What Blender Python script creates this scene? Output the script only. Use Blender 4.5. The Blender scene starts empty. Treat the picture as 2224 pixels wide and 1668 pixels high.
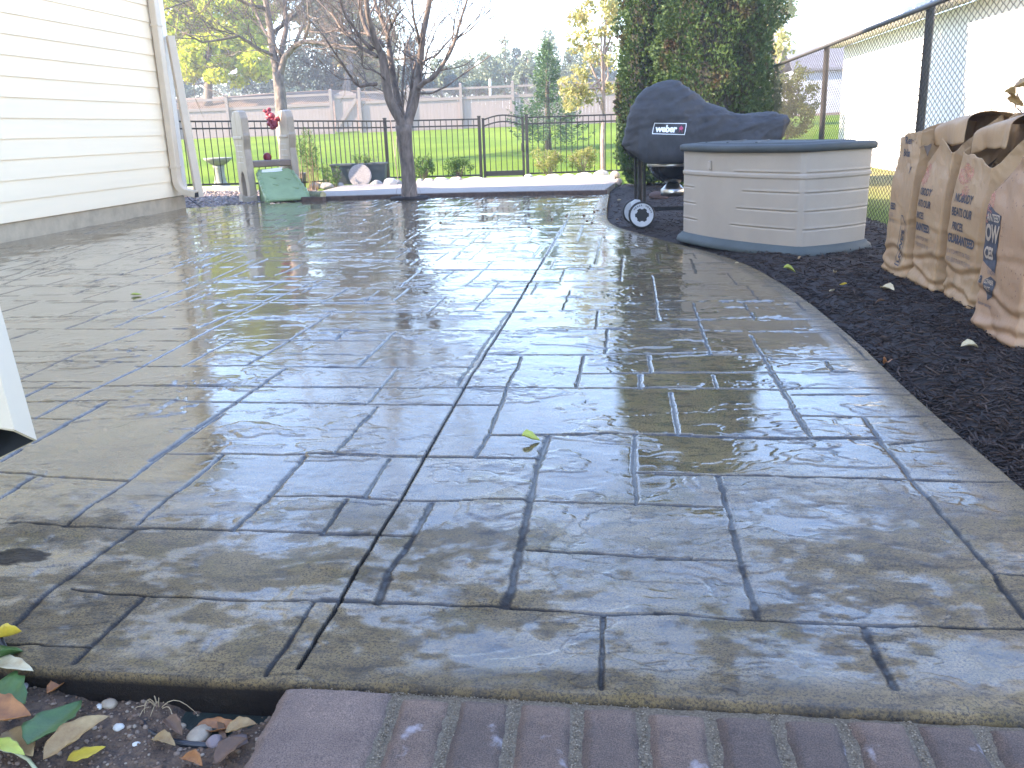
import bpy, math, random
import numpy as np
from mathutils import Vector, Matrix
from mathutils.bvhtree import BVHTree

# ------------------------------------------------------------------ camera, sky, sun, exposure
scene = bpy.context.scene
COL = scene.collection
FPX, PITCH, ROLL, YAW, EYE = 1921.02, .280761, -.0335777, .1311935, 1.0


def cam_basis(p, r, y):
    cp, sp = math.cos(p), math.sin(p)
    fw = np.array([0, cp, -sp]); up = np.array([0, sp, cp]); rt = np.array([1., 0, 0])
    cr, sr = math.cos(r), math.sin(r)
    rt2 = cr * rt + sr * up; up2 = -sr * rt + cr * up
    cy, sy = math.cos(y), math.sin(y)
    Z = np.array([[cy, -sy, 0], [sy, cy, 0], [0, 0, 1]])
    return np.array([Z @ rt2, Z @ up2, Z @ fw])


MC = cam_basis(PITCH, ROLL, YAW)
cam_data = bpy.data.cameras.new("camera")
cam = bpy.data.objects.new("camera", cam_data)
COL.objects.link(cam)
cam.matrix_world = Matrix([[MC[0][i], MC[1][i], -MC[2][i], (0, 0, EYE)[i]] for i in range(3)] + [[0, 0, 0, 1]])
cam_data.sensor_width = 36.0
cam_data.lens = FPX / 2224 * 36
cam_data.clip_start = 0.05
cam_data.clip_end = 2000
scene.camera = cam

SUN_AZ = math.atan2(-1.70, -0.62)          # direction the sun stands in, clockwise from +Y
SUN_EL = math.radians(29.5)
world = bpy.data.worlds.new("World")
scene.world = world
world.use_nodes = True
wn = world.node_tree
sky = wn.nodes.new('ShaderNodeTexSky')
sky.sky_type = 'NISHITA'
sky.sun_disc = False
sky.sun_elevation = SUN_EL
sky.sun_rotation = SUN_AZ % (2 * math.pi)
sky.air_density = 1.0
sky.dust_density = .4
sky.ozone_density = 6.0
wn.links.new(sky.outputs[0], wn.nodes['Background'].inputs[0])
wn.nodes['Background'].inputs[1].default_value = 0.15

sun_d = bpy.data.lights.new("sun", 'SUN')
sun_d.energy = 2.6
sun_d.angle = math.radians(0.5)
sun_d.color = (1.0, 0.93, 0.82)
sun = bpy.data.objects.new("sun", sun_d)
COL.objects.link(sun)
S = Vector((math.sin(SUN_AZ) * math.cos(SUN_EL), math.cos(SUN_AZ) * math.cos(SUN_EL), math.sin(SUN_EL)))
sun.rotation_euler = S.to_track_quat('Z', 'Y').to_euler()
sun.location = (-20, -5, 20)

scene.view_settings.view_transform = 'Standard'
scene.view_settings.look = 'None'
scene.view_settings.exposure = 3.05
scene.view_settings.use_white_balance = True
scene.view_settings.white_balance_temperature = 7900
scene.view_settings.white_balance_tint = 17
scene.view_settings.gamma = 1.0
scene.cycles.max_bounces = 6
scene.cycles.transparent_max_bounces = 12
scene.cycles.volume_bounces = 0
scene.cycles.use_denoising = True

# ------------------------------------------------------------------ helpers
RS = np.random.RandomState(7)
random.seed(7)


def ray(px, py):
    return MC.T @ np.array([(px - 1112) / FPX, -(py - 834) / FPX, 1.])


def G(px, py, z=0.0):
    d = ray(px, py); t = (z - EYE) / d[2]
    return np.array([d[0] * t, d[1] * t, z])


def D(px, py, dep):
    d = ray(px, py) * dep
    return np.array([d[0], d[1], d[2] + EYE])


def _h(ix, iy, iz, seed):
    n = (ix * 374761393 + iy * 668265263 + iz * 1440662683 + seed * 974634777) & 0xFFFFFFFF
    n = ((n ^ (n >> 13)) * 1274126177) & 0xFFFFFFFF
    n = n ^ (n >> 16)
    return (n & 0xFFFF) / 65535.0


def vnoise(x, y, z=None, seed=0):
    x = np.asarray(x, float); y = np.asarray(y, float)
    z = np.zeros_like(x) if z is None else np.asarray(z, float)
    ix = np.floor(x).astype(np.int64); iy = np.floor(y).astype(np.int64); iz = np.floor(z).astype(np.int64)
    fx, fy, fz = x - ix, y - iy, z - iz
    fx = fx ** 3 * (fx * (fx * 6 - 15) + 10); fy = fy ** 3 * (fy * (fy * 6 - 15) + 10); fz = fz ** 3 * (fz * (fz * 6 - 15) + 10)
    out = 0
    for dx in (0, 1):
        wx = fx if dx else 1 - fx
        for dy in (0, 1):
            wy = fy if dy else 1 - fy
            for dz in (0, 1):
                wz = fz if dz else 1 - fz
                out = out + wx * wy * wz * _h(ix + dx, iy + dy, iz + dz, seed)
    return out


def fbm(x, y, z=None, o=4, seed=0, gain=.5):
    a, s, t = 1.0, 0.0, 0.0
    for i in range(o):
        zz = None if z is None else z * 2 ** i
        s = s + a * vnoise(x * 2 ** i + 17.3 * i, y * 2 ** i - 9.1 * i, zz, seed + i); t += a; a *= gain
    return s / t


def sstep(a, b, x):
    t = np.clip((x - a) / (b - a), 0, 1)
    return t * t * (3 - 2 * t)


def tag(o, label=None, cat=None, group=None, kind=None):
    if label: o['label'] = label
    if cat: o['category'] = cat
    if group: o['group'] = group
    if kind: o['kind'] = kind
    return o


def wloc(o):
    v = Vector((0, 0, 0))
    while o is not None:
        v += o.location; o = o.parent
    return np.array(v)


def thing(name, label, cat, loc, group=None):
    o = bpy.data.objects.new(name, None)
    COL.objects.link(o)
    o.location = [float(c) for c in loc]
    o.empty_display_size = .1
    return tag(o, label, cat, group)


def link_mesh(name, verts, faces, mat=None, parent=None, loc=None, smooth=False, bevel=0, quads=None):
    """verts in world coordinates; origin at loc (or parent's)"""
    verts = np.asarray(verts, float).reshape(-1, 3)
    base = wloc(parent) if parent is not None else np.zeros(3)
    off = np.zeros(3)
    if loc is not None:
        off = np.array(loc, float) - base
    vv = verts - base - off
    me = bpy.data.meshes.new(name)
    if quads is not None:
        q = np.asarray(quads, np.int32)
        k = q.shape[1]
        me.vertices.add(len(vv)); me.vertices.foreach_set('co', vv.astype(np.float32).ravel())
        me.loops.add(q.size); me.loops.foreach_set('vertex_index', q.ravel())
        me.polygons.add(len(q))
        me.polygons.foreach_set('loop_start', np.arange(0, q.size, k, dtype=np.int32))
        me.polygons.foreach_set('loop_total', np.full(len(q), k, np.int32))
        me.update(calc_edges=True)
    else:
        me.from_pydata(vv.tolist(), [], [list(map(int, f)) for f in faces]); me.update()
    if smooth:
        me.polygons.foreach_set('use_smooth', np.ones(len(me.polygons), bool))
    o = bpy.data.objects.new(name, me)
    COL.objects.link(o)
    if mat: me.materials.append(mat)
    if parent is not None: o.parent = parent
    o.location = [float(c) for c in off]
    if bevel:
        b = o.modifiers.new('bevel', 'BEVEL'); b.width = bevel; b.segments = 2; b.limit_method = 'ANGLE'; b.angle_limit = .6
    return o


def rotz(a):
    c, s = math.cos(a), math.sin(a)
    return np.array([[c, -s, 0], [s, c, 0], [0, 0, 1.]])


class MB:
    def __init__(self): self.v, self.f = [], []

    def add(self, vs, fs):
        n = len(self.v); self.v += [tuple(map(float, p)) for p in vs]; self.f += [[n + i for i in f] for f in fs]; return self

    def box(self, c, s, R=None):
        c = np.array(c, float); s = np.array(s, float) / 2
        P = np.array([[x, y, z] for x in (-1, 1) for y in (-1, 1) for z in (-1, 1)]) * s
        if R is not None: P = P @ np.asarray(R).T
        return self.add(P + c, [(0, 1, 3, 2), (4, 6, 7, 5), (0, 4, 5, 1), (2, 3, 7, 6), (0, 2, 6, 4), (1, 5, 7, 3)])

    def bar(self, a, b, w, t, up=(0, 0, 1)):
        """rectangular bar from a to b, w across, t along up-ish"""
        a = np.array(a, float); b = np.array(b, float); d = b - a; L = np.linalg.norm(d); d /= L
        s = np.cross(d, np.array(up, float)); s /= np.linalg.norm(s); u = np.cross(s, d)
        return self.box((a + b) / 2, (w, L, t), np.array([s, d, u]).T)

    def tube(self, pts, rad, n=8, cap=True):
        pts = np.array(pts, float)
        rad = np.full(len(pts), rad) if np.isscalar(rad) else np.array(rad, float)
        T = np.gradient(pts, axis=0); T /= np.linalg.norm(T, axis=1)[:, None] + 1e-12
        ref = np.array([0, 0, 1.]) if abs(T[0][2]) < .9 else np.array([1., 0, 0])
        vs = []
        for i in range(len(pts)):
            s = np.cross(T[i], ref); s /= np.linalg.norm(s) + 1e-12; u = np.cross(s, T[i]); ref = u if i >= 0 and abs(T[i] @ u) < .9 else ref
            for k in range(n):
                a = 2 * math.pi * k / n
                vs.append(pts[i] + rad[i] * (math.cos(a) * s + math.sin(a) * u))
        fs = [(i * n + k, i * n + (k + 1) % n, (i + 1) * n + (k + 1) % n, (i + 1) * n + k) for i in range(len(pts) - 1) for k in range(n)]
        if cap: fs += [list(range(n))[::-1], [(len(pts) - 1) * n + k for k in range(n)]]
        return self.add(vs, fs)

    def lathe(self, c, prof, n=24, R=None):
        vs = []
        for r, z in prof:
            for k in range(n):
                a = 2 * math.pi * k / n; p = np.array([r * math.cos(a), r * math.sin(a), z])
                if R is not None: p = R @ p
                vs.append(p + np.array(c))
        fs = [(i * n + k, i * n + (k + 1) % n, (i + 1) * n + (k + 1) % n, (i + 1) * n + k) for i in range(len(prof) - 1) for k in range(n)]
        fs += [list(range(n))[::-1], [(len(prof) - 1) * n + k for k in range(n)]]
        return self.add(vs, fs)

    def prism(self, poly, vec):
        """closed polygon (3D pts) extruded by vec"""
        n = len(poly); poly = np.array(poly, float); q = poly + np.array(vec)
        return self.add(list(poly) + list(q), [list(range(n))[::-1], list(range(n, 2 * n))] + [(i, (i + 1) % n, n + (i + 1) % n, n + i) for i in range(n)])

    def build(self, name, mat, parent=None, loc=None, smooth=False, bevel=0):
        return link_mesh(name, self.v, self.f, mat, parent, loc, smooth, bevel)


# ------------------------------------------------------------------ materials
def newmat(name):
    m = bpy.data.materials.new(name); m.use_nodes = True
    nt = m.node_tree
    return m, nt, nt.nodes['Principled BSDF'], nt.nodes, nt.links


def mat(name, col, rough=.6, var=.15, scale=8, col2=None, bump=0, bscale=40, spec=.5, metal=0, coord='Object', stretch=None, detail=6, emit=None):
    m, nt, b, N, L = newmat(name)
    tc = N.new('ShaderNodeTexCoord'); src = tc.outputs[coord]
    if stretch:
        mp = N.new('ShaderNodeMapping'); mp.inputs['Scale'].default_value = stretch; L.new(src, mp.inputs[0]); src = mp.outputs[0]
    no = N.new('ShaderNodeTexNoise'); no.inputs['Scale'].default_value = scale; no.inputs['Detail'].default_value = detail; no.inputs['Roughness'].default_value = .62
    L.new(src, no.inputs['Vector'])
    cr = N.new('ShaderNodeValToRGB'); L.new(no.outputs['Fac'], cr.inputs[0])
    c = np.array(col); c2 = np.array(col2) if col2 is not None else c * (1 - var * 1.6)
    c1 = c * (1 + var) if col2 is None else c
    cr.color_ramp.elements[0].position = .33; cr.color_ramp.elements[1].position = .67
    cr.color_ramp.elements[0].color = (*np.clip(c2, 0, 1), 1); cr.color_ramp.elements[1].color = (*np.clip(c1, 0, 1), 1)
    L.new(cr.outputs[0], b.inputs['Base Color'])
    b.inputs['Roughness'].default_value = rough
    b.inputs['Specular IOR Level'].default_value = spec
    b.inputs['Metallic'].default_value = metal
    if bump:
        n2 = N.new('ShaderNodeTexNoise'); n2.inputs['Scale'].default_value = bscale; n2.inputs['Detail'].default_value = 5
        L.new(src, n2.inputs['Vector'])
        bp = N.new('ShaderNodeBump'); bp.inputs['Strength'].default_value = 1; bp.inputs['Distance'].default_value = bump
        L.new(n2.outputs['Fac'], bp.inputs['Height']); L.new(bp.outputs[0], b.inputs['Normal'])
    return m


def leafmat(name, cols, trans=.35, rough=.55, patch=None, pscale=1.2):
    """colour per leaf island, large patches by noise, light passing through"""
    m, nt, b, N, L = newmat(name)
    ge = N.new('ShaderNodeNewGeometry')
    cr = N.new('ShaderNodeValToRGB'); L.new(ge.outputs['Random Per Island'], cr.inputs[0])
    el = cr.color_ramp.elements
    while len(el) < len(cols): el.new(.5)
    for i, c in enumerate(cols): el[i].position = i / (len(cols) - 1); el[i].color = (*c, 1)
    out = cr.outputs[0]
    if patch is not None:
        tc = N.new('ShaderNodeTexCoord'); no = N.new('ShaderNodeTexNoise'); no.inputs['Scale'].default_value = pscale; no.inputs['Detail'].default_value = 4
        L.new(tc.outputs['Object'], no.inputs['Vector'])
        r2 = N.new('ShaderNodeValToRGB'); r2.color_ramp.elements[0].position = .55; r2.color_ramp.elements[1].position = .68
        L.new(no.outputs['Fac'], r2.inputs[0])
        mx = N.new('ShaderNodeMixRGB'); mx.inputs[2].default_value = (*patch, 1)
        L.new(r2.outputs[0], mx.inputs[0]); L.new(out, mx.inputs[1]); out = mx.outputs[0]
    L.new(out, b.inputs['Base Color']); b.inputs['Roughness'].default_value = rough; b.inputs['Specular IOR Level'].default_value = .3
    tr = N.new('ShaderNodeBsdfTranslucent'); L.new(out, tr.inputs[0])
    mx = N.new('ShaderNodeMixShader'); mx.inputs[0].default_value = trans
    L.new(b.outputs[0], mx.inputs[1]); L.new(tr.outputs[0], mx.inputs[2]); L.new(mx.outputs[0], N['Material Output'].inputs[0])
    return m


M = {}
M['siding'] = mat('cream_siding', (.95, .765, .53), .42, .03, 1.5, bump=.0006, bscale=90, stretch=(1, .15, 4))
M['siding_trim'] = mat('white_trim', (.84, .78, .70), .4, .02, 2)
M['downspout'] = mat('painted_downspout', (.64, .50, .36), .35, .05, 3)
M['hole_shade'] = mat('painted_hole_shade', (.012, .011, .010), .8)  # near black that paints the shade inside pipe ends
M['concrete'] = mat('foundation_concrete', (.47, .37, .25), .85, .12, 5, bump=.003, bscale=30)
M['roof'] = mat('roof_shingle', (.09, .08, .075), .9, .2, 12)
M['black_metal'] = mat('black_powder_coat', (.018, .016, .015), .4, .2, 5)
M['beige_vinyl'] = mat('mauve_vinyl', (.22, .178, .165), .5, .04, 2)
M['beige_board'] = mat('mauve_boards', (.25, .20, .188), .55, .05, 2, stretch=(6, 6, .4))
M['bark'] = mat('grey_bark', (.165, .125, .10), .85, .35, 14, bump=.006, bscale=35, stretch=(1, 1, .35))
M['bark_light'] = mat('pinkish_bark', (.33, .25, .21), .85, .25, 10, bump=.004, bscale=30, stretch=(1, 1, .35))
M['lawn'] = None
M['weber_cover'] = mat('grill_cover_fabric', (.040, .038, .040), .75, .18, 7, bump=.0015, bscale=260)
M['white_paint'] = mat('white_print', (.82, .82, .82), .6, .02)
M['red_paint'] = mat('red_print', (.45, .05, .12), .6, .05)
M['grey_plastic'] = mat('light_grey_plastic', (.52, .53, .54), .45, .06, 10)
M['rubber'] = mat('black_rubber', (.02, .02, .021), .6, .2, 20)
M['steel'] = mat('brushed_steel', (.55, .53, .5), .3, .1, 6, metal=1)
M['black_enamel'] = mat('black_enamel', (.02, .02, .022), .25, .2)
M['box_body'] = mat('taupe_resin', (.38, .305, .24), .5, .04, 3, bump=.0006, bscale=500)
M['box_lid'] = mat('slate_resin', (.052, .057, .053), .65, .12, 4, bump=.0008, bscale=400)
M['box_base'] = mat('slate_resin_base', (.062, .076, .074), .65, .12, 4, bump=.0008, bscale=400)
M['paper'] = mat('kraft_paper', (.44, .29, .18), .72, .08, 3, bump=.0016, bscale=22)
M['paper_pale'] = mat('kraft_paper_outer', (.62, .52, .45), .7, .06, 3, bump=.0014, bscale=22)
M['ink'] = mat('dark_ink', (.055, .05, .06), .7, .2, 30)
M['play_tan'] = mat('tan_play_plastic', (.42, .325, .24), .5, .1, 5, bump=.001, bscale=60)
M['play_green'] = mat('green_play_plastic', (.23, .32, .16), .48, .1, 5, bump=.001, bscale=60)
M['play_red'] = mat('red_play_plastic', (.30, .035, .05), .45, .1, 5)
M['stone_grey'] = mat('grey_fieldstone', (.30, .29, .28), .8, .25, 9, bump=.006, bscale=14)
M['stone_pink'] = mat('pinkish_fieldstone', (.45, .36, .30), .8, .2, 9, bump=.006, bscale=14)
M['stone_pale'] = mat('pale_fieldstone', (.55, .50, .45), .8, .15, 9, bump=.006, bscale=14)
M['planter'] = mat('charcoal_planter', (.065, .075, .08), .6, .15, 6)
M['pot'] = mat('mauve_grey_pot', (.20, .17, .18), .6, .15, 6)
M['pebbled'] = mat('exposed_aggregate', (.34, .31, .30), .85, .3, 90, bump=.004, bscale=60)
M['birdbath'] = mat('weathered_cast_stone', (.33, .34, .30), .85, .2, 8, bump=.003, bscale=40)
M['log_bark'] = mat('greenish_log', (.16, .17, .10), .85, .3, 10, bump=.004, bscale=30)
M['log_cut'] = mat('cut_wood', (.48, .40, .22), .8, .15, 20)
M['timber'] = mat('dark_timber', (.10, .06, .045), .85, .3, 14, bump=.004, bscale=30)
M['stone_curb'] = mat('edging_stone', (.36, .34, .32), .85, .15, 8)
M['garage'] = mat('white_garage_siding', (.82, .80, .76), .5, .02, 2)
M['soffit'] = mat('garage_soffit', (.62, .56, .50), .6, .05, 2)
M['far_wall'] = mat('far_house_wall', (.42, .46, .52), .7, .05, 2)
M['far_roof'] = mat('far_house_roof', (.16, .17, .20), .8, .1, 2)
M['chain'] = mat('brown_vinyl_wire', (.045, .038, .034), .5, .1)
M['rail'] = mat('fence_pipe', (.14, .13, .125), .4, .1, 6)
M['pipe_black'] = mat('black_poly_pipe', (.02, .022, .028), .35, .2, 10)
M['lid_green'] = mat('dark_green_lid', (.018, .028, .024), .5, .3, 30, bump=.001, bscale=120)
M['straw'] = mat('dry_roots', (.48, .34, .20), .8, .25, 30)


def grass_mat():
    m, nt, b, N, L = newmat('lawn_grass')
    tc = N.new('ShaderNodeTexCoord')
    a = N.new('ShaderNodeTexNoise'); a.inputs['Scale'].default_value = .35; a.inputs['Detail'].default_value = 6; L.new(tc.outputs['Object'], a.inputs[0])
    c = N.new('ShaderNodeTexNoise'); c.inputs['Scale'].default_value = 18; c.inputs['Detail'].default_value = 8; c.inputs['Roughness'].default_value = .8; L.new(tc.outputs['Object'], c.inputs[0])
    r1 = N.new('ShaderNodeValToRGB'); r1.color_ramp.elements[0].position = .35; r1.color_ramp.elements[1].position = .65
    r1.color_ramp.elements[0].color = (.11, .20, .02, 1); r1.color_ramp.elements[1].color = (.19, .28, .035, 1); L.new(a.outputs['Fac'], r1.inputs[0])
    r2 = N.new('ShaderNodeValToRGB'); r2.color_ramp.elements[0].position = .35; r2.color_ramp.elements[1].position = .7
    r2.color_ramp.elements[0].color = (.45, .5, .4, 1); r2.color_ramp.elements[1].color = (1.25, 1.2, 1.1, 1); L.new(c.outputs['Fac'], r2.inputs[0])
    mx = N.new('ShaderNodeMixRGB'); mx.blend_type = 'MULTIPLY'; mx.inputs[0].default_value = 1; L.new(r1.outputs[0], mx.inputs[1]); L.new(r2.outputs[0], mx.inputs[2])
    # drier, straw-coloured turf on the neighbour's side (x > 2.3)
    sx = N.new('ShaderNodeSeparateXYZ'); L.new(tc.outputs['Object'], sx.inputs[0])
    mr = N.new('ShaderNodeMapRange'); mr.inputs['From Min'].default_value = 2.4; mr.inputs['From Max'].default_value = 4.5; L.new(sx.outputs[0], mr.inputs[0])
    my = N.new('ShaderNodeMapRange'); my.inputs['From Min'].default_value = 24; my.inputs['From Max'].default_value = 16; L.new(sx.outputs[1], my.inputs[0])
    mm = N.new('ShaderNodeMath'); mm.operation = 'MULTIPLY'; L.new(mr.outputs[0], mm.inputs[0]); L.new(my.outputs[0], mm.inputs[1])
    m2 = N.new('ShaderNodeMixRGB'); m2.inputs[2].default_value = (.36, .30, .15, 1); L.new(mm.outputs[0], m2.inputs[0]); L.new(mx.outputs[0], m2.inputs[1])
    L.new(m2.outputs[0], b.inputs['Base Color']); b.inputs['Roughness'].default_value = .9; b.inputs['Specular IOR Level'].default_value = .1
    bp = N.new('ShaderNodeBump'); bp.inputs['Distance'].default_value = .04; L.new(c.outputs['Fac'], bp.inputs['Height']); L.new(bp.outputs[0], b.inputs['Normal'])
    return m


M['lawn'] = grass_mat()
M['hill'] = mat('brown_bank', (.17, .11, .075), .95, .25, 1.5, bump=.05, bscale=3)


def patio_mat():
    m, nt, b, N, L = newmat('stamped_concrete')
    tc = N.new('ShaderNodeTexCoord')

    def noise(s, d=6, r=.6, st=None):
        n = N.new('ShaderNodeTexNoise'); n.inputs['Scale'].default_value = s; n.inputs['Detail'].default_value = d; n.inputs['Roughness'].default_value = r
        if st:
            mp = N.new('ShaderNodeMapping'); mp.inputs['Scale'].default_value = st; L.new(tc.outputs['Object'], mp.inputs[0]); L.new(mp.outputs[0], n.inputs[0])
        else: L.new(tc.outputs['Object'], n.inputs[0])
        return n.outputs['Fac']

    def ramp(f, p0, c0, p1, c1):
        r = N.new('ShaderNodeValToRGB'); r.color_ramp.elements[0].position = p0; r.color_ramp.elements[1].position = p1
        r.color_ramp.elements[0].color = (*c0, 1); r.color_ramp.elements[1].color = (*c1, 1); L.new(f, r.inputs[0]); return r.outputs[0]

    def mix(f, a, c, mode='MIX', k=None):
        x = N.new('ShaderNodeMixRGB'); x.blend_type = mode
        if k is None: L.new(f, x.inputs[0])
        else: x.inputs[0].default_value = k
        for i, s in ((1, a), (2, c)):
            if isinstance(s, tuple): x.inputs[i].default_value = (*s, 1)
            else: L.new(s, x.inputs[i])
        return x.outputs[0]

    def attr(n):
        a = N.new('ShaderNodeAttribute'); a.attribute_name = n; return a.outputs['Fac']
    base = ramp(noise(2.2), .36, (.135, .082, .031), .66, (.270, .170, .070))
    base = mix(ramp(noise(9, 7, .7, (1, 2.2, 1)), .48, (0, 0, 0), .66, (.85, .85, .85)), base, (.034, .022, .014))
    base = mix(ramp(noise(3.4, 6, .7), .52, (0, 0, 0), .66, (.75, .75, .75)), base, (.165, .108, .026))
    base = mix(ramp(noise(190, 4, .8), .46, (0, 0, 0), .60, (.85, .85, .85)), base, (.018, .014, .013))
    base = mix(ramp(noise(17, 6, .7), .56, (0, 0, 0), .70, (.6, .6, .6)), base, (.040, .032, .034))
    base = mix(attr('joint'), base, (.015, .010, .008))
    base = mix(attr('stain'), base, (.014, .010, .009))  # stains, and the shadow gap painted on the skirt
    L.new(base, b.inputs['Base Color'])
    wet = attr('wet')
    rr = N.new('ShaderNodeMapRange'); rr.inputs['To Min'].default_value = .26; rr.inputs['To Max'].default_value = .025; L.new(wet, rr.inputs[0])
    L.new(rr.outputs[0], b.inputs['Coat Roughness'])
    b.inputs['Roughness'].default_value = .55
    cw_ = N.new('ShaderNodeMapRange'); cw_.inputs['To Min'].default_value = 1.0; cw_.inputs['To Max'].default_value = .75; L.new(attr('joint'), cw_.inputs[0]); cs_ = N.new('ShaderNodeMapRange'); cs_.inputs['To Min'].default_value = 1.0; cs_.inputs['To Max'].default_value = .25; L.new(attr('stain'), cs_.inputs[0]); cm_ = N.new('ShaderNodeMath'); cm_.operation = 'MULTIPLY'; L.new(cw_.outputs[0], cm_.inputs[0]); L.new(cs_.outputs[0], cm_.inputs[1]); cv_ = N.new('ShaderNodeMapRange'); cv_.inputs['From Min'].default_value = .15; cv_.inputs['From Max'].default_value = .75; cv_.inputs['To Min'].default_value = .38; cv_.inputs['To Max'].default_value = 1.0; L.new(attr('wet'), cv_.inputs[0]); cn_ = N.new('ShaderNodeMath'); cn_.operation = 'MULTIPLY'; L.new(cm_.outputs[0], cn_.inputs[0]); L.new(cv_.outputs[0], cn_.inputs[1]); L.new(cn_.outputs[0], b.inputs['Coat Weight']); b.inputs['Specular IOR Level'].default_value = .08
    b.inputs['Coat IOR'].default_value = 1.8
    g = noise(300, 3, .75); g2 = noise(60, 6, .7, (1, 1.8, 1))
    w1 = N.new('ShaderNodeMapRange'); w1.inputs['To Min'].default_value = 1.0; w1.inputs['To Max'].default_value = .10; L.new(wet, w1.inputs[0])
    b1 = N.new('ShaderNodeBump'); b1.inputs['Distance'].default_value = .0032; L.new(g, b1.inputs['Height']); L.new(w1.outputs[0], b1.inputs['Strength'])
    w2 = N.new('ShaderNodeMapRange'); w2.inputs['To Min'].default_value = 1.0; w2.inputs['To Max'].default_value = .25; L.new(wet, w2.inputs[0])
    b2 = N.new('ShaderNodeBump'); b2.inputs['Distance'].default_value = .0050; L.new(g2, b2.inputs['Height']); L.new(w2.outputs[0], b2.inputs['Strength'])
    L.new(b1.outputs[0], b2.inputs['Normal']); L.new(b2.outputs[0], b.inputs['Normal'])
    w3 = N.new('ShaderNodeMapRange'); w3.inputs['To Min'].default_value = .9; w3.inputs['To Max'].default_value = .015; L.new(wet, w3.inputs[0])
    b3 = N.new('ShaderNodeBump'); b3.inputs['Distance'].default_value = .0050; L.new(g, b3.inputs['Height']); L.new(w3.outputs[0], b3.inputs['Strength'])
    b4 = N.new('ShaderNodeBump'); b4.inputs['Distance'].default_value = .0030; L.new(g2, b4.inputs['Height']); L.new(w3.outputs[0], b4.inputs['Strength']); L.new(b3.outputs[0], b4.inputs['Normal']); L.new(b4.outputs[0], b.inputs['Coat Normal'])
    return m


M['patio'] = patio_mat()

# ------------------------------------------------------------------ the patio slab (stamped concrete)
# joints as traced polylines on the ground; zone = which enlarged part of the photo they were read from
ZO = {1: (0, 400), 2: (700, 400), 3: (1424, 400), 4: (0, 900), 5: (700, 900), 6: (1424, 900)}
JB = {1: "60 1005 480 1008 990 1000|0 700 870 703|540 757 1480 760|0 800 350 803 550 803|30 870 870 873|870 876 1190 868|690 945 1150 943|1150 937 2212 940|820 1095 1100 1097 1480 1090 2212 1100|80 1080 850 1068|120 1187 610 1187|120 1225 540 1225|600 1213 2212 1217|140 1310 640 1303 1420 1308 2212 1318|170 1405 440 1415|0 615 740 617|0 575 290 572|890 583 2000 585|1050 662 1900 662|1340 715 2212 712|450 545 1150 545|1180 498 1900 498|750 380 1200 382|860 303 1200 303|800 462 1060 465|1400 555 2212 557|1500 812 1720 812|1850 770 2212 772|1720 1018 2212 1022|1850 880 2212 880|0 515 300 512|0 405 420 405|1200 410 2212 412|1200 350 2212 352|1000 260 1900 262|900 215 2212 216|1300 180 2212 182",
      2: "0 715 480 715|0 768 1140 768 1700 757 2212 750|0 882 1040 882 1640 876 2212 868|0 938 380 940|0 1100 890 1100|0 1022 240 1022|970 1027 2212 1022|0 1217 370 1222 1110 1228 2212 1222|1560 1140 2212 1132|0 1315 270 1322 1060 1330|1000 1505 2212 1503|0 1632 620 1640 1310 1645|600 668 1480 660|450 618 1040 618|900 585 1800 580|1320 625 1740 618|0 545 940 545|0 518 1440 512|1460 512 1780 510|540 460 1030 458 1640 450|1390 485 1640 483|400 405 1280 405|990 358 1640 350|700 320 1480 318|1500 345 1660 345|960 283 1430 275|1000 255 1700 252|930 225 1400 222|860 190 1460 187|600 150 1700 150|500 125 1700 122|400 105 1600 103|0 625 470 627|0 460 540 462|0 355 700 356|0 280 900 282|0 225 900 226|0 185 800 186|100 145 560 146",
      3: "0 868 340 880 570 887 1220 893|320 1023 640 1025 700 1052 1400 1055|0 1132 690 1132 1520 1140|0 1222 770 1235 830 1225 1600 1225|820 1265 1640 1265|870 1390 1250 1400 1750 1400|0 1505 930 1530 1340 1525|1420 1560 2000 1512|0 700 520 710 900 705|0 815 590 815 1000 812|0 540 420 540|500 612 860 615|0 475 330 478|0 412 260 412",
      4: "0 355 770 395|0 658 210 660 390 675 830 678 1400 695 1940 708 2212 715|440 1060 660 1080 1300 1105 2040 1138 2212 1138|0 1378 520 1398|980 235 2212 245|1620 487 2212 495",
      5: "0 490 470 515 1220 522 2212 545|0 718 540 730|1230 825 1600 835 2212 870|0 1125 330 1135 1100 1160 1700 1195 2212 1205|0 240 620 250 1310 262|1000 125 1340 130 2130 122|1890 350 2212 355",
      6: "0 360 380 375 1530 390 2212 405|0 548 420 555|0 870 500 888|0 1195 600 1230 1200 1260 2400 1290|2040 965 2212 970|0 125 930 155 1340 150"}
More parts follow.
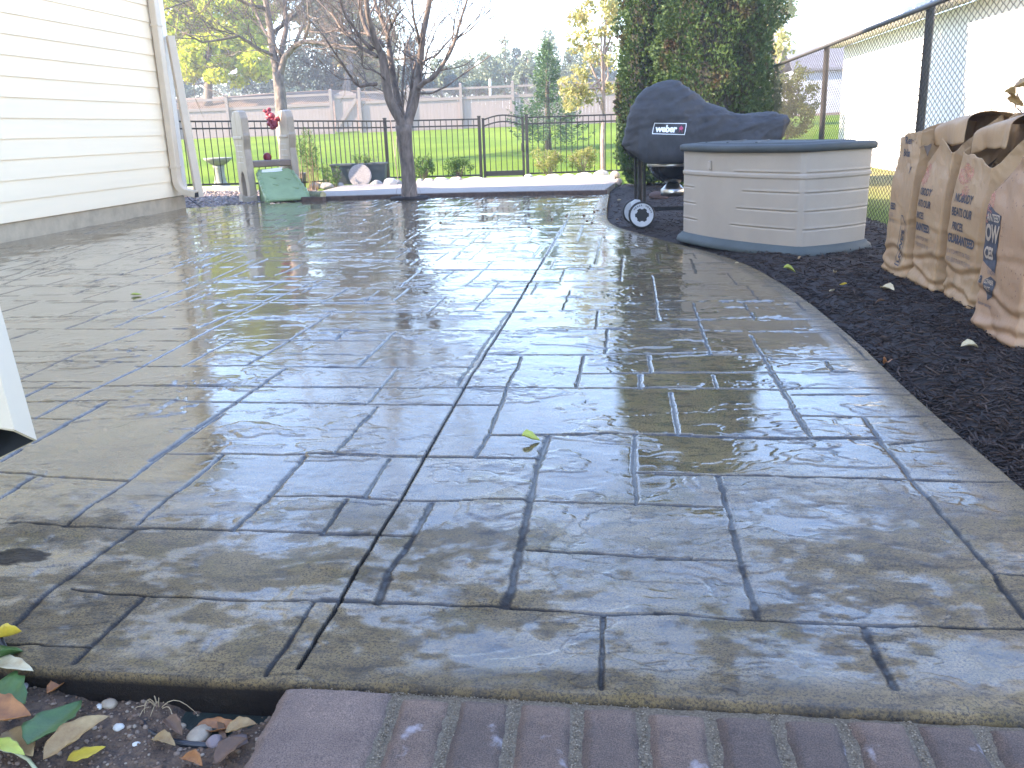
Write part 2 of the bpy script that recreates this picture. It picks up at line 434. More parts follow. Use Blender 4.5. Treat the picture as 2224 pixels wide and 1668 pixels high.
JA = {1: "110 1178 540 1000 870 875|40 940 225 880|0 770 220 705|360 800 640 705|390 870 720 757|690 860 1190 662|770 757 1250 583|1250 583 1560 440|500 690 740 617 1060 520|0 610 230 520 440 450|130 1285 340 1190|200 1410 870 1090 1290 865|200 1555 440 1420 645 1310|900 1659 1420 1310 1720 1105|1100 1095 1400 940|1480 1090 1740 940 1990 780|1190 865 1680 665|1290 865 1720 660 2050 520|1240 750 1440 665|1530 660 1700 585|1430 585 1480 560|2010 935 2090 880|2150 1090 2212 1030|2010 1620 2212 1390|1100 580 1260 520|1640 550 1800 500|0 570 250 480|250 480 560 370|560 500 980 360|1330 300 1500 250|840 470 1060 400|1930 710 2110 625",
      2: "70 1630 330 1335|270 1315 460 1100|220 1090 440 890|80 935 140 885|905 1640 1000 1500 1110 1235 1200 1035|910 762 1065 590|860 615 1030 460|880 458 990 362|880 355 980 283|640 765 740 680|1255 660 1300 590|1445 755 1490 640|1430 578 1460 512|1370 508 1400 455|1605 508 1620 483|1640 480 1670 320|1530 345 1565 255|1790 580 1810 425|1640 875 1660 765|1700 1022 1715 880|1530 1225 1575 1030|1970 1130 1962 1035|1910 1228 1905 1145|2135 1503 2095 1255|1310 1650 1360 1510|1870 1659 1880 1510|2020 820 1980 550|2080 415 2065 360|2020 475 2010 420|1940 345 1940 310|2025 362 2020 345|1130 400 1170 358|1230 350 1260 318|1260 445 1310 390 1350 358|1230 315 1260 280|1720 280 1725 255|470 620 600 510|680 460 760 405|350 380 430 340|480 360 700 220 900 100|1165 265 1195 235|1260 130 1310 80|1330 150 1360 115|1620 220 1630 195|1490 120 1530 90|250 710 340 640|20 700 150 630",
      3: "240 535 210 450|238 445 225 415|490 610 435 535|620 700 550 615|590 812 525 712|325 1023 222 715|570 910 650 1050 760 1235 930 1530|1105 900 1270 1055|1020 1065 1060 1135|895 758 835 705|370 1228 345 1150|80 415 65 362|20 475 8 420",
      4: "0 500 205 380|390 675 780 390 980 235 1340 0|0 1335 430 970 800 690|440 1485 850 1100|830 660 1030 495 1190 370 1340 245|1400 695 1640 480 1830 255|1950 705 2080 515|1600 1565 1880 1140|0 285 130 210",
      5: "260 490 400 270|330 1135 400 960 540 740 655 530|1110 1150 1170 900 1250 530 1300 300 1360 130|1885 540 1870 300 1875 130|1680 1659 1685 1400 1690 1200",
      6: "380 380 430 560 510 880 610 1215|1250 20 1340 150 1540 390 1800 700 2030 970 2212 1220|1255 1270 1330 1450 1440 1659"}
CUT = [(5, "100 1140 340 720 470 515 620 250 760 0"), (4, "1790 1525 2040 1138"), (2, "600 1659 850 1230 1140 768 1480 205")]


def to_ground(zone, s):
    v = list(map(float, s.split())); ox, oy = ZO[zone]
    return [G(ox + v[i] / 2.765, oy + v[i + 1] / 2.765)[:2] for i in range(0, len(v), 2)]


joints = []          # (p0, p1, half width, depth)
jr = random.Random(3)
for tab, k in ((JB, .68), (JA, 1.0)):
    for z, s in tab.items():
        for pl in s.split('|'):
            P_ = to_ground(z, pl); w = jr.uniform(.0058, .0098) * k
            for a, b in zip(P_, P_[1:]): joints.append((a, b, w, jr.uniform(.0045, .0065) * (1.35 if k < 1 else 1)))
# the grooved band beside the saw cut
for pl in ("815 1215 940 1020 1120 768", "300 1090 300 1091"):
    P_ = to_ground(2, pl)
    for a, b in zip(P_, P_[1:]): joints.append((a, b, .011, .004))
P_ = to_ground(5, "1110 1150 1170 900 1250 530 1300 300 1360 130")
for a, b in zip(P_, P_[1:]): joints.append((a, b, .013, .006))
P_ = to_ground(5, "330 1135 400 960 540 740 655 530")
for a, b in zip(P_, P_[1:]): joints.append((a, b, .011, .005))
# the part of the slab left of the frame, towards the house
yy = 1.55
while yy < 7.5:
    xl = -1.05 * yy + .1
    joints.append((np.array([-6.6, yy]), np.array([xl, yy]), .010, .005))
    xx = -6.4 + jr.uniform(0, .5); st = jr.choice([.3, .42, .6])
    while xx < xl:
        joints.append((np.array([xx, yy]), np.array([xx, yy + st]), .010, .005)); xx += jr.choice([.4, .6, .9])
    yy += st
# smaller stones in the middle and far distance
yy = 5.3
while yy < 13.7:
    xx = -6.5
    while xx < -.2:
        L_ = jr.uniform(.9, 2.6); y1 = yy + jr.uniform(-.04, .04)
        if jr.random() < .62: joints.append((np.array([xx, y1]), np.array([min(xx + L_, float(edge_r(y1)) - .05 if False else xx + L_), y1]), .0075, .006))
        n_ = jr.randint(1, 3)
        for _ in range(n_):
            xa = xx + jr.uniform(0, L_)
            if xa < -.3 or yy < 9: joints.append((np.array([xa, yy]), np.array([xa, yy + jr.choice([.3, .42, .6])]), .010, .0055)) if (xa < -1.2 or yy > 9.5) else None
        xx += L_
    yy += jr.choice([.30, .36, .44])
cuts = []
for z, s in CUT:
    P_ = to_ground(z, s)
    cuts += list(zip(P_, P_[1:]))

EDGE_R = np.array([(1.2, 1.1), (2.41, 1.094), (2.67, 1.082), (3.24, 1.060), (4.27, 1.070), (5.35, 1.027), (6.1, .96), (6.9, .835), (7.77, .487), (8.6, .16), (9.2, -.06), (9.6, -.15), (10.07, -.20), (11.5, -.225), (14, -.24)])


def edge_r(y):
    y = np.asarray(y, float)
    s = sum(np.interp(y + d, EDGE_R[:, 0], EDGE_R[:, 1]) for d in (-.35, -.18, 0, .18, .35)) / 5
    return s


def y_front(x): return 1.40 - .012 * np.clip(x, -1.3, 1.2)
def y_back(x): return np.interp(x, [-6.66, -5.77, -4.85, -2.57, -.2], [12.99, 13.66, 13.86, 14.0, 13.76])


def patio_h(X, Y):
    shape = X.shape
    joint = np.zeros(shape); dep = np.zeros(shape)
    wx = X + .006 * (fbm(X * 9, Y * 9, seed=50, o=3) - .5) * 2; wy = Y + .006 * (fbm(X * 9, Y * 9, seed=60, o=3) - .5) * 2
    edge = fbm(X * 30, Y * 30, seed=70, o=3)
    for a, b, w, d in joints:
        m = w * 2.4 + .01
        x0, x1 = min(a[0], b[0]) - m, max(a[0], b[0]) + m; y0, y1 = min(a[1], b[1]) - m, max(a[1], b[1]) + m
        idx = np.nonzero((X > x0) & (X < x1) & (Y > y0) & (Y < y1))
        if len(idx[0]) == 0: continue
        px, py = wx[idx], wy[idx]; ab = b - a; L2 = ab @ ab + 1e-12
        t = np.clip(((px - a[0]) * ab[0] + (py - a[1]) * ab[1]) / L2, 0, 1)
        ds = np.hypot(px - a[0] - t * ab[0], py - a[1] - t * ab[1]) / (w * (.35 + 1.3 * edge[idx]))
        g = 1 - sstep(.08, 1.2, ds)
        dep[idx] = np.maximum(dep[idx], g * d); joint[idx] = np.maximum(joint[idx], 1 - sstep(.5, 1.2, ds))
    # slate texture: warped ridges and small terraces
    qx = X + .12 * (fbm(X * 3, Y * 3, seed=5) - .5); qy = Y + .12 * (fbm(X * 3, Y * 3, seed=6) - .5)
    rid = 1 - np.abs(2 * fbm(qx * 2.6 + qy * .8, qy * 6.5, seed=11, o=5) - 1)
    ter = fbm(qx * 3.2, qy * 5.0, seed=21, o=5) * 7; fl = np.floor(ter); ter = (fl + sstep(.62, .98, ter - fl)) / 7
    und = fbm(X * .9, Y * .9, seed=31, o=3) - .5
    h = .0060 * (rid - .7) + .0270 * (ter - .5) + .006 * und + .0009 * (fbm(X * 22, Y * 40, seed=41, o=4) - .5)
    pond = .0016 * (fbm(X * 1.5, Y * 1.5, seed=81, o=3) - .5) + .0004
    lev = pond + .006 * und
    wetz = sstep(1.75, 2.7, Y + .5 * (fbm(X * 1.2, Y * 1.2, seed=90, o=3) - .5))
    h2 = np.where(h < lev, lev - (lev - h) * (.35 - .25 * wetz), h)
    pud = sstep(-.0005, .0009, lev - h)
    soft = 1 - sstep(-.02, .02, np.zeros(shape) + (X - edge_r(Y) + .05))
    cf = fbm(qx * 2.1 + 9, qy * 3.4, seed=111, o=5); crk = np.exp(-((cf - .5) / .0075) ** 2) * sstep(.52, .62, fbm(X * 1.6, Y * 1.6, seed=120, o=3))
    cf2 = fbm(qx * 4.1, qy * 7.4 + 3, seed=131, o=5); crk = np.maximum(crk, .7 * np.exp(-((cf2 - .47) / .008) ** 2) * sstep(.50, .60, fbm(X * 2.3, Y * 2.3, seed=140, o=3)))
    h2 = h2 * (.35 + .65 * soft) - dep - .0026 * crk
    joint = np.maximum(joint, .55 * crk)
    for a, b in cuts:
        ab = b - a; L2 = ab @ ab
        t = np.clip(((X - a[0]) * ab[0] + (Y - a[1]) * ab[1]) / L2, 0, 1)
        ds = np.hypot(X - a[0] - t * ab[0], Y - a[1] - t * ab[1])
        k = ds < .0036 + .0009 * 0
        h2 = np.where(k, -.022, h2); joint = np.where(ds < .006, 1, joint)
    wet = np.clip(.74 * wetz + .22 + .35 * pud * (.35 + .65 * wetz), 0, 1)
    patch = sstep(.40, .60, .62 * fbm(X * 4.2, Y * 6.5, seed=150, o=4) + .38 * fbm(X * 26, Y * 38, seed=155, o=4)); near = 1 - wetz
    wet = np.clip(wet + near * (.66 * patch - .10), 0, 1)
    wet = np.where(joint > .5, wet * .75, wet)
    wet = wet * (1 - .0)
    # dry band along the right-hand border and the front border
    dr = sstep(.16, .03, edge_r(Y) - X) * (Y > 1)
    df = sstep(.10, .02, Y - y_front(X))
    wet = wet * (1 - .75 * np.maximum(dr * .8, df * .7))
    sc = np.array([-1.53, 1.855]); r = np.hypot((X - sc[0]) / .085, (Y - sc[1]) / .042) + .9 * (fbm(X * 25, Y * 25, seed=99) - .5)
    stain = .8 * sstep(1.08, .92, r)
    wet = wet * (1 - .9 * stain)
    r2 = np.hypot((X + 1.2) / .16, (Y - 4.73) / .10) + .9 * (fbm(X * 18, Y * 18, seed=98) - .5)
    stain = np.maximum(stain, .45 * sstep(1.05, .85, r2))
    return h2, joint, wet, stain


def build_patio():
    NX, NY = 1150, 1050
    v = np.linspace(0, 1, NY); Yn = 1 / (1 / 1.40 + (1 / 13.9 - 1 / 1.40) * v)
    X = np.zeros((NY, NX)); Y = np.zeros((NY, NX))
    for i, yn in enumerate(Yn):
        xr = float(edge_r(yn)); xl = -6.64; c = -.13 * yn; s = .42 * yn + .05
        tl, tr = math.asinh((xl - c) / s), math.asinh((xr - c) / s)
        X[i] = c + s * np.sinh(np.linspace(tl, tr, NX))
    k = (Yn - Yn[0]) / (Yn[-1] - Yn[0])
    Y = y_front(X) + k[:, None] * (y_back(X) - y_front(X))
    h, joint, wet, stain = patio_h(X, Y)
    # rounded arris and skirt on all four sides
    rows = [(X, Y, h)]
    V = np.stack([X, Y, h], -1)

    def ring(off, dz):
        b = V.copy(); o = np.concatenate([b[0, :], b[1:, -1], b[-1, -2::-1], b[-2:0:-1, 0]])
        n = np.concatenate([np.tile([0, -1], (NX, 1)), np.tile([1, 0], (NY - 1, 1)), np.tile([0, 1], (NX - 1, 1)), np.tile([-1, 0], (NY - 2, 1))])
        o = o.copy(); o[:, :2] += n * off; o[:, 2] = o[:, 2] * .3 + dz; return o
    idx = np.arange(NX * NY).reshape(NY, NX)
    per = np.concatenate([idx[0, :], idx[1:, -1], idx[-1, -2::-1], idx[-2:0:-1, 0]])
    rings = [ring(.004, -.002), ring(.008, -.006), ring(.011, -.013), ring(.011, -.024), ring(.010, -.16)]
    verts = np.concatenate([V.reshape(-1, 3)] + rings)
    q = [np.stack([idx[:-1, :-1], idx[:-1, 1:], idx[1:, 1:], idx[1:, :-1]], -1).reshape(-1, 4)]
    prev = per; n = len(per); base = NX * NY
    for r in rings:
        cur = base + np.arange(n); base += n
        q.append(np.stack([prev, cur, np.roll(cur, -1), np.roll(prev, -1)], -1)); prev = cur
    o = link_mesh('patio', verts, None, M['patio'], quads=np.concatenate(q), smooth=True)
    me = o.data
    ext = len(verts) - NX * NY
    for nm, arr, fill in (('joint', joint, 0), ('wet', wet, .05), ('stain', stain, np.concatenate([np.zeros(2 * len(per)), np.full(len(per), .3), np.full(2 * len(per), .95)]))):  # skirt rings painted dark for dirt and the shadow gap below the rim
        a = me.attributes.new(nm, 'FLOAT', 'POINT')
        a.data.foreach_set('value', np.concatenate([arr.ravel(), np.broadcast_to(fill, ext)]).astype(np.float32))
    tag(o, 'wet stamped concrete patio with slate texture and a saw cut', None, None, 'structure')
    return o


build_patio()


# ------------------------------------------------------------------ ground, lawn, path, beds
def terrain(x, y):
    z = .052 * np.clip(y - 20.5, 0, 23) + .012 * np.clip(y - 43.5, 0, 400)
    z = z + np.where(y > 21, .12 * (fbm(x * .08, y * .08, seed=3, o=3) - .5), 0)
    near = (1 - sstep(13.0, 18.0, y)) * (1 - sstep(2.4, 3.0, x))
    return z - .05 - .25 * near


def grid_mesh(name, xs, ys, zf, m, kind='structure', label=None, smooth=True):
    X, Y = np.meshgrid(xs, ys); Z = zf(X, Y); ny, nx = X.shape
    idx = np.arange(nx * ny).reshape(ny, nx)
    q = np.stack([idx[:-1, :-1], idx[:-1, 1:], idx[1:, 1:], idx[1:, :-1]], -1).reshape(-1, 4)
    o = link_mesh(name, np.stack([X, Y, Z], -1), None, m, quads=q, smooth=smooth)
    tag(o, label, None, None, kind); return o


grid_mesh('lawn', np.concatenate([np.linspace(-300, -45, 12), np.linspace(-40, 40, 161), np.linspace(45, 300, 12)]),
          np.concatenate([np.linspace(-60, 0, 12), np.linspace(.5, 60, 160), np.linspace(65, 700, 20)]), terrain, M['lawn'], label='sunlit green lawn rising towards the beige fence')


def hill_z(x, y):
    return 1.0 + 1.9 * sstep(43.5, 52, y) * sstep(-6, -18, x) + .9 * sstep(44, 62, y) + .5 * (fbm(x * .15, y * .15, seed=4) - .5)


grid_mesh('hill', np.linspace(-60, 40, 60), np.linspace(42.6, 130, 50), hill_z, M['hill'], label='brown mulched bank rising behind the beige fence')

# brick path across the far side, raised a little above the patio
def brick_mat():
    m, nt, b, N, L = newmat('brick_path')
    tc = N.new('ShaderNodeTexCoord')
    br = N.new('ShaderNodeTexBrick'); br.inputs['Scale'].default_value = 4.2; br.inputs['Color1'].default_value = (.37, .32, .28, 1); br.inputs['Color2'].default_value = (.31, .27, .235, 1)
    br.inputs['Mortar'].default_value = (.25, .21, .18, 1); br.inputs['Mortar Size'].default_value = .02
    L.new(tc.outputs['Object'], br.inputs['Vector']); L.new(br.outputs['Color'], b.inputs['Base Color']); b.inputs['Roughness'].default_value = .85
    return m


M['brick'] = brick_mat()
pw = [(-4.98, 14.12), (-3.6, 14.2), (-2.4, 14.22), (-.30, 14.02), (-.16, 15.6), (-.2, 18.2), (-2.0, 18.4), (-3.1, 18.35), (-5.4, 17.0), (-5.3, 15.2)]
mb = MB(); mb.prism([(x, y, -.1) for x, y in pw], (0, 0, .155)); mb.build('brick_path', M['brick'], bevel=.008)
tag(bpy.data.objects['brick_path'], 'pale brick path lit by the sun beyond the patio', kind='structure')
mb = MB()
ex = [(-5.02, 14.02), (-3.6, 14.12), (-2.4, 14.14), (-.27, 13.93)]
for a, b in zip(ex, ex[1:]): mb.bar((*a, .0), (*b, .0), .07, .10)
o = mb.build('path_edging', M['timber'], bevel=.004); tag(o, 'dark edging strip between the patio and the brick path', kind='structure')


def poly_grid(name, poly, z, m, step=.06, amp=.02, label=None, seed=1, freq=6):
    """flat bed of a given outline, bumpy"""
    poly = np.array(poly, float); x0, y0 = poly.min(0); x1, y1 = poly.max(0)
    xs = np.arange(x0, x1 + step, step); ys = np.arange(y0, y1 + step, step)
    X, Y = np.meshgrid(xs, ys); ny, nx = X.shape
    ins = inside(poly, X, Y)
    Z = z + amp * (fbm(X * freq, Y * freq, seed=seed, o=4) - .5) * 2 - (~ins) * .12
    idx = np.arange(nx * ny).reshape(ny, nx)
    q = np.stack([idx[:-1, :-1], idx[:-1, 1:], idx[1:, 1:], idx[1:, :-1]], -1).reshape(-1, 4)
    keep = ins.ravel()[q].any(1)
    o = link_mesh(name, np.stack([X, Y, Z], -1), None, m, quads=q[keep], smooth=True)
    return tag(o, label, kind='structure')


def inside(poly, X, Y):
    r = np.zeros(X.shape, bool); n = len(poly)
    for i in range(n):
        (xa, ya), (xb, yb) = poly[i], poly[(i + 1) % n]
        c = ((ya > Y) != (yb > Y)); xi = (xb - xa) * (Y - ya) / (yb - ya + 1e-12) + xa
        r ^= c & (X < xi)
    return r


M['mulch'] = mat('dark_bark_mulch', (.030, .017, .012), .85, .3, 30, col2=(.010, .006, .005), bump=.012, bscale=60)
ysb = np.linspace(.3, 15.9, 60)
mulch_poly = [(float(edge_r(y)) + .004, y) for y in ysb] + [(2.42, 15.9), (2.42, .3)]
# the bed starts at the patio's rounded border
mulch_poly[0] = (1.13, .3)


def mulch_z(X, Y):
    d = X - edge_r(Y)
    return -.035 + .055 * sstep(0, .35, d) + .018 * (fbm(X * 7, Y * 7, seed=2, o=4) - .5) * sstep(0, .15, d) * 2


def mulch_bed():
    NY = 420; NX = 90
    Y = np.linspace(.3, 15.9, NY)[:, None] * np.ones((1, NX)); u = np.linspace(0, 1, NX)[None, :]
    xl = edge_r(Y) + .008; X = xl + (2.44 - xl) * u
    idx = np.arange(NX * NY).reshape(NY, NX)
    q = np.stack([idx[:-1, :-1], idx[:-1, 1:], idx[1:, 1:], idx[1:, :-1]], -1).reshape(-1, 4)
    o = link_mesh('mulch_bed', np.stack([X, Y, mulch_z(X, Y)], -1), None, M['mulch'], quads=q, smooth=True)
    tag(o, 'dark brown shredded mulch bed along the patio', kind='structure')


mulch_bed()


def splinters(name, n, pts_fn, lmin, lmax, w, t, m, label, seed=1, tilt=.25):
    R = np.random.RandomState(seed)
    P = pts_fn(R, n); n = len(P)
    a = R.uniform(0, math.pi * 2, n); ti = R.normal(0, tilt, n); L = R.uniform(lmin, lmax, n) / 2; W = R.uniform(.5, 1.3, n) * w / 2; T = R.uniform(.5, 1.2, n) * t / 2
    d = np.stack([np.cos(a) * np.cos(ti), np.sin(a) * np.cos(ti), np.sin(ti)], -1)
    s = np.stack([-np.sin(a), np.cos(a), R.normal(0, .3, n)], -1); u = np.cross(d, s)
    c = []
    for i, j, k in ((-1, -1, -1), (-1, 1, -1), (1, 1, -1), (1, -1, -1), (-1, -1, 1), (-1, 1, 1), (1, 1, 1), (1, -1, 1)):
        tp = np.where(R.rand(n) < .5, .3, 1)
        c.append(P + d * (L * i)[:, None] + s * (W * j * tp)[:, None] + u * (T * k)[:, None])
    V = np.stack(c, 1).reshape(-1, 3)
    f = np.array([(0, 1, 2, 3), (7, 6, 5, 4), (0, 4, 5, 1), (1, 5, 6, 2), (2, 6, 7, 3), (3, 7, 4, 0)])
    q = (np.arange(n)[:, None, None] * 8 + f[None]).reshape(-1, 4)
    o = link_mesh(name, V, None, m, quads=q)
    return tag(o, label, kind='stuff')


def mulch_pts(R, n):
    y = 1 / (1 / 16 + (1 / 1.6 - 1 / 16) * R.rand(n)); y[: n // 7] = R.uniform(.4, 1.9, n // 7); u = R.rand(n)
    xl = edge_r(y) + .012; x = xl + (2.4 - xl) * u
    return np.stack([x, y, mulch_z(x, y) + R.uniform(0, .012, n)], -1)


M['chips'] = leafmat('mulch_shreds', [(.010, .006, .005), (.026, .014, .010), (.050, .026, .017), (.018, .010, .008), (.09, .055, .038)], trans=0, rough=.7)
splinters('mulch_shreds', 26000, mulch_pts, .02, .085, .007, .004, M['chips'], 'shredded dark bark strands lying over the mulch bed', 5)

# gravel corner beyond the house
M['gravel_base'] = mat('gravel_base', (.16, .13, .12), .9, .3, 40)
gp = [(-10.5, 13.05), (-6.66, 13.05), (-5.77, 13.70), (-5.0, 13.95), (-5.1, 15.2), (-6.0, 17.0), (-7.6, 17.0), (-10.5, 16.4)]
poly_grid('gravel_base', gp, -.03, M['gravel_base'], label='gravel ground beside the house corner', amp=.01)


def blobs(name, P, R0, m, label, seed, kind='stuff', sq=.65):
    """many low pebbles in one mesh"""
    R = np.random.RandomState(seed)
    ico = np.array([(0, 0, 1), (.89, 0, .45), (.28, .85, .45), (-.72, .53, .45), (-.72, -.53, .45), (.28, -.85, .45), (.72, .53, -.45), (-.28, .85, -.45), (-.89, 0, -.45), (-.28, -.85, -.45), (.72, -.53, -.45), (0, 0, -1)])
    f = np.array([(0, 1, 2), (0, 2, 3), (0, 3, 4), (0, 4, 5), (0, 5, 1), (1, 6, 2), (2, 7, 3), (3, 8, 4), (4, 9, 5), (5, 10, 1), (6, 7, 2), (7, 8, 3), (8, 9, 4), (9, 10, 5), (10, 6, 1), (11, 7, 6), (11, 8, 7), (11, 9, 8), (11, 10, 9), (11, 6, 10)])
    n = len(P); a = R.uniform(0, 6.28, n); sc = np.stack([R0, R0 * R.uniform(.6, .9, n), R0 * R.uniform(.4, sq, n)], -1)
    V = ico[None] * sc[:, None] * R.uniform(.85, 1.15, (n, 12, 1)); c, s = np.cos(a)[:, None], np.sin(a)[:, None]
    V = np.stack([V[..., 0] * c - V[..., 1] * s, V[..., 0] * s + V[..., 1] * c, V[..., 2]], -1) + P[:, None]
    q = (np.arange(n)[:, None, None] * 12 + f[None]).reshape(-1, 3)
    o = link_mesh(name, V, None, m, quads=q, smooth=True)
    return tag(o, label, kind=kind)


M['pebbles'] = leafmat('river_pebbles', [(.30, .22, .19), (.17, .13, .13), (.40, .33, .29), (.22, .20, .22), (.12, .10, .10), (.33, .27, .20)], trans=0, rough=.6)
R = np.random.RandomState(9); n = 7000
X = R.uniform(-9.5, -4.9, n * 3); Y = R.uniform(13.0, 17.0, n * 3); k = inside(np.array(gp), X, Y); X, Y = X[k][:n], Y[k][:n]
blobs('gravel', np.stack([X, Y, -.02 + R.uniform(0, .03, len(X))], -1), R.uniform(.018, .04, len(X)), M['pebbles'], 'pinkish grey river gravel beside the house corner', 10)

# ------------------------------------------------------------------ the house on the left
HX, HY0, HY1, EAVE = -6.60, -8.0, 12.98, 3.7  # unseen roof, eave height and hidden length shaped for the shadow they cast
house = thing('house', 'cream lap sided house on a low concrete foundation at the left', 'house', (HX, HY1, 0))
PITCHL = .2166
mb = MB()
vs, fs = [], []
# laps of the wall that faces the patio; each course leans out to a butt edge with a small return
ztop = EAVE; k = 0; z = .205
while z < EAVE + 5.0:
    z1 = z + PITCHL
    w0, w1 = HY0, HY1 - .10
    if z > EAVE:
        t = (z - EAVE) / 5.0; mid = (HY0 + HY1) / 2; w0, w1 = HY0 + (mid - HY0) * t, HY1 - .1 - (HY1 - mid) * t
    cuts_y = [w0, (w0 + w1) * .5 + 1.3 * ((k % 3) - 1), w1]
    x = HX + .004
    for a, b in zip(cuts_y, cuts_y[1:]):
        n0 = len(vs)
        vs += [(x + .014, a, z), (x + .014, b - .0015, z), (x, a, z1 + .001), (x, b - .0015, z1 + .001), (x - .004, a, z), (x - .004, b - .0015, z)]
        fs += [(n0, n0 + 1, n0 + 3, n0 + 2), (n0 + 4, n0 + 5, n0 + 1, n0)]
        # slight reveal line under the butt
    z = z1; k += 1
wall = link_mesh('wall', vs, fs, M['siding'], house)
mb = MB(); mb.box((HX - 4.5, (HY0 + HY1) / 2, EAVE / 2 + .1), (8.99, HY1 - HY0 - .01, EAVE - .2))
mid = (HY0 + HY1) / 2
mb.prism([(HX - .01, HY0, EAVE), (HX - .01, HY1, EAVE), (HX - .01, mid, EAVE + 5.0)], (-8.98, 0, 0))
mb.build('wall_core', M['siding'], house)
mb = MB(); mb.box((HX - 4.5, (HY0 + HY1) / 2, -.02), (8.97, HY1 - HY0 - .02, .44)); mb.build('foundation', M['concrete'], house, bevel=.01)
mb = MB()
mb.box((HX + .012, HY1 - .05, EAVE / 2 + .1), (.024, .10, EAVE - .2)); mb.box((HX - .046, HY1 + .012, EAVE / 2 + .1), (.14, .024, EAVE - .2))
mb.build('corner_trim', M['siding_trim'], house, bevel=.003)
rf = MB()
for sgn, ye in ((-1, HY0 - .15), (1, HY1 + .13)):
    a = np.array([0, ye, EAVE - .05]); b = np.array([0, mid, EAVE + 5.05])
    rf.prism([(HX + .25, a[1], a[2]), (HX + .25, b[1], b[2]), (HX + .25, b[1], b[2] + .12), (HX + .25, a[1], a[2] + .12)], (-9.5, 0, 0))
rf.build('roof', M['roof'], house)
# downspout on the wall: rectangular pipe with an elbow at the foot
def rect_pipe(mb, pts, w, t, side, hollow_end=False):
    """rectangular pipe; side = direction of the wide face edge"""
    pts = np.array(pts, float); side = np.array(side, float) / np.linalg.norm(side); vs = []
    T = np.gradient(pts, axis=0)
    for p, d in zip(pts, T):
        d = d / np.linalg.norm(d); u = np.cross(d, side); u /= np.linalg.norm(u)
        c = .18
        for a, b in ((-1, -1 + c), (-1 + c, -1), (1 - c, -1), (1, -1 + c), (1, 1 - c), (1 - c, 1), (-1 + c, 1), (-1, 1 - c)):
            vs.append(p + side * a * w / 2 + u * b * t / 2)
    n = 8
    fs = [(i * n + k, i * n + (k + 1) % n, (i + 1) * n + (k + 1) % n, (i + 1) * n + k) for i in range(len(pts) - 1) for k in range(n)]
    fs += [list(range(n))[::-1]]
    if not hollow_end: fs += [[(len(pts) - 1) * n + k for k in range(n)]]
    mb.add(vs, fs)


dsx, dsy = HX + .085, 12.60
el = [(dsx, dsy, EAVE - .1)] + [(dsx, dsy, z) for z in np.linspace(3.5, .45, 12)]
for a in np.linspace(0, math.radians(72), 8)[1:]:
    el.append((dsx + .16 * (1 - math.cos(a)), dsy, .45 - .20 * math.sin(a)))
el += [(el[-1][0] + .16, dsy, el[-1][2] - .035)]
mb = MB(); rect_pipe(mb, el, .13, .10, (0, 1, 0)); ds = mb.build('downspout', M['downspout'], house)
mb = MB()
for z in (.62, 2.55, 3.4):
    mb = MB(); mb.box((dsx, dsy, z), (.115, .145, .03)); mb.build('strap', M['downspout'], ds, bevel=.002)
e = np.array(el[-1]); mb = MB(); mb.box(e + (.003, 0, -.002), (.006, .108, .078), None); mb.build('outlet', M['hole_shade'], ds)  # near-black plate painting the shade in the pipe mouth
# flipped-up extension leaning against the corner
a = D(443, 424, 14.25); b = D(352, 84, 14.32)
a = np.array([-6.33, 12.86, .17]); b = np.array([-6.50, 12.93, 2.44])
x = thing('downspout_extension', 'loose beige downspout length leaning on the house corner', 'gutter pipe', (a[0], a[1], 0))
mb = MB(); rect_pipe(mb, [b + (b - a) * t for t in (0, -.02)] + [b + (a - b) * t for t in np.linspace(.05, 1, 6)], .11, .10, (1, .9, 0)); mb.build('pipe', M['downspout'], x)
mb = MB(); mb.tube([(HX - .02, 12.97, .22), (HX + .03, 13.03, .12), (HX + .16, 13.06, .01), (HX + .24, 13.05, -.02)], .008, 6)
tag(mb.build('cable', M['pipe_black'], loc=(HX, 13.0, 0)), 'thin black cable dropping from the house foundation corner to the gravel', 'cable')

